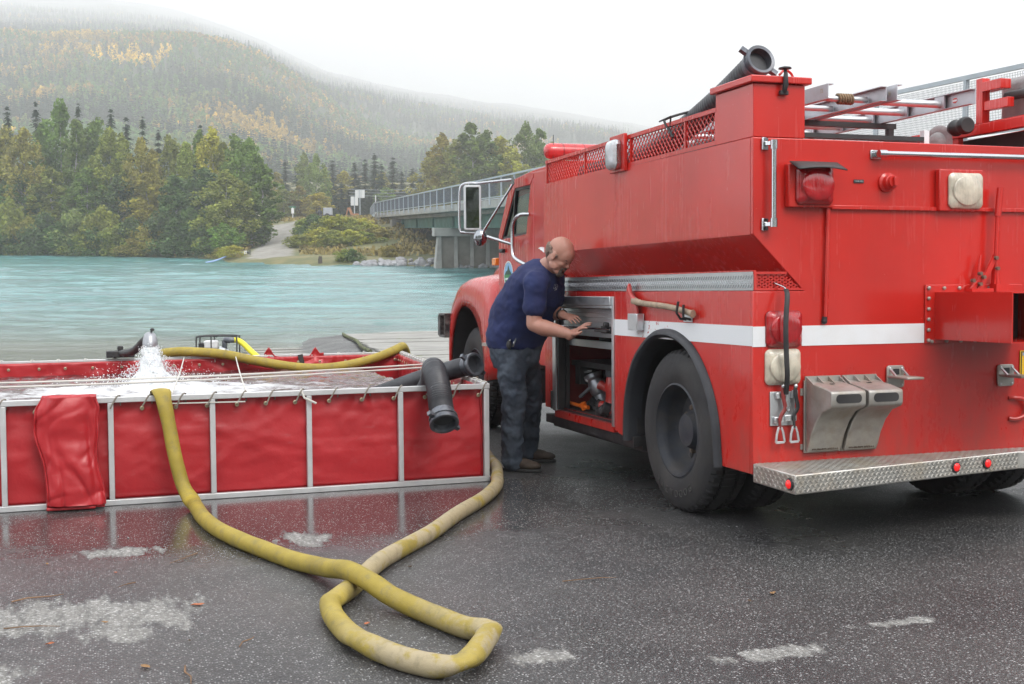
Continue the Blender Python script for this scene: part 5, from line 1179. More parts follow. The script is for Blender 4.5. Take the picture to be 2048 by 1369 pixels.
# spanners on their plate
pl_ = MB().box((-.003, .991, .640), (-.010, 1.148, .828)).build('spanner_plate', ALU, tk, bevel=.002)
MB().box((-.010, .995, .665), (-.035, 1.07, .70)).box((-.010, 1.07, .655), (-.030, 1.13, .69)).box((-.010, 1.075, .79), (-.03, 1.12, .825)).box((-.01, .985, .79), (-.03, 1.02, .835)).build('spanner_clip', ALU, pl_, bevel=.004, kind='stuff')
def spanner(y, mat, label, dy):
    t = TT('spanner_wrench', label, 'spanner', (-.04, y, .70), 'hose spanners on the truck rear')
    MB().tube(smooth_path([(0, .0 + dy, .155), (.0, .004 + dy, .14), (0, -.002 + dy, .09), (0, -.012 + dy, .04), (0, .012 + dy, .0), (0, .012, -.03)], 4), .0095, 8, flat=[(1.3, .6)] * 21).tube([(0, .012, -.03), (0, .010, -.07)], .008, 8).build('shank', mat, t)
    b = MB(); ov = [(-.004, -.065), (-.016, -.09), (-.026, -.148), (.028, -.150), (.022, -.10), (.010, -.065)]
    for p, q in zip(ov, ov[1:] + ov[:1]): b.bar((0, p[0] + .008, p[1]), (0, q[0] + .008, q[1]), .013, .009, up=(1, 0, 0))
    b.build('slot_end', ALU, t, bevel=.002); MB().ball((0, dy, .158), (.009, .012, .012), 10, 6).build('hook_tip', ALU, t)
spanner(1.094, REDI, 'left spanner with a red shank clipped to the plate below the clear rear lamp', -.01)
spanner(1.005, DARK, 'right spanner with a dark shank clipped to the plate below the clear rear lamp', .0)
# bungee strap
t = TT('bungee_strap', 'black rubber strap hooked in the vent mesh and hanging over the rear lamps', 'strap', (-.1, 1.08, 1.1))
pts = smooth_path([(.05, -.005, .290), (.02, .005, .25), (.0, .025, .13), (-.005, .028, .02), (.0, .020, -.10), (.01, .010, -.18), (.055, -.01, -.285)], 6)
MB().tube(pts, .0095, 8, flat=[(1.5, .5)] * len(pts)).build('strap', BLACK, t)
MB().tube(smooth_path([(.11, .035, .325), (.085, .022, .315), (.06, .0, .30), (.05, -.005, .285)], 4), .004, 8).tube(smooth_path([(.055, -.01, -.285), (.06, -.01, -.33), (.055, -.02, -.38), (.06, -.034, -.37), (.06, -.034, -.33)], 4), .003, 8).build('hook', CHROME, t, kind='stuff')
# suction hoses on the tank top
CORR = simple('black_suction_hose', (.028, .03, .036), .42, var=.2, vs=6, dirt=(.15, .15, .16), dirt_sc=3, dirt_amt=.35)
def corr_tube(b, pts, r, n=22, amp=.045, pitch=.016):
    P = [Vector(p) for p in pts]; L = [0]
    for a, c in zip(P, P[1:]): L.append(L[-1] + (c - a).length)
    K = int(L[-1] / (pitch / 3)); out = []; rs = []; j = 0
    for i in range(K + 1):
        s = L[-1] * i / K
        while j < len(L) - 2 and L[j + 1] < s: j += 1
        t = (s - L[j]) / max(1e-6, L[j + 1] - L[j]); out.append(P[j].lerp(P[j + 1], clamp(t))); rs.append(r * (1 + amp * math.sin(2 * PI * s / pitch)))
    return b.tube(out, rs, n)
def coupling(b, p, d, r, L=.10, wall=.86, lugs=True):
    d = Vector(d).normalized(); p = Vector(p)
    b.lathe([(-L, r * 1.03), (-L * .6, r * 1.06), (-L * .55, r * 1.2), (-L * .42, r * 1.2), (-L * .4, r * 1.1), (-L * .2, r * 1.1), (-L * .18, r * 1.22), (0, r * 1.22), (.004, r * 1.17), (.0, r * wall * 1.1), (-L * .9, r * wall), (-L * 1.6, r * wall)], p, d, 32, cap=False)
    if lugs:
        a = d.cross(Vector((0, 0, 1))).normalized(); u = a.cross(d)
        for q in (a * .8 + u * .6, -a * .8 - u * .6): b.bar(p - d * L * .3 + q * r * 1.1, p - d * L * .3 + q * r * 1.75, .028, .03, up=tuple(d))
CPL = simple('worn_hose_coupling', (.10, .11, .13), .38, metal=.5, var=.3, vs=14, dirt=(.35, .35, .35), dirt_sc=9, dirt_amt=.5); HOLE = simple('hose_lining_black', (.012, .012, .014), .7)
def suction(name, label, pts, r, root, cpl_end=True, group=None, pitch=.018, lug=True):
    M, = (root,); t = thing(name, label, 'suction hose', M, group); b = MB(); sp = smooth_path(pts, 8); corr_tube(b, sp, r, pitch=pitch); b.build('hose_body', CORR, t, smooth=60)
    e = sp[-1]; d = (sp[-1] - sp[-3]).normalized(); b = MB(); coupling(b, e + d * .05, d, r, lugs=lug); b.build('coupling', CPL, t, smooth=35)
    MB().lathe([(-.10, r * .86), (-.095, .001)], e + d * .03, d, 28, cap=False).build('bore', HOLE, t)
    return t
suction('suction_hose', 'black ribbed suction hose with open coupling sticking up behind the red box on the truck', [(3.05, .98, 2.30), (2.2, .98, 2.31), (1.7, .98, 2.36), (1.15, .99, 2.475), (.75, 1.0, 2.575), (.39, 1.002, 2.69)], .073, TM, pitch=.03)
suction('suction_hose', 'dark suction hose lying inside the mesh rack on the truck top', [(.62, .80, 2.31), (1.2, .82, 2.30), (2.2, .80, 2.30), (3.0, .82, 2.30)], .072, TM, pitch=.03, lug=False)
t = TT('strap', 'thin black strap tied round the upper suction hose and the mesh rack', 'strap', (1.0, 1.2, 2.4))
MB().tube(smooth_path([(-.02, .045, -.07), (.03, .045, -.02), (.09, .045, .03), (.16, .0, .07), (.18, -.16, .12), (.14, -.25, .13)], 5), .008, 8).tube([(.02, .045, .0), (.0, .05, .06), (.16, .05, .05)], .006, 6).build('band', BLACK, t)
# ladders
LALU = simple('ladder_aluminium_red_reflection', (.50, .51, .54), .42, metal=.6, var=.12, vs=5, dirt=(.34, .20, .22), dirt_sc=1.5, dirt_amt=.5)  # reddish patches paint the truck's red reflection into the rail colour
def rail(b, x0, x1, y, z0, z1, s_):
    b.box((x0, y - .0025, z0), (x1, y + .0025, z1)); b.box((x0, y, z0 - .0001), (x1, y + s_ * .035, z0 + .004)); b.box((x0, y, z1 - .004), (x1, y + s_ * .035, z1 + .0001))
ld = TT('ladder', 'larger aluminium ladder lying on the truck top with its end towards the rear', 'ladder', (0, 0, 0), 'aluminium ladders on the truck')
for y, s_ in ((.22, -1), (-.33, 1)):
    b = MB(); rail(b, .15, 4.1, y, 2.478, 2.568, s_); b.build('rail', LALU, ld, smooth=0)
for k in range(11):
    x = .44 + k * .36; MB().tube([(x, .20, 2.515), (x, -.31, 2.515)], .022, 14).build('rung', ALU, ld); 
b = MB()
for k in range(11):
    x = .44 + k * .36
    for y in (-.305, .2): b.box((x - .045, y - .006, 2.484), (x + .045, y + .006, 2.562))
b.build('rung_plate', LALU, ld, kind='stuff')
b = MB()
for x in (.58, .90): b.lathe([(0, .011), (.002, .011)], (x, .2226, 2.523), (0, 1, 0), 6)
b.build('rail_hole', DARK, ld, kind='stuff')
ML = Matrix(((-1, 0, 0, 0), (0, 0, 1, 0), (0, 1, 0, 0), (0, 0, 0, 1)))
YL = simple('faded_yellow_mark', (.50, .36, .15), .6); GOLD = simple('pale_number_mark', (.42, .38, .27), .6)
lettering('91', .034, GOLD, ld, Matrix.Translation((.215, .2232, 2.522)) @ ML, .0004)
lettering('G  COOP', .04, YL, ld, Matrix.Translation((.755, .2232, 2.523)) @ ML, .0003)
o = MB().prism([(.33 + .022 * math.cos(a), 2.524 + .017 * math.sin(a)) for a in [2 * PI * k / 20 for k in range(20)]], 'y', -.3274, -.326).build('red_sticker', RED, ld); 
MB().box((.31, -.3258, 2.519), (.35, -.3252, 2.529)).build('sticker_band', WHITE, o)
l2 = TT('ladder', 'smaller ladder with rope round a rung lying between the red box and the larger ladder', 'ladder', (0, 0, 0), 'aluminium ladders on the truck')
for y, s_ in ((.655, -1), (.265, 1)):
    b = MB(); rail(b, .19, 4.0, y, 2.475, 2.560, s_); b.build('rail', LALU, l2, smooth=0)
for k in range(10): MB().tube([(.36 + k * .36, .64, 2.505), (.36 + k * .36, .28, 2.505)], .018, 12).build('rung', ALU, l2)
lettering('72', .034, GOLD, l2, Matrix.Translation((.255, .6582, 2.525)) @ ML, .0004)
t = TT('rope', 'brown rope wound round the rung of the smaller ladder', 'rope', (.36, .45, 2.505)); b = MB()
ROPE = simple('brown_rope', (.22, .15, .09), .9, var=.4, vs=60, bs=.5, bsc=160)
for k in range(6): b.tube([(.0 + .026 * math.cos(a), -.06 + k * .017 + .004 * math.sin(a), .026 * math.sin(a)) for a in [2 * PI * j / 14 for j in range(15)]], .008, 6, cap=False)
b.build('coil', ROPE, t)
MB().box((.06, .10, 2.232), (.12, .90, 2.258)).build('ladder_rest', DARK, tk); MB().box((1.0, -.4, 2.44), (1.04, .7, 2.474)).build('ladder_rest', DARK, tk); MB().box((3.0, -.4, 2.44), (3.05, .7, 2.474)).build('ladder_rest', DARK, tk); MB().box((1.0, -.38, 2.216), (1.04, -.34, 2.439)).build('rest_post', DARK, tk); MB().box((1.0, .62, 2.216), (1.04, .66, 2.439)).build('rest_post', DARK, tk); MB().box((.08, .05, 2.217), (.12, .085, 2.30)).build('rest_post', WHITE, tk)
# red rack arm and stowed gear on the right of the tank top
o = MB().box((.25, -.83, 2.375), (3.2, -.77, 2.44)).build('rack_arm', RED, tk, bevel=.003)
MB().box((.86, -.82, 2.215), (.98, -.78, 2.374)).build('arm_bracket', RED, o); MB().box((.62, -.83, 2.441), (.68, -.77, 2.73)).box((.44, -.84, 2.64), (.62, -.76, 2.70)).box((.40, -.83, 2.52), (.62, -.78, 2.58)).build('arm_post', RED, o, bevel=.003)
MB().box((.15, -1.15, 2.215), (3.2, -.86, 2.235)).box((.3, -1.1, 2.44), (3.1, -.84, 2.46)).build('rack_shelf', RED, tk)
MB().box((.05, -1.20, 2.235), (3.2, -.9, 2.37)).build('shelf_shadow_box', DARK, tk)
TARP = simple('grey_tarpaulin', (.30, .29, .29), .8, var=.25, vs=6, bs=.5, bsc=8, bd=.03); TANH = simple('tan_grey_hose', (.30, .26, .22), .7, var=.2)
t = TT('folded_tarp', 'grey folded tarpaulin bundle strapped on the right of the truck top', 'tarp', (.35, -1.02, 2.47))
b = MB().box((-.1, -.22, -.04), (.30, .10, .26)); b.build('bundle', TARP, t, bevel=.05, seg=4); b = MB()
for k in range(5): b.tube(smooth_path([(-.12 + .02 * k, .14 - .05 * k, .03 + .05 * k), (-.15, .05, .12 + .03 * k), (-.13, -.08, .2)], 4), .016, 8)
b.build('strap_knot', BLACK, t); MB().tube([(-.13, .16, .12), (.1, .15, .13), (.16, .15, .13)], .03, 10).build('black_pipe', BLACK, t)
t = TT('hose_roll', 'grey brown rolled hose lying below the ladder behind the red rack arm', 'hose', (.86, -.62, 2.33)); b = MB()
for k in range(5): b.tube([(.0 + (.035 + .018 * k) * math.cos(a), 0, (.035 + .018 * k) * .8 * math.sin(a)) for a in [2 * PI * j / 20 for j in range(21)]], .011, 8, cap=False, flat=[(3.5, 1)] * 21, up=(0, 1, 0))
b.ball((0, 0, 0), (.1, .05, .08)).build('roll', TARP, t)
t = TT('hose_coupling', 'black hose fitting beside the rolled hose under the ladder end', 'hose fitting', (.62, -.62, 2.42)); b = MB(); b.lathe([(0, .045), (.02, .055), (.05, .055), (.07, .045), (.13, .045), (.15, .055), (.18, .05)], (-.05, .0, 0), (1, -.2, 0), 20).build('body', BLACK, t, smooth=30)
t = TT('tan_hose', 'tan hose pipe bent over the truck top under the ladder rungs', 'hose', (1.5, -.35, 2.30)); MB().tube(smooth_path([(-.3, .25, -.06), (-.3, .24, .0), (-.26, .20, .04), (0, .05, .05), (.9, -.1, .05)], 5), .028, 12).tube(smooth_path([(-.2, -.05, -.02), (.2, -.1, .0), (.9, -.2, .0)], 5), .03, 12).build('pipe', TANH, t)
# compartment contents
t = TT('hose_valve', 'grey metal hose valve with black outlets leaning in the open compartment', 'valve', (2.80, .98, .60)); q = Matrix.Rotation(R(25), 4, 'X') @ Matrix.Rotation(R(-28), 4, 'Y')
b = MB().lathe([(-.12, .04), (-.10, .052), (-.02, .05), (0, .065), (.05, .07), (.10, .06), (.12, .075), (.15, .075), (.155, .05)], (0, 0, 0), (.35, .25, 1), 20); b.bar((.0, .06, .05), (.10, .12, -.04), .03, .02); b.build('body', simple('cast_grey_fitting', (.30, .31, .34), .35, metal=.7, var=.2), t, smooth=35)
MB().ball((.03, .085, .10), .018).build('handle_knob', WHITE, t); MB().bar((.10, .07, .15), (-.08, .11, .175), .03, .012).build('valve_lever', ALU, t, bevel=.003)
MB().lathe([(0, .034), (.05, .034), (.055, .042), (.08, .042), (.085, .03)], (-.02, .04, -.05), (.6, .3, -.75), 16).build('outlet', BLACK, t, smooth=30); MB().lathe([(0, .034), (.05, .034), (.055, .042), (.08, .042), (.085, .03)], (-.09, .02, -.06), (.3, .4, -.85), 16).build('outlet', BLACK, t, smooth=30)
t = TT('portable_hydrant', 'red appliance with grey cap standing at the right of the open compartment', 'hydrant', (2.50, 1.0, .47)); MB().lathe([(0, .07), (.02, .075), (.05, .06), (.14, .05), (.20, .062), (.24, .05), (.27, .046)], (0, 0, 0), (0, 0, 1), 20).lathe([(0, .03), (.09, .03), (.10, .036), (.12, .036)], (0, 0, .16), (.6, .5, .35), 14).lathe([(0, .03), (.08, .03), (.09, .036), (.11, .036)], (0, 0, .06), (.8, .4, -.1), 14).build('body', RED, t, smooth=35); MB().lathe([(0, .047), (.015, .052), (.06, .052), (.065, .03)], (0, 0, .27), (0, 0, 1), 20).build('cap', CPL, t, smooth=30)
t = TT('hydrant_wrench', 'bright orange wrench lying on the compartment floor', 'wrench', (2.86, 1.12, .495)); MB().tube([(.20, .02, .012), (.18, .018, .012), (-.06, 0, .0)], [.020, .015, .014], 10).lathe([(-.025, .026), (.03, .026)], (-.085, 0, .005), (0, .4, 1), 14).tube([(-.11, 0, .0), (-.15, -.01, .0)], .016, 10).build('body', ORANGE, t)
t = TT('hose_ring', 'black hose coupling ring lying by the right jamb of the compartment', 'hose fitting', (2.34, 1.12, .50)); MB().lathe([(0, .045), (.02, .062), (.05, .062), (.07, .05), (.07, .035), (0, .035)], (0, 0, -.02), (.2, .5, .7), 22, closed=True).lathe([(0, .05), (.05, .05)], (-.1, .02, .02), (.2, .8, .3), 14).build('ring', BLACK, t)
t = TT('folded_strap', 'yellow green folded strap hanging behind the red appliance in the compartment', 'strap', (2.40, .86, .72)); MB().tube(smooth_path([(.0, 0, .18), (-.03, .02, .1), (.02, .03, 0), (.05, .02, -.08)], 5), .04, 10, flat=[(1, .35)] * 16).tube(smooth_path([(.06, 0, .1), (.09, .02, .04), (.05, .03, -.05)], 5), .03, 10, flat=[(1, .35)] * 11).build('strap', simple('olive_yellow_strap', (.30, .28, .04), .7), t)
t = TT('storage_bin', 'dark red bin standing at the back left of the open compartment', 'bin', (2.80, .78, .47)); MB().box((-.14, -.1, 0), (.16, .1, .22)).build('body', REDI, t, bevel=.02); MB().box((-.15, -.11, .2), (.17, .11, .225)).build('rim', REDI, t, bevel=.01)
t = TT('pry_tool', 'silver bar tool lying on the upper compartment shelf', 'tool', (2.2, 1.08, .99)); MB().tube([(-.12, .05, .03), (.05, .0, .06), (.12, -.02, .06)], [.01, .012, .016], 8).build('bar', ALU, t)
t = TT('coiled_cable', 'dark coil of hose on the upper compartment shelf', 'hose', (2.45, .95, 1.0)); b = MB()
for k in range(4): b.tube([(.22 * math.cos(a), .14 * math.sin(a), .01 + .018 * k) for a in [2 * PI * j / 24 for j in range(25)]], .012, 6, cap=False)
b.build('coil', BLACK, t)
# white cloth on the far side of the cab step, seen over the shoulder
t = TT('paper_bag', 'crumpled white paper tucked behind the cab beside the man\'s shoulder', 'paper', (3.30, 1.16, 1.70)); MB().grid(lambda u, v: (-.08 + .2 * u, .09 * v + .01 * nz3(u * 5, v * 4), .02 * nz3(u * 4, v * 4, 3) + .05 * u - .02 * v), 8, 5).build('sheet', WHITE, t, solid=.004)
# ------------------------------------------------------------------ portable water tank (lot frame)
FL, FR, BR, BL = Vector((8.30, 1.95, 0)), Vector((8.40, -2.64, 0)), Vector((13.20, -3.14, 0)), Vector((13.10, 1.45, 0)); HT = .715
fr = thing('portable_tank', 'open red vinyl water tank in an aluminium frame, full of churning water', 'water tank', GM @ Matrix.Translation((10.7, -.6, 0)))
C0 = Vector((10.7, -.6, 0)); FRM = simple('frame_aluminium', (.60, .61, .62), .4, metal=.55, var=.08, vs=6, bs=.05, dirt=(.42, .42, .41), dirt_sc=8, dirt_amt=.4)
def q_(p, z=0): return Vector((p.x, p.y, z)) - C0
for (A, B) in ((FL, FR), (FR, BR), (BR, BL), (BL, FL)):
    d = (B - A).normalized(); nrm = Vector((d.y, -d.x, 0))
    for z in (.02, HT - .018): MB().bar(q_(A, z), q_(B, z), .04, .038).build('rail', FRM, fr, bevel=.004)
    n_ = 7; 
    for k in range(n_ + 1):
        if A is FL: y = .62 - .652 * (k - 2); p = A + d * ((A.y - y) / -d.y); 
        else: p = A + d * ((B - A).length * k / n_)
        if A is FL and k == 7: p = B - d * .012
        if A is FR and k == 0: p = A + d * .03
        MB().bar(q_(p, .0395), q_(p, HT - .0375), .036, .036, up=tuple(d)).build('post', FRM, fr, bevel=.003)
def wall_pt(A, B, u, v, inner=0):
    p = A.lerp(B, u); L = (B - A).length; d = (B - A).normalized(); nin = Vector((-d.y, d.x, 0)) * -1
    nin = (Vector((10.7, -.6, 0)) - (A + B) / 2); nin -= d * nin.dot(d); nin.normalize()
    s = u * L; bays = (s - .02) / .652 if A is FL else s / (L / 7)
    bulge = math.sin(PI * min(1, v * 1.25)) * .012 * (1 if not inner else 0)
    w = nz3(s * 1.5, v * 1.1 + s * .3, 3) * .018 + nz3(s * 5 + v * 4, v * 3, 7) * .006
    for (ka, kb, kc, wd, am) in ((1.1, 2.6, 1, .045, .007), (1.3, -2.2, 11, .04, .007), (2.4, 3.0, 13, .035, .005), (.5, 3.4, 17, .03, .004)): w -= am * math.exp(-(nz3(s * ka + v * kb * .6, v * kb, kc) / wd) ** 2)
    w += .020 * math.sin(s * 30 + 6 * nz3(s * 3, v * 2, 5)) * sst(v, .72, 1.) * .6
    off = .032 + .012 + w * sst(v, 0, .1) * (1 - .5 * sst(v, .9, 1)) - bulge
    return p + nin * (off + inner * .02) + Vector((0, 0, .03 + (HT - .05) * v))
for i, (A, B) in enumerate(((FL, FR), (FR, BR), (BR, BL), (BL, FL))):
    MB().grid(lambda u, v: q_(wall_pt(A, B, u, v), wall_pt(A, B, u, v).z), 220, 26).build('liner_wall', VINYL, fr, solid=.003, smooth=70)
MB().box(q_(Vector((8.4, -2.7, 0)), .012), q_(Vector((13.15, 1.7, 0)), .016)).build('liner_floor', VINYL, fr)
# lacing cords with grommets
LACE = simple('white_lacing_cord', (.55, .54, .50), .7, var=.1); LACED = simple('dark_lacing_cord', (.22, .20, .17), .8, var=.2); BRASS = simple('brass_grommet', (.42, .36, .25), .4, metal=.7)
def lace(A, B, step_, mat, skip=()):
    L = (B - A).length; d = (B - A).normalized(); b = MB(); g_ = MB(); nin = (Vector((10.7, -.6, 0)) - (A + B) / 2); nin -= d * nin.dot(d); nin.normalize(); k = 0; s = .08
    while s < L - .05:
        p = A + d * s; e = A + d * (s + step_ * .30); out = -nin
        pts = [p + out * .024 + Vector((0, 0, HT - .075 + .012 * math.sin(k * 2.1))), p + d * step_ * .1 + out * .0255 + Vector((0, 0, HT - .03)), p + d * step_ * .2 + out * .018 + Vector((0, 0, HT + .004)), e - out * .02 + Vector((0, 0, HT + .003)), e - out * .032 + Vector((0, 0, HT - .06))]
        b.tube([q_(x, x.z) for x in smooth_path(pts, 3)], .0055, 6); c_ = p - out * .028 + Vector((0, 0, HT - .085)); f_ = 1 if (A is FL) else -1
        c_ = p + out * (-.024 if A is not FL else -.028) + Vector((0, 0, HT - .082)); 
        g_.lathe([(0, .015), (.004, .015), (.006, .009), (0, .007)], q_(p + nin * (.052 if A is not FL else .018), HT - .082), nin if A is not FL else out, 10); s += step_ * random.uniform(.88, 1.12); k += 1
    b.build('lacing_cord', mat, fr, kind='stuff'); g_.build('grommet', BRASS, fr, kind='stuff', smooth=0)
random.seed(4)
lace(FL, FR, .215, LACED); lace(BR, BL, .26, LACE); lace(FR, BR, .17, LACE); lace(BL, FL, .25, LACE)
# cords and ropes stretched over the water
b = MB()
def cord(p, q, sag=.0, r=.006, b=None): b.tube([q_(p.lerp(q, t), p.lerp(q, t).z - sag * 4 * t * (1 - t)) for t in [i / 10 for i in range(11)]], r, 6)
for (p, q) in (((8.35, -.91, HT), (13.18, -1.33, HT)), ((8.35, -.42, HT), (13.18, -.80, HT))):
    b = MB(); cord(Vector(p), Vector(q), .02, .006, b); b.build('tie_cord', LACE, fr)
for (p, q) in (((10.15, 1.85, HT), (10.85, -2.83, HT)), ((9.65, 1.85, HT), (10.45, -2.80, HT))):
    b = MB(); cord(Vector(p), Vector(q), .03, .009, b); b.build('tie_rope', LACE, fr)
MB().bar(q_(Vector((8.34, -.36, 0)), HT - .055), q_(Vector((8.33, -.9, 0)), HT - .06), .008, .008).tube([q_(Vector((8.36, -1.28 + .0, 0)), HT + .01), q_(Vector((8.33, -1.30, 0)), HT - .05), q_(Vector((8.32, -1.38, 0)), HT - .09)], .008, 6).build('cord_tail', LACE, fr, kind='stuff')
# red flap rolled over the far rail
t = thing('red_flap', 'red vinyl flap with black strap folded over the far rail of the water tank', 'flap', GM @ Matrix.Translation((13.18, -1.95, HT)))
MB().grid(lambda u, v: (.05 * math.sin(v * PI) * (1 - 2 * v) - .04, .32 - .64 * u, .015 - .17 * v + .09 * (1 - v) * (max(0, 1 - abs(u - .08) * 12) + max(0, 1 - abs(u - .85) * 12)) - .05 * math.sin(u * PI) * (1 - v)), 28, 8).build('flap', VINYL, t, solid=.006, smooth=70)
MB().bar((-.055, -.06, .0), (-.06, -.09, -.17), .055, .008, up=(1, 0, 0)).build('strap', BLACK, t)
# front drain sleeve, folded and hanging down the front
t = thing('drain_sleeve', 'crumpled red vinyl sleeve hanging over the front rail of the water tank', 'drain sleeve', GM @ Matrix.Translation((8.22, .22, 0)))
def slv(u, v):
    z = .735 - .725 * v; w = .165 + .03 * sst(v, .0, .12) * (1 - sst(v, .3, .6)) + .015 * sst(v, .5, 1); a = u * 2 * PI
    th = .045 + .035 * sst(v, .25, .9); ca, sa = math.cos(a), math.sin(a); f = .012 * math.sin(u * 26 + v * 3) * (1 - sst(v, .2, .7)) + nz3(u * 5, v * 4, 2) * .018 + .008 * nz3(u * 14, v * 9, 4) - .012 * math.exp(-(nz3(u * 8 + v * .6, v * 1.0, 21) / .11) ** 2) - .006 * math.exp(-(nz3(u * 4 - v, v * 3.2, 25) / .08) ** 2)
    y = -w * (abs(ca) ** .75) * (1 if ca > 0 else -1) + .02 * math.sin(v * 5) - .012 * sst(v, .3, 1); x = .035 - th * (abs(sa) ** .8) * (1 if sa > 0 else -1) - f
    if v > .97: z += 0; x = .02 + (x - .02) * .5; y *= .96
    return (x + (.09 * (1 - sst(v, 0, .06)) if sa < 0 else 0), y, z + (.03 * sst(v, .95, 1) * ((u * 2) % 1)))
g = MB(); g.grid(slv, 150, 90); g.build('sleeve', VINYL, t, solid=.004, smooth=75)
MB().box((-.01, -.15, .008), (.06, .15, .03)).build('hem', VINYL, t, bevel=.008)
# water in the tank
def tank_water():
    m, n, b = nodes_of('churning_tank_water'); v = coords(n)
    L = n.nodes.new('ShaderNodeVectorMath'); L.operation = 'LENGTH'; n.links.new(coords(n, (.62, .36, 0), loc=(-.1 * .62 + .12, -.25 * .36, 0)), L.inputs[0])
    fm = math_(n, 'ADD', math_(n, 'SUBTRACT', 1., L.outputs['Value']), math_(n, 'MULTIPLY', math_(n, 'SUBTRACT', noise_(n, coords(n, (1.5, 1, 1)), 3.2, 8, .7), .5), 1.9))
    foam = ramp(n, [(.36, 0.), (.82, 1.)], fm).outputs[0]
    c = mixc(n, foam, (.075, .022, .024), (.80, .83, .85)); n.links.new(c, b.inputs['Base Color']); n.links.new(mixc(n, foam, (.05,) * 3, (.6,) * 3), b.inputs['Roughness'])
    h = math_(n, 'ADD', math_(n, 'MULTIPLY', noise_(n, v, 4.2, 4, .5), 1.), math_(n, 'MULTIPLY', foam, .25)); bump(n, h, b, 1., .09); return m
g = MB(); 
def wt(u, v):
    x = 8.46 + 4.62 * u; y = -2.6 + 4.3 * v; d = math.hypot(x - 10.9, y + .35); return (x - 10.7, y + .6, .56 + .018 * nz3(x * 3, y * 3, 1) + .06 * math.exp(-d * d * 1.6) * (.6 + .8 * nz3(x * 6, y * 6, 4)) + .02 * nz3(x * 5, y * 7, 8))
g.grid(wt, 150, 150); o = g.build('tank_water', tank_water(), M=GM @ Matrix.Translation((10.7, -.6, 0)), kind='stuff', label='churning foamy water filling the red portable tank', cat='water')
# discharge nozzle, its pipe and the falling water
t = thing('discharge_nozzle', 'silver discharge nozzle with black knob pouring water into the red tank', 'nozzle', GM @ Matrix.Translation((11.5, -.40, .93)))
MB().lathe([(-.10, .035), (-.09, .048), (-.05, .062), (.0, .068), (.03, .066), (.06, .058), (.062, .045), (.0, .04)], (0, 0, 0), (-.25, 0, -1), 28, cap=False).ball((.02, 0, .075), (.05, .05, .035)).build('nozzle_body', simple('worn_nozzle_steel', (.34, .35, .37), .4, metal=.8, var=.2), t, smooth=35)
MB().tube([(.0, -.01, .09), (-.005, -.015, .125)], .008, 8).ball((-.005, -.02, .13), (.02, .02, .014)).build('knob', BLACK, t)
MB().tube(smooth_path([(.03, 0, .05), (.3, .04, .02), (.9, .12, -.10), (1.55, .22, -.155), (1.75, .25, -.16)], 5), .038, 14).build('pipe', BLACK, t); MB().box((1.55, .10, -.20), (1.68, .38, -.13)).lathe([(0, .03), (.05, .03)], (1.6, .24, -.13), (0, 0, 1), 12).build('rim_clamp', DARK, t, bevel=.01)
def spray():
    m, n, b = nodes_of('white_water'); v = coords(n); b.inputs['Base Color'].default_value = (.86, .89, .91, 1); b.inputs['Roughness'].default_value = .35
    b.inputs['Subsurface Weight'].default_value = .3; b.inputs['Subsurface Radius'].default_value = (.05, .06, .07)
    bump(n, noise_(n, coords(n, (1, 1, .35)), 26, 6, .7), b, 1., .05)
    al = ramp(n, [(.30, .25), (.46, 1.)], noise_(n, coords(n, (1, 1, .5)), 22, 6, .7)).outputs[0]; n.links.new(al, b.inputs['Alpha']); return m
SPRAY = spray(); b = MB()
for L_, (amp, gr_) in enumerate(((.0, 1.), (.02, 1.3), (.03, .7))):
    def jet(u, v):
        a = u * 2 * PI; r = (.040 + .050 * v + .22 * max(0, v - .60) ** 1.5 * 2.2) * gr_; r *= 1 + .34 * nz3(math.cos(a) * 2 + L_ * 5, math.sin(a) * 2, v * 4) + .2 * nz3(math.cos(a) * 6, math.sin(a) * 6 + L_, v * 9)
        return (11.47 - .42 * v + r * math.cos(a), -.40 + r * 1.05 * math.sin(a), .90 - .35 * v ** 1.4)
    b.grid(jet, 48, 34)
b.build('water_jet', SPRAY, M=GM, smooth=80, kind='stuff', label='white gush of water falling from the nozzle into the tank', cat='water jet')
rng = np.random.default_rng(3); b = MB()
for i in range(5200):
    if i < 2600: v = rng.random() ** .8; a = rng.uniform(0, 6.28); r = (.05 + .07 * v + .32 * max(0, v - .5)) * (1 + abs(rng.normal()) * .35); c_ = (11.47 - .42 * v + r * math.cos(a), -.40 + r * math.sin(a), .90 - .33 * v ** 1.4 + rng.normal() * .015); q = .0022 + .0035 * rng.random() ** 2
    else: a = rng.uniform(0, 6.28); s_ = abs(rng.normal()) * .30 + .05; c_ = (11.05 + s_ * math.cos(a), -.38 + s_ * 1.3 * math.sin(a), .57 + abs(rng.normal()) * .10 * math.exp(-s_ * .8)); q = .0016 + .0045 * rng.random() ** 4
    b.ball(c_, q, 4, 3)
b.build('spray_drops', SPRAY, M=GM, kind='stuff', label='fine white droplets thrown up around the falling water', cat='spray')
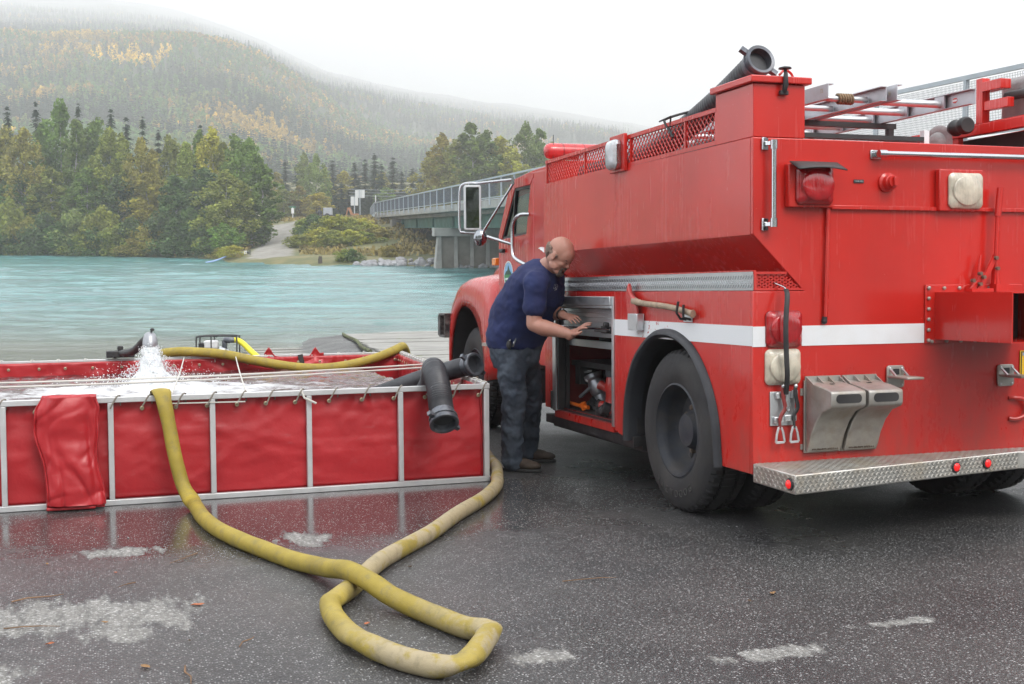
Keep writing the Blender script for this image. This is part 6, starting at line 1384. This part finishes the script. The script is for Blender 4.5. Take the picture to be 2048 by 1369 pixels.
# ------------------------------------------------------------------ hoses
def hose(name, label, pts, r, M, k=6, creases=(), flat0=None, group=None, pale=None):
    t = thing(name, label, 'fire hose', M, group); sp = smooth_path(pts, k); K = len(sp); rs = []; fl_ = []
    for i in range(K):
        tt = i / k; q = 1 + .035 * nz3(i * .31, 1, 2)
        f = (1, 1)
        for (ci, wd, amt) in creases:
            e = math.exp(-((tt - ci) / wd) ** 2); f = (f[0] + .22 * amt * e, f[1] - .30 * amt * e)
        if flat0 and tt < flat0: e = sst(flat0 - tt, 0, flat0 * .6); f = (1 + .42 * e, 1 - .66 * e)
        rs.append(r * q); fl_.append(f)
    b = MB().tube(sp, rs, 18, flat=fl_); o = b.build('hose_jacket', HOSE, t, smooth=60)
    at_ = o.data.attributes.new('along', 'FLOAT', 'POINT'); vals = []
    for i in range(K):
        s = pale(i / k) if pale else 0; vals += [s] * 18
    at_.data.foreach_set('value', vals); return t
r = .0455; z = r * .96
HP = [(8.75, -.33, .58), (8.48, -.345, .705), (8.33, -.352, .748), (8.245, -.365, .69), (8.215, -.395, .52), (8.17, -.425, .33), (8.13, -.47, .14), (8.0, -.515, .058), (7.85, -.53, z), (7.45, -.545, z), (7.08, -.59, z), (6.72, -.675, z), (6.42, -.77, z), (6.1, -.88, z), (5.86, -.965, .058), (5.66, -1.0, .085), (5.48, -1.045, .112), (5.30, -1.105, .098), (5.14, -1.165, .066), (4.98, -1.24, z), (4.78, -1.30, z), (4.62, -1.355, z), (4.515, -1.405, .058), (4.46, -1.40, .062), (4.36, -1.345, .055), (4.23, -1.27, .056), (4.155, -1.20, .056), (4.175, -1.12, z), (4.29, -1.03, z), (4.44, -.965, z), (4.585, -.905, .055), (4.75, -.89, z), (4.98, -.885, z), (5.14, -.90, .055), (5.26, -.95, .046), (5.42, -1.03, .036), (5.6, -1.13, .042), (5.95, -1.31, z), (6.5, -1.70, z), (7.0, -2.0, z), (7.45, -2.30, z), (7.9, -2.54, z), (8.3, -2.68, z), (8.8, -2.83, z), (9.3, -2.93, z), (10.0, -3.08, z), (11.0, -3.25, z), (12.0, -3.30, z)]
hose('fire_hose', 'yellow canvas fire hose draped over the tank front and looped on the wet asphalt', HP, r, GM, 6, [(7, .5, 1.), (22.6, .5, 1.0), (26, .7, 1.1), (30, .5, .7), (33.6, .5, .8)], 4, pale=lambda t: .0 if t < 14 else sst(t, 17, 24) * (1 - .85 * sst(t, 28, 31) * (1 - sst(t, 33.5, 37))) * .95)
BP = [(13.6, -.35, .62), (13.30, -.52, .73), (13.14, -.70, .772), (13.10, -.96, .765), (13.05, -1.22, .735), (13.0, -1.48, .675), (12.98, -1.8, .61), (12.98, -2.06, .575), (12.98, -2.33, .575), (13.0, -2.62, .615), (13.08, -2.88, .675), (13.17, -3.08, .74), (13.32, -3.2, .76), (13.55, -3.3, .60), (13.7, -3.35, .25), (13.9, -3.4, .06), (14.6, -3.7, .05)]
hose('fire_hose', 'yellow canvas fire hose sagging across the far rail of the red tank', BP, .05, GM, 6, [], None)
suction('suction_hose', 'black ribbed suction hose arching over the near tank rail with its mouth pointing down', [(10.2, -2.45, .40), (9.7, -2.46, .50), (9.2, -2.42, .66), (8.8, -2.34, .785), (8.50, -2.265, .825), (8.30, -2.23, .79), (8.15, -2.21, .70), (8.07, -2.20, .60), (7.99, -2.195, .52)], .084, GM, group='black suction hoses at the tank corner', pitch=.016)
suction('suction_hose', 'black suction hose resting on the tank corner with its open mouth towards the man', [(10.3, -2.1, .45), (9.9, -2.25, .56), (9.55, -2.42, .67), (9.25, -2.58, .755), (9.0, -2.70, .815)], .074, GM, group='black suction hoses at the tank corner', pitch=.016)
# pump by the water
t = thing('portable_pump', 'portable water pump in a black tube frame standing behind the red tank near the river', 'pump', GM @ Matrix.Translation((26.3, -2.30, lot_z(26.3, -2.3) + .02)) @ Matrix.Rotation(R(-12), 4, 'Z') @ Matrix.Scale(1.12, 4))
b = MB(); x0, x1, y0, y1, h = -.25, .25, -.37, .37, .52
for x in (x0, x1):
    b.tube(smooth_path([(x, y0, 0), (x, y0, h * .5), (x, y0, h - .05), (x, y0 + .05, h), (x, 0, h + .01), (x, y1 - .05, h), (x, y1, h - .05), (x, y1, h * .5), (x, y1, 0)], 4), .014, 8); b.tube([(x, y0, .02), (x, y1, .02)], .014, 8)
    b.tube([(x, .1, 0), (x, .1, h)], .012, 8)
for y in (y0, 0, y1): b.tube([(x0, y, h), (x1, y, h)], .013, 8); b.tube([(x0, y, .02), (x1, y, .02)], .013, 8)
b.build('frame', BLACK, t); MB().box((-.15, .0, .28), (.12, .26, .44)).build('fuel_tank', WHT, t, bevel=.04, seg=3); MB().box((-.16, .24, .18), (.14, .35, .40)).build('silencer', BLACK, t, bevel=.02); MB().box((-.14, -.02, .06), (.12, .26, .25)).build('engine', RED, t, bevel=.03); MB().lathe([(0, .13), (.10, .12), (.16, .06)], (0, -.03, .20), (0, -1, 0), 20).build('pump_housing', ALU, t, smooth=30)
MB().lathe([(0, .055), (.05, .06), (.12, .06), (.13, .05), (.2, .05)], (-.02, -.10, .44), (0, -1, 0), 18).tube([(-.02, -.12, .2), (-.02, -.12, .44)], .05, 12).build('outlet', CPL, t, smooth=30)
t = thing('fire_hose', 'bright yellow hose curving down from the portable pump outlet', 'fire hose', GM @ Matrix.Translation((26.3, -2.62, lot_z(26.3, -2.6)))); MB().tube(smooth_path([(-.02, .03, .50), (-.04, -.06, .51), (-.10, -.18, .44), (-.25, -.36, .25), (-.5, -.56, .08), (-.9, -.75, .06), (-3, -.9, .06), (-6, -.7, .06)], 5), .060, 14).build('hose_jacket', LIME, t)
# ------------------------------------------------------------------ litter on the asphalt
LEAFD = [simple('dead_leaf_tan', (.30, .17, .07), .8, var=.3, vs=30), simple('dead_leaf_orange', (.42, .13, .05), .7, var=.3, vs=30), simple('dead_leaf_dark', (.09, .055, .03), .8, var=.3, vs=30)]
def leaf(x, y, s, i, label):
    rnd = random.Random(i); out = [(-.5, 0), (-.3, .22), (0, .34), (.3, .2), (.55, 0), (.3, -.22), (0, -.32), (-.3, -.2)]; b = MB(); vs = [(p * s, q * s * rnd.uniform(.6, 1.1), .004 + s * .10 * abs(q) + .006 * rnd.random()) for p, q in out] + [(0, 0, .003)]
    b.add(vs, [(8, j, (j + 1) % 8) for j in range(8)]); o = b.build('fallen_leaf', LEAFD[i % 3], M=GM @ Matrix.Translation((x, y, .002)) @ Matrix.Rotation(rnd.uniform(0, 6), 4, 'Z'), solid=.0008); tag(o, label, 'leaf', 'fallen leaves on the asphalt')
for i, (x, y, s, l) in enumerate([(4.803, -2.867, .045, 'curled tan leaf on the bare asphalt in front of the rear step'), (5.514, -.372, .06, 'tan leaf at the right tip of the large dry asphalt patch'), (5.90, -1.44, .034, 'small orange leaf on the asphalt enclosed by the hose bend near the crossing'), (4.664, -.121, .05, 'dark crumpled leaf left of the straight brown twig'), (5.10, .23, .036, 'reddish leaf on the dark asphalt left of the dry patch'), (4.95, -.30, .024, 'tiny orange leaf on the asphalt below the dry patch'), (5.35, .02, .03, 'orange leaf fragment lying on the large dry asphalt patch'), (6.30, -.03, .03, 'small leaf just in front of the narrow dry streak'), (4.72, .62, .035, 'orange leaf at the lower left edge of the asphalt'), (4.60, .42, .045, 'tan leaf on the pale dry patch at the lower left'), (4.95, -1.02, .035, 'greenish dark leaf lying inside the hose loop'), (4.72, -2.70, .03, 'small tan leaf on the asphalt in front of the rear wheel'), (6.62, .30, .03, 'dark leaf on the asphalt by the left end of the tank')]): leaf(x, y, s, i, l)
TW = simple('twig_bark', (.17, .10, .055), .85, var=.4)
def twig(p, q, r, i, label):
    p, q = Vector(p), Vector(q); rnd = random.Random(i); m1 = p.lerp(q, .35) + Vector((rnd.uniform(-.012, .012), rnd.uniform(-.012, .012), .004)); m2 = p.lerp(q, .7) + Vector((rnd.uniform(-.015, .015), rnd.uniform(-.015, .015), .003))
    b = MB().tube([p, m1, m2, q], [r, r * .9, r * .7, r * .4], 6); o = b.build('twig', TW, M=GM @ Matrix.Translation((0, 0, .006))); tag(o, label, 'twig', 'twigs on the asphalt')
twig((4.62, -.262, 0), (4.40, -.268, 0), .004, 1, 'straight brown twig pointing at the bottom edge of the asphalt'); twig((5.86, .42, 0), (5.93, .20, 0), .004, 2, 'pale twig lying at the upper left of the large dry patch'); twig((6.05, -.12, 0), (5.98, -.04, 0), .003, 3, 'short pale twig on top of the large dry patch'); twig((6.62, -.45, 0), (6.42, -.30, 0), .0035, 4, 'dark twig lying left of the descending yellow hose'); twig((5.40, .42, 0), (5.36, .20, 0), .003, 5, 'dark thin twig across the large dry patch'); twig((4.80, -.48, 0), (4.92, -.55, 0), .003, 6, 'small dark forked twig left of the hose loop'); twig((5.35, -2.05, 0), (5.33, -2.32, 0), .0025, 7, 'thin curved dark twig on the asphalt in front of the hose and wheel')
def pebbles():
    rng = np.random.default_rng(8); b = MB()
    for i in range(420):
        x = 3.9 + 6 * rng.random() ** 1.5; y = rng.uniform(-4.4, 1.6); s = .0022 + .004 * rng.random() ** 3; b.ball((x, y, s * .5), (s, s * rng.uniform(.6, 1), s * .6), 5, 4)
    b.build('grit', ROCKM, M=GM, kind='stuff', label='scattered grit and small stones on the wet asphalt', cat='grit')
pebbles()
# ------------------------------------------------------------------ the man at the compartment (coordinates of the truck frame)
MO = Vector((3.0, 1.55, 0)); pn = TT('person', 'bald man with goatee in navy t-shirt and dark jeans bending to the open truck compartment', 'person', tuple(MO))
Fv = Vector((-.75, -.66, 0)).normalized(); Lv = Vector((.66, -.75, 0)).normalized(); Zv = Vector((0, 0, 1))
def skin_mat():
    m, n, b = nodes_of('skin'); v = coords(n)
    c = ramp(n, [(.3, (.36, .17, .125)), (.7, (.47, .25, .19))], noise_(n, v, 9, 5)).outputs[0]
    n.links.new(c, b.inputs['Base Color']); b.inputs['Roughness'].default_value = .48; b.inputs['Subsurface Weight'].default_value = .12
    b.inputs['Subsurface Radius'].default_value = (.012, .004, .002); bump(n, noise_(n, v, 160, 3), b, .15, .002); return m
SKIN = skin_mat()
def cloth(name, col, col2, sc, bsc=500):
    m, n, b = nodes_of(name); v = coords(n); c = ramp(n, [(.32, col), (.68, col2)], noise_(n, v, sc, 6, .6)).outputs[0]
    n.links.new(c, b.inputs['Base Color']); b.inputs['Roughness'].default_value = .85; b.inputs['Sheen Weight'].default_value = .0
    h = bump(n, noise_(n, v, 11, 4, .5, .6), None, .35, .02); bump(n, noise_(n, v, bsc, 2), b, .2, .001, h); return m
NAVY = cloth('navy_cotton', (.008, .014, .066), (.013, .024, .098), 5); DENIM = cloth('worn_dark_denim', (.020, .030, .048), (.070, .088, .115), 7, 700)
BOOT = simple('muddy_brown_leather', (.045, .030, .020), .7, var=.4, vs=15, bs=.4, bsc=50, dirt=(.03, .03, .03), dirt_amt=.6); SOLE = simple('black_boot_sole', (.02, .02, .02), .7)
HAIR = simple('short_grey_hair', (.17, .12, .095), .8, var=.4, vs=60, bs=.7, bsc=260, bd=.006); BEARD = simple('dark_goatee', (.06, .042, .034), .8, var=.4, vs=50, bs=.8, bsc=240, bd=.006)
def P(x, y, z): return Vector((x, y, z)) - MO
def ring_loft(b, rings, n=28, pw=1.0):
    """rings: (centre, axis a vec*len, axis b vec*len)"""
    vs = []
    for (c, a, d) in rings:
        for j in range(n):
            q = 2 * PI * j / n; ca, sa = math.cos(q), math.sin(q)
            vs.append(c + a * (abs(ca) ** pw * (1 if ca > 0 else -1)) + d * (abs(sa) ** pw * (1 if sa > 0 else -1)))
    K = len(rings)
    fs = [(i * n + j, i * n + (j + 1) % n, (i + 1) * n + (j + 1) % n, (i + 1) * n + j) for i in range(K - 1) for j in range(n)] + [tuple(range(n))[::-1], tuple(range((K - 1) * n, K * n))]
    return b.add(vs, fs)
def limb(b, pts, rs, k=5, n=20):
    sp = smooth_path(pts, k); m_ = len(pts) - 1; rr_ = []
    for i in range(len(sp)):
        t = i / k; j = min(int(t), m_ - 1); f = t - j; rr_.append(rs[j] + (rs[j + 1] - rs[j]) * f)
    b.tube(sp, rr_, n); b.ball(sp[0], rs[0] * .99, n, 10); b.ball(sp[-1], rs[-1] * .99, n, 10); return b
def remesh(o, vox, sm=4, disp=None, dsz=.1, seed=0):
    q = o.modifiers.new('remesh', 'REMESH'); q.mode = 'VOXEL'; q.voxel_size = vox; q.use_smooth_shade = True
    if sm:
        q = o.modifiers.new('smooth', 'SMOOTH'); q.iterations = sm; q.factor = .5
    if disp:
        for i, (st, sz, mid) in enumerate(disp):
            t = bpy.data.textures.new('folds', 'CLOUDS'); t.noise_scale = sz; t.noise_depth = 2
            q = o.modifiers.new('folds', 'DISPLACE'); q.texture = t; q.strength = st; q.mid_level = mid; q.texture_coords = 'LOCAL'
    return o
# skin: head, neck, arms and hands in one surface
HC = P(2.455, 1.432, 1.648); hf = (Fv * math.cos(R(38)) - Zv * math.sin(R(38))); hu = (Fv * math.sin(R(38)) + Zv * math.cos(R(38))); hr = -Lv; hs = 1.03
HM = Matrix(((hf.x, hr.x, hu.x), (hf.y, hr.y, hu.y), (hf.z, hr.z, hu.z)))
def hp_(f, r, u): return HC + (hf * f + hr * r + hu * u) * hs
def hb(b, f, r, u, rf, rr_, ru, n=20): return b.ball(hp_(f, r, u), (rf * hs, rr_ * hs, ru * hs), n, 14, HM)
b = MB()
hb(b, -.012, 0, .030, .100, .078, .098, 32); hb(b, .030, 0, .022, .072, .068, .082, 28); hb(b, .030, 0, -.045, .058, .058, .070); hb(b, .060, 0, -.018, .036, .052, .060); hb(b, .055, 0, -.098, .034, .036, .026)
for s_ in (1, -1):
    hb(b, .068, s_ * .030, .016, .022, .026, .009); hb(b, .062, s_ * .036, -.030, .024, .022, .022); hb(b, .020, s_ * .052, -.075, .036, .014, .026)
    hb(b, -.008, s_ * .078, -.012, .022, .008, .032); hb(b, .002, s_ * .080, -.032, .012, .008, .014); hb(b, .079, s_ * .028, -.002, .012, .015, .0105)
hb(b, .092, 0, -.014, .013, .011, .026); hb(b, .101, 0, -.030, .015, .014, .013); hb(b, .094, .012, -.034, .012, .009, .009); hb(b, .094, -.012, -.034, .012, .009, .009)
hb(b, .088, 0, -.062, .012, .022, .0065); hb(b, .086, 0, -.072, .012, .019, .0065)
limb(b, [hp_(-.02, 0, -.04), P(2.52, 1.448, 1.60), P(2.61, 1.468, 1.555)], [.064, .068, .085])
limb(b, [P(2.61, 1.468, 1.54), P(2.74, 1.50, 1.42)], [.09, .14])
RS, RE, RW = P(2.50, 1.60, 1.462), P(2.50, 1.622, 1.145), P(2.318, 1.398, 1.070)
LS, LE, LW = P(2.78, 1.372, 1.475), P(2.80, 1.362, 1.24), P(2.61, 1.352, 1.205)
limb(b, [P(2.66, 1.52, 1.46), RS, RS.lerp(RE, .5), RE], [.07, .075, .062, .055]); 
for (E_, W_) in ((RE, RW), (LE, LW)): limb(b, [E_, E_.lerp(W_, .28) + Vector((0, 0, -.006)), E_.lerp(W_, .65), W_], [.054, .061, .047, .0335])
limb(b, [P(2.70, 1.46, 1.45), LS, LE], [.07, .072, .053])
def hand(b, w, d, nrm, s_, spread=.05, curl=(.12, .25, .2), sc=1.0, thumb=(.3, .8)):
    d = d.normalized(); sd = d.cross(nrm).normalized() * s_; n_ = sd.cross(d).normalized() * s_
    if n_.dot(nrm) < 0: n_ = -n_
    pc = w + d * .052 * sc; PMx = Matrix(((d.x, sd.x, n_.x), (d.y, sd.y, n_.y), (d.z, sd.z, n_.z)))
    b.ball(pc, (.058 * sc, .042 * sc, .017 * sc), 20, 12, PMx); b.ball(w + d * .078 * sc, (.026 * sc, .044 * sc, .0145 * sc), 18, 10, PMx); limb(b, [w - d * .02, w + d * .03 * sc], [.031, .026 * sc])
    for i, (o_, L) in enumerate(((-.034, .070), (-.0115, .080), (.0115, .076), (.033, .060))):
        p = w + d * (.088 - abs(o_) * .12) * sc + sd * o_ * sc; dir_ = (d + sd * (o_ * spread / .03)).normalized(); pts = [p - d * .02]; rs = [.0095 * sc]
        pts.append(p); rs.append(.0098 * sc); a = 0
        for j, f in enumerate((.45, .3, .25)):
            a += curl[j]; q = dir_ * math.cos(a) + n_ * math.sin(a); pts.append(pts[-1] + q * L * f * sc); rs.append((.0090, .0082, .0068)[j] * sc)
        limb(b, pts, rs, 3, 12)
    t0 = w + d * .022 * sc - sd * .026 * sc; td = (d * thumb[1] - sd * .75 + n_ * thumb[0]).normalized(); limb(b, [t0, t0 + td * .036 * sc, t0 + (td + d * .25).normalized() * .062 * sc, t0 + (td + d * .45).normalized() * .086 * sc], [.015 * sc, .0125 * sc, .0108 * sc, .0085 * sc], 3, 12)
rd = P(2.205, 1.288, 1.178) - RW
hand(b, RW, rd, Vector((-.35, -.75, -.45)), 1, .42, (.10, .22, .2), 1.04)
ldv = P(2.44, 1.283, 1.168) - LW
hand(b, LW, ldv, Vector((.1, -.3, -1)), -1, .12, (.15, .25, .25), 1.0)
remesh(b.build('body', SKIN, pn), .0042, 3)
# hair and beard hug the head
b = MB(); rnd = random.Random(5)
for i in range(34):
    a = R(75 + 210 * i / 33)
    for k in range(5):
        u = -.058 + k * .019; f = math.cos(a) * .101 * math.sqrt(max(0, 1 - ((u - .03) / .11) ** 2)) - .015; r = math.sin(a) * .079 * math.sqrt(max(0, 1 - ((u - .03) / .11) ** 2))
        if abs(math.sin(a)) > .85 and u < -.015: continue
        if k == 4 and not 1.9 < a < 4.4: continue
        hb(b, f, r, u, .014, .0085, .016, 8)
remesh(b.build('hair', HAIR, pn), .005, 4)
b = MB()
hb(b, .090, 0, -.102, .018, .026, .018); hb(b, .078, 0, -.118, .02, .028, .018); hb(b, .084, .022, -.088, .013, .010, .022); hb(b, .084, -.022, -.088, .013, .010, .022); hb(b, .095, .012, -.052, .009, .016, .006); hb(b, .095, -.012, -.052, .009, .016, .006); hb(b, .086, .026, -.064, .010, .008, .013); hb(b, .086, -.026, -.064, .010, .008, .013)
remesh(b.build('goatee', BEARD, pn), .004, 3)
b = MB()
for s_ in (1, -1):
    hb(b, .083, s_ * .030, .012, .008, .020, .0045)
b.build('eyebrow', BEARD, pn, kind='stuff'); b = MB()
for s_ in (1, -1): hb(b, .0905, s_ * .028, -.0065, .003, .0115, .0018)
b.build('eyelashes', BEARD, pn, kind='stuff')
# shirt
b = MB(); up1 = (Zv * .93 + Fv * .36).normalized(); 
def tr(x, y, z, a, w, lean): ax_ = (Fv * math.cos(lean) - Zv * math.sin(lean)); return (P(x, y, z), ax_ * a, Lv * w)
ring_loft(b, [tr(2.985, 1.600, .945, .205, .215, 0), tr(2.985, 1.598, 1.00, .222, .225, 0), tr(2.96, 1.585, 1.09, .243, .24, .05), tr(2.93, 1.562, 1.18, .256, .245, .1), tr(2.88, 1.545, 1.27, .252, .245, .2), tr(2.80, 1.520, 1.36, .232, .245, .3), tr(2.73, 1.505, 1.44, .205, .235, .4), tr(2.665, 1.49, 1.51, .165, .19, .5), tr(2.62, 1.475, 1.56, .11, .12, .6), tr(2.595, 1.465, 1.582, .083, .088, .6)], 36)
RSL = RS.lerp(RE, .62); LSL = LS.lerp(LE, .72)
limb(b, [P(2.66, 1.52, 1.47), RS + Vector((0, 0, -.005)), RS.lerp(RE, .35), RSL], [.105, .092, .084, .088]); limb(b, [P(2.72, 1.45, 1.47), LS, LSL], [.09, .092, .09])
shirt = remesh(b.build('shirt', NAVY, pn), .011, 12, [(.034, .14, .5), (.012, .05, .5)])
b = MB()
pj = RSL; dr = (RE - RS).normalized()
# small chest print and shoulder print wrap on to the shirt
PRINT = simple('pale_shirt_print', (.35, .37, .42), .8)
def decal(ptc, nrm, shapes, name):
    u = nrm.cross(Zv).normalized(); v = u.cross(nrm); b = MB()
    for (cx_, cz_, r0, r1) in shapes:
        K = 24; vs = []
        for r_ in (r0, r1):
            for j in range(K): q = 2 * PI * j / K; vs.append(ptc + u * (cx_ + r_ * math.cos(q)) + v * (cz_ + r_ * math.sin(q)))
        b.add(vs, [(j, (j + 1) % K, K + (j + 1) % K, K + j) for j in range(K)])
    o = b.build(name, PRINT, pn); q = o.modifiers.new('wrap', 'SHRINKWRAP'); q.target = shirt; q.wrap_method = 'PROJECT'; q.use_project_x = False; q.use_negative_direction = True; q.wrap_method = 'NEAREST_SURFACEPOINT'; q.offset = .003
decal(P(2.70, 1.49, 1.40) + Fv * .22 - Lv * .09, Fv, [(0, 0, .026, .031), (0, 0, .012, .016), (0, -.045, .006, .010)], 'chest_print')
decal(P(2.73, 1.50, 1.47) - Fv * .2 - Lv * .0, -Fv, [(0, .02, .05, .058), (-.07, .0, .012, .018), (.07, 0, .012, .018)], 'back_print')
# jeans
b = MB()
ring_loft(b, [tr(2.985, 1.60, .80, .16, .185, 0), tr(2.985, 1.60, .88, .195, .20, 0), tr(2.985, 1.598, .96, .205, .212, 0), tr(2.98, 1.595, 1.03, .20, .21, 0)], 32)
limb(b, [P(2.90, 1.66, .93), P(2.895, 1.655, .76), P(2.90, 1.645, .55), P(2.94, 1.645, .33), P(2.965, 1.64, .13), P(2.965, 1.638, .085)], [.118, .112, .092, .085, .082, .086])
limb(b, [P(3.06, 1.52, .93), P(3.13, 1.455, .75), P(3.21, 1.40, .54), P(3.32, 1.375, .32), P(3.40, 1.36, .14), P(3.41, 1.36, .09)], [.118, .112, .090, .084, .080, .084])
remesh(b.build('jeans', DENIM, pn), .011, 4, [(.040, .10, .5), (.018, .04, .5)])
b = MB(); b.bar(P(2.985, 1.60, 1.035) + Fv * .12 - Lv * .20, P(2.985, 1.6, .97) + Fv * .11 - Lv * .235, .008, .012).bar(P(2.985, 1.60, 1.03) + Fv * .085 - Lv * .215, P(2.985, 1.6, .985) + Fv * .08 - Lv * .245, .008, .01); b.build('key_clip', CHROME, pn, kind='stuff')
MB().ball(P(2.985, 1.60, .985) + Fv * .08 - Lv * .235, (.02, .02, .035)).build('key_fob', BLACK, pn)
# boots
def boot(an, d):
    d = d.normalized(); s_ = d.cross(Zv); M3 = Matrix(((d.x, s_.x, 0), (d.y, s_.y, 0), (d.z, s_.z, 1))); b = MB()
    c = Vector((an.x, an.y, 0)); b.ball(c + d * .15 + Zv * .050, (.085, .052, .036), 20, 12, M3); b.ball(c + d * .07 + Zv * .062, (.11, .048, .045), 20, 12, M3); b.ball(c - d * .02 + Zv * .062, (.062, .044, .05), 20, 12, M3); limb(b, [c + Zv * .07, c + Zv * .17], [.052, .055])
    o = remesh(b.build('boot', BOOT, pn), .007, 3)
    pts = [c + d * (-.085), c + d * (-.05) + s_ * .042, c + d * .06 + s_ * .042, c + d * .15 + s_ * .055, c + d * .22 + s_ * .03, c + d * .24, c + d * .22 - s_ * .03, c + d * .15 - s_ * .055, c + d * .06 - s_ * .042, c + d * (-.05) - s_ * .042]
    MB().prism([(p.x, p.y) for p in pts], 'z', .003, .026).build('sole', SOLE, o, bevel=.005)
boot(P(2.965, 1.638, 0), Vector((-.62, -.78, 0))); boot(P(3.41, 1.36, 0), Vector((-.55, -.83, 0)))
# watch
d = (LW - LE).normalized(); MB().lathe([(-.014, .040), (-.012, .043), (.012, .043), (.014, .040), (.0, .036)], LE.lerp(LW, .90), d, 20, cap=False).build('watch_strap', BLACK, pn); MB().ball(LE.lerp(LW, .90) + Vector((0, 0, .042)), (.02, .018, .008)).build('watch_face', CHROME, pn)
# ------------------------------------------------------------------ haze
hz = MB().box((-4200, -60, -3.6), (4200, 4700, 900)).build('haze', None, kind='stuff', smooth=0)
hm = bpy.data.materials.new('haze_air'); hm.use_nodes = True; hn = hm.node_tree; hn.nodes.clear()
ho = hn.nodes.new('ShaderNodeOutputMaterial'); hv = hn.nodes.new('ShaderNodeVolumePrincipled')
hv.inputs['Color'].default_value = (.985, .985, 1, 1); hv.inputs['Density'].default_value = .00068; hv.inputs['Anisotropy'].default_value = .1
hn.links.new(hv.outputs[0], ho.inputs['Volume']); hz.data.materials.append(hm)
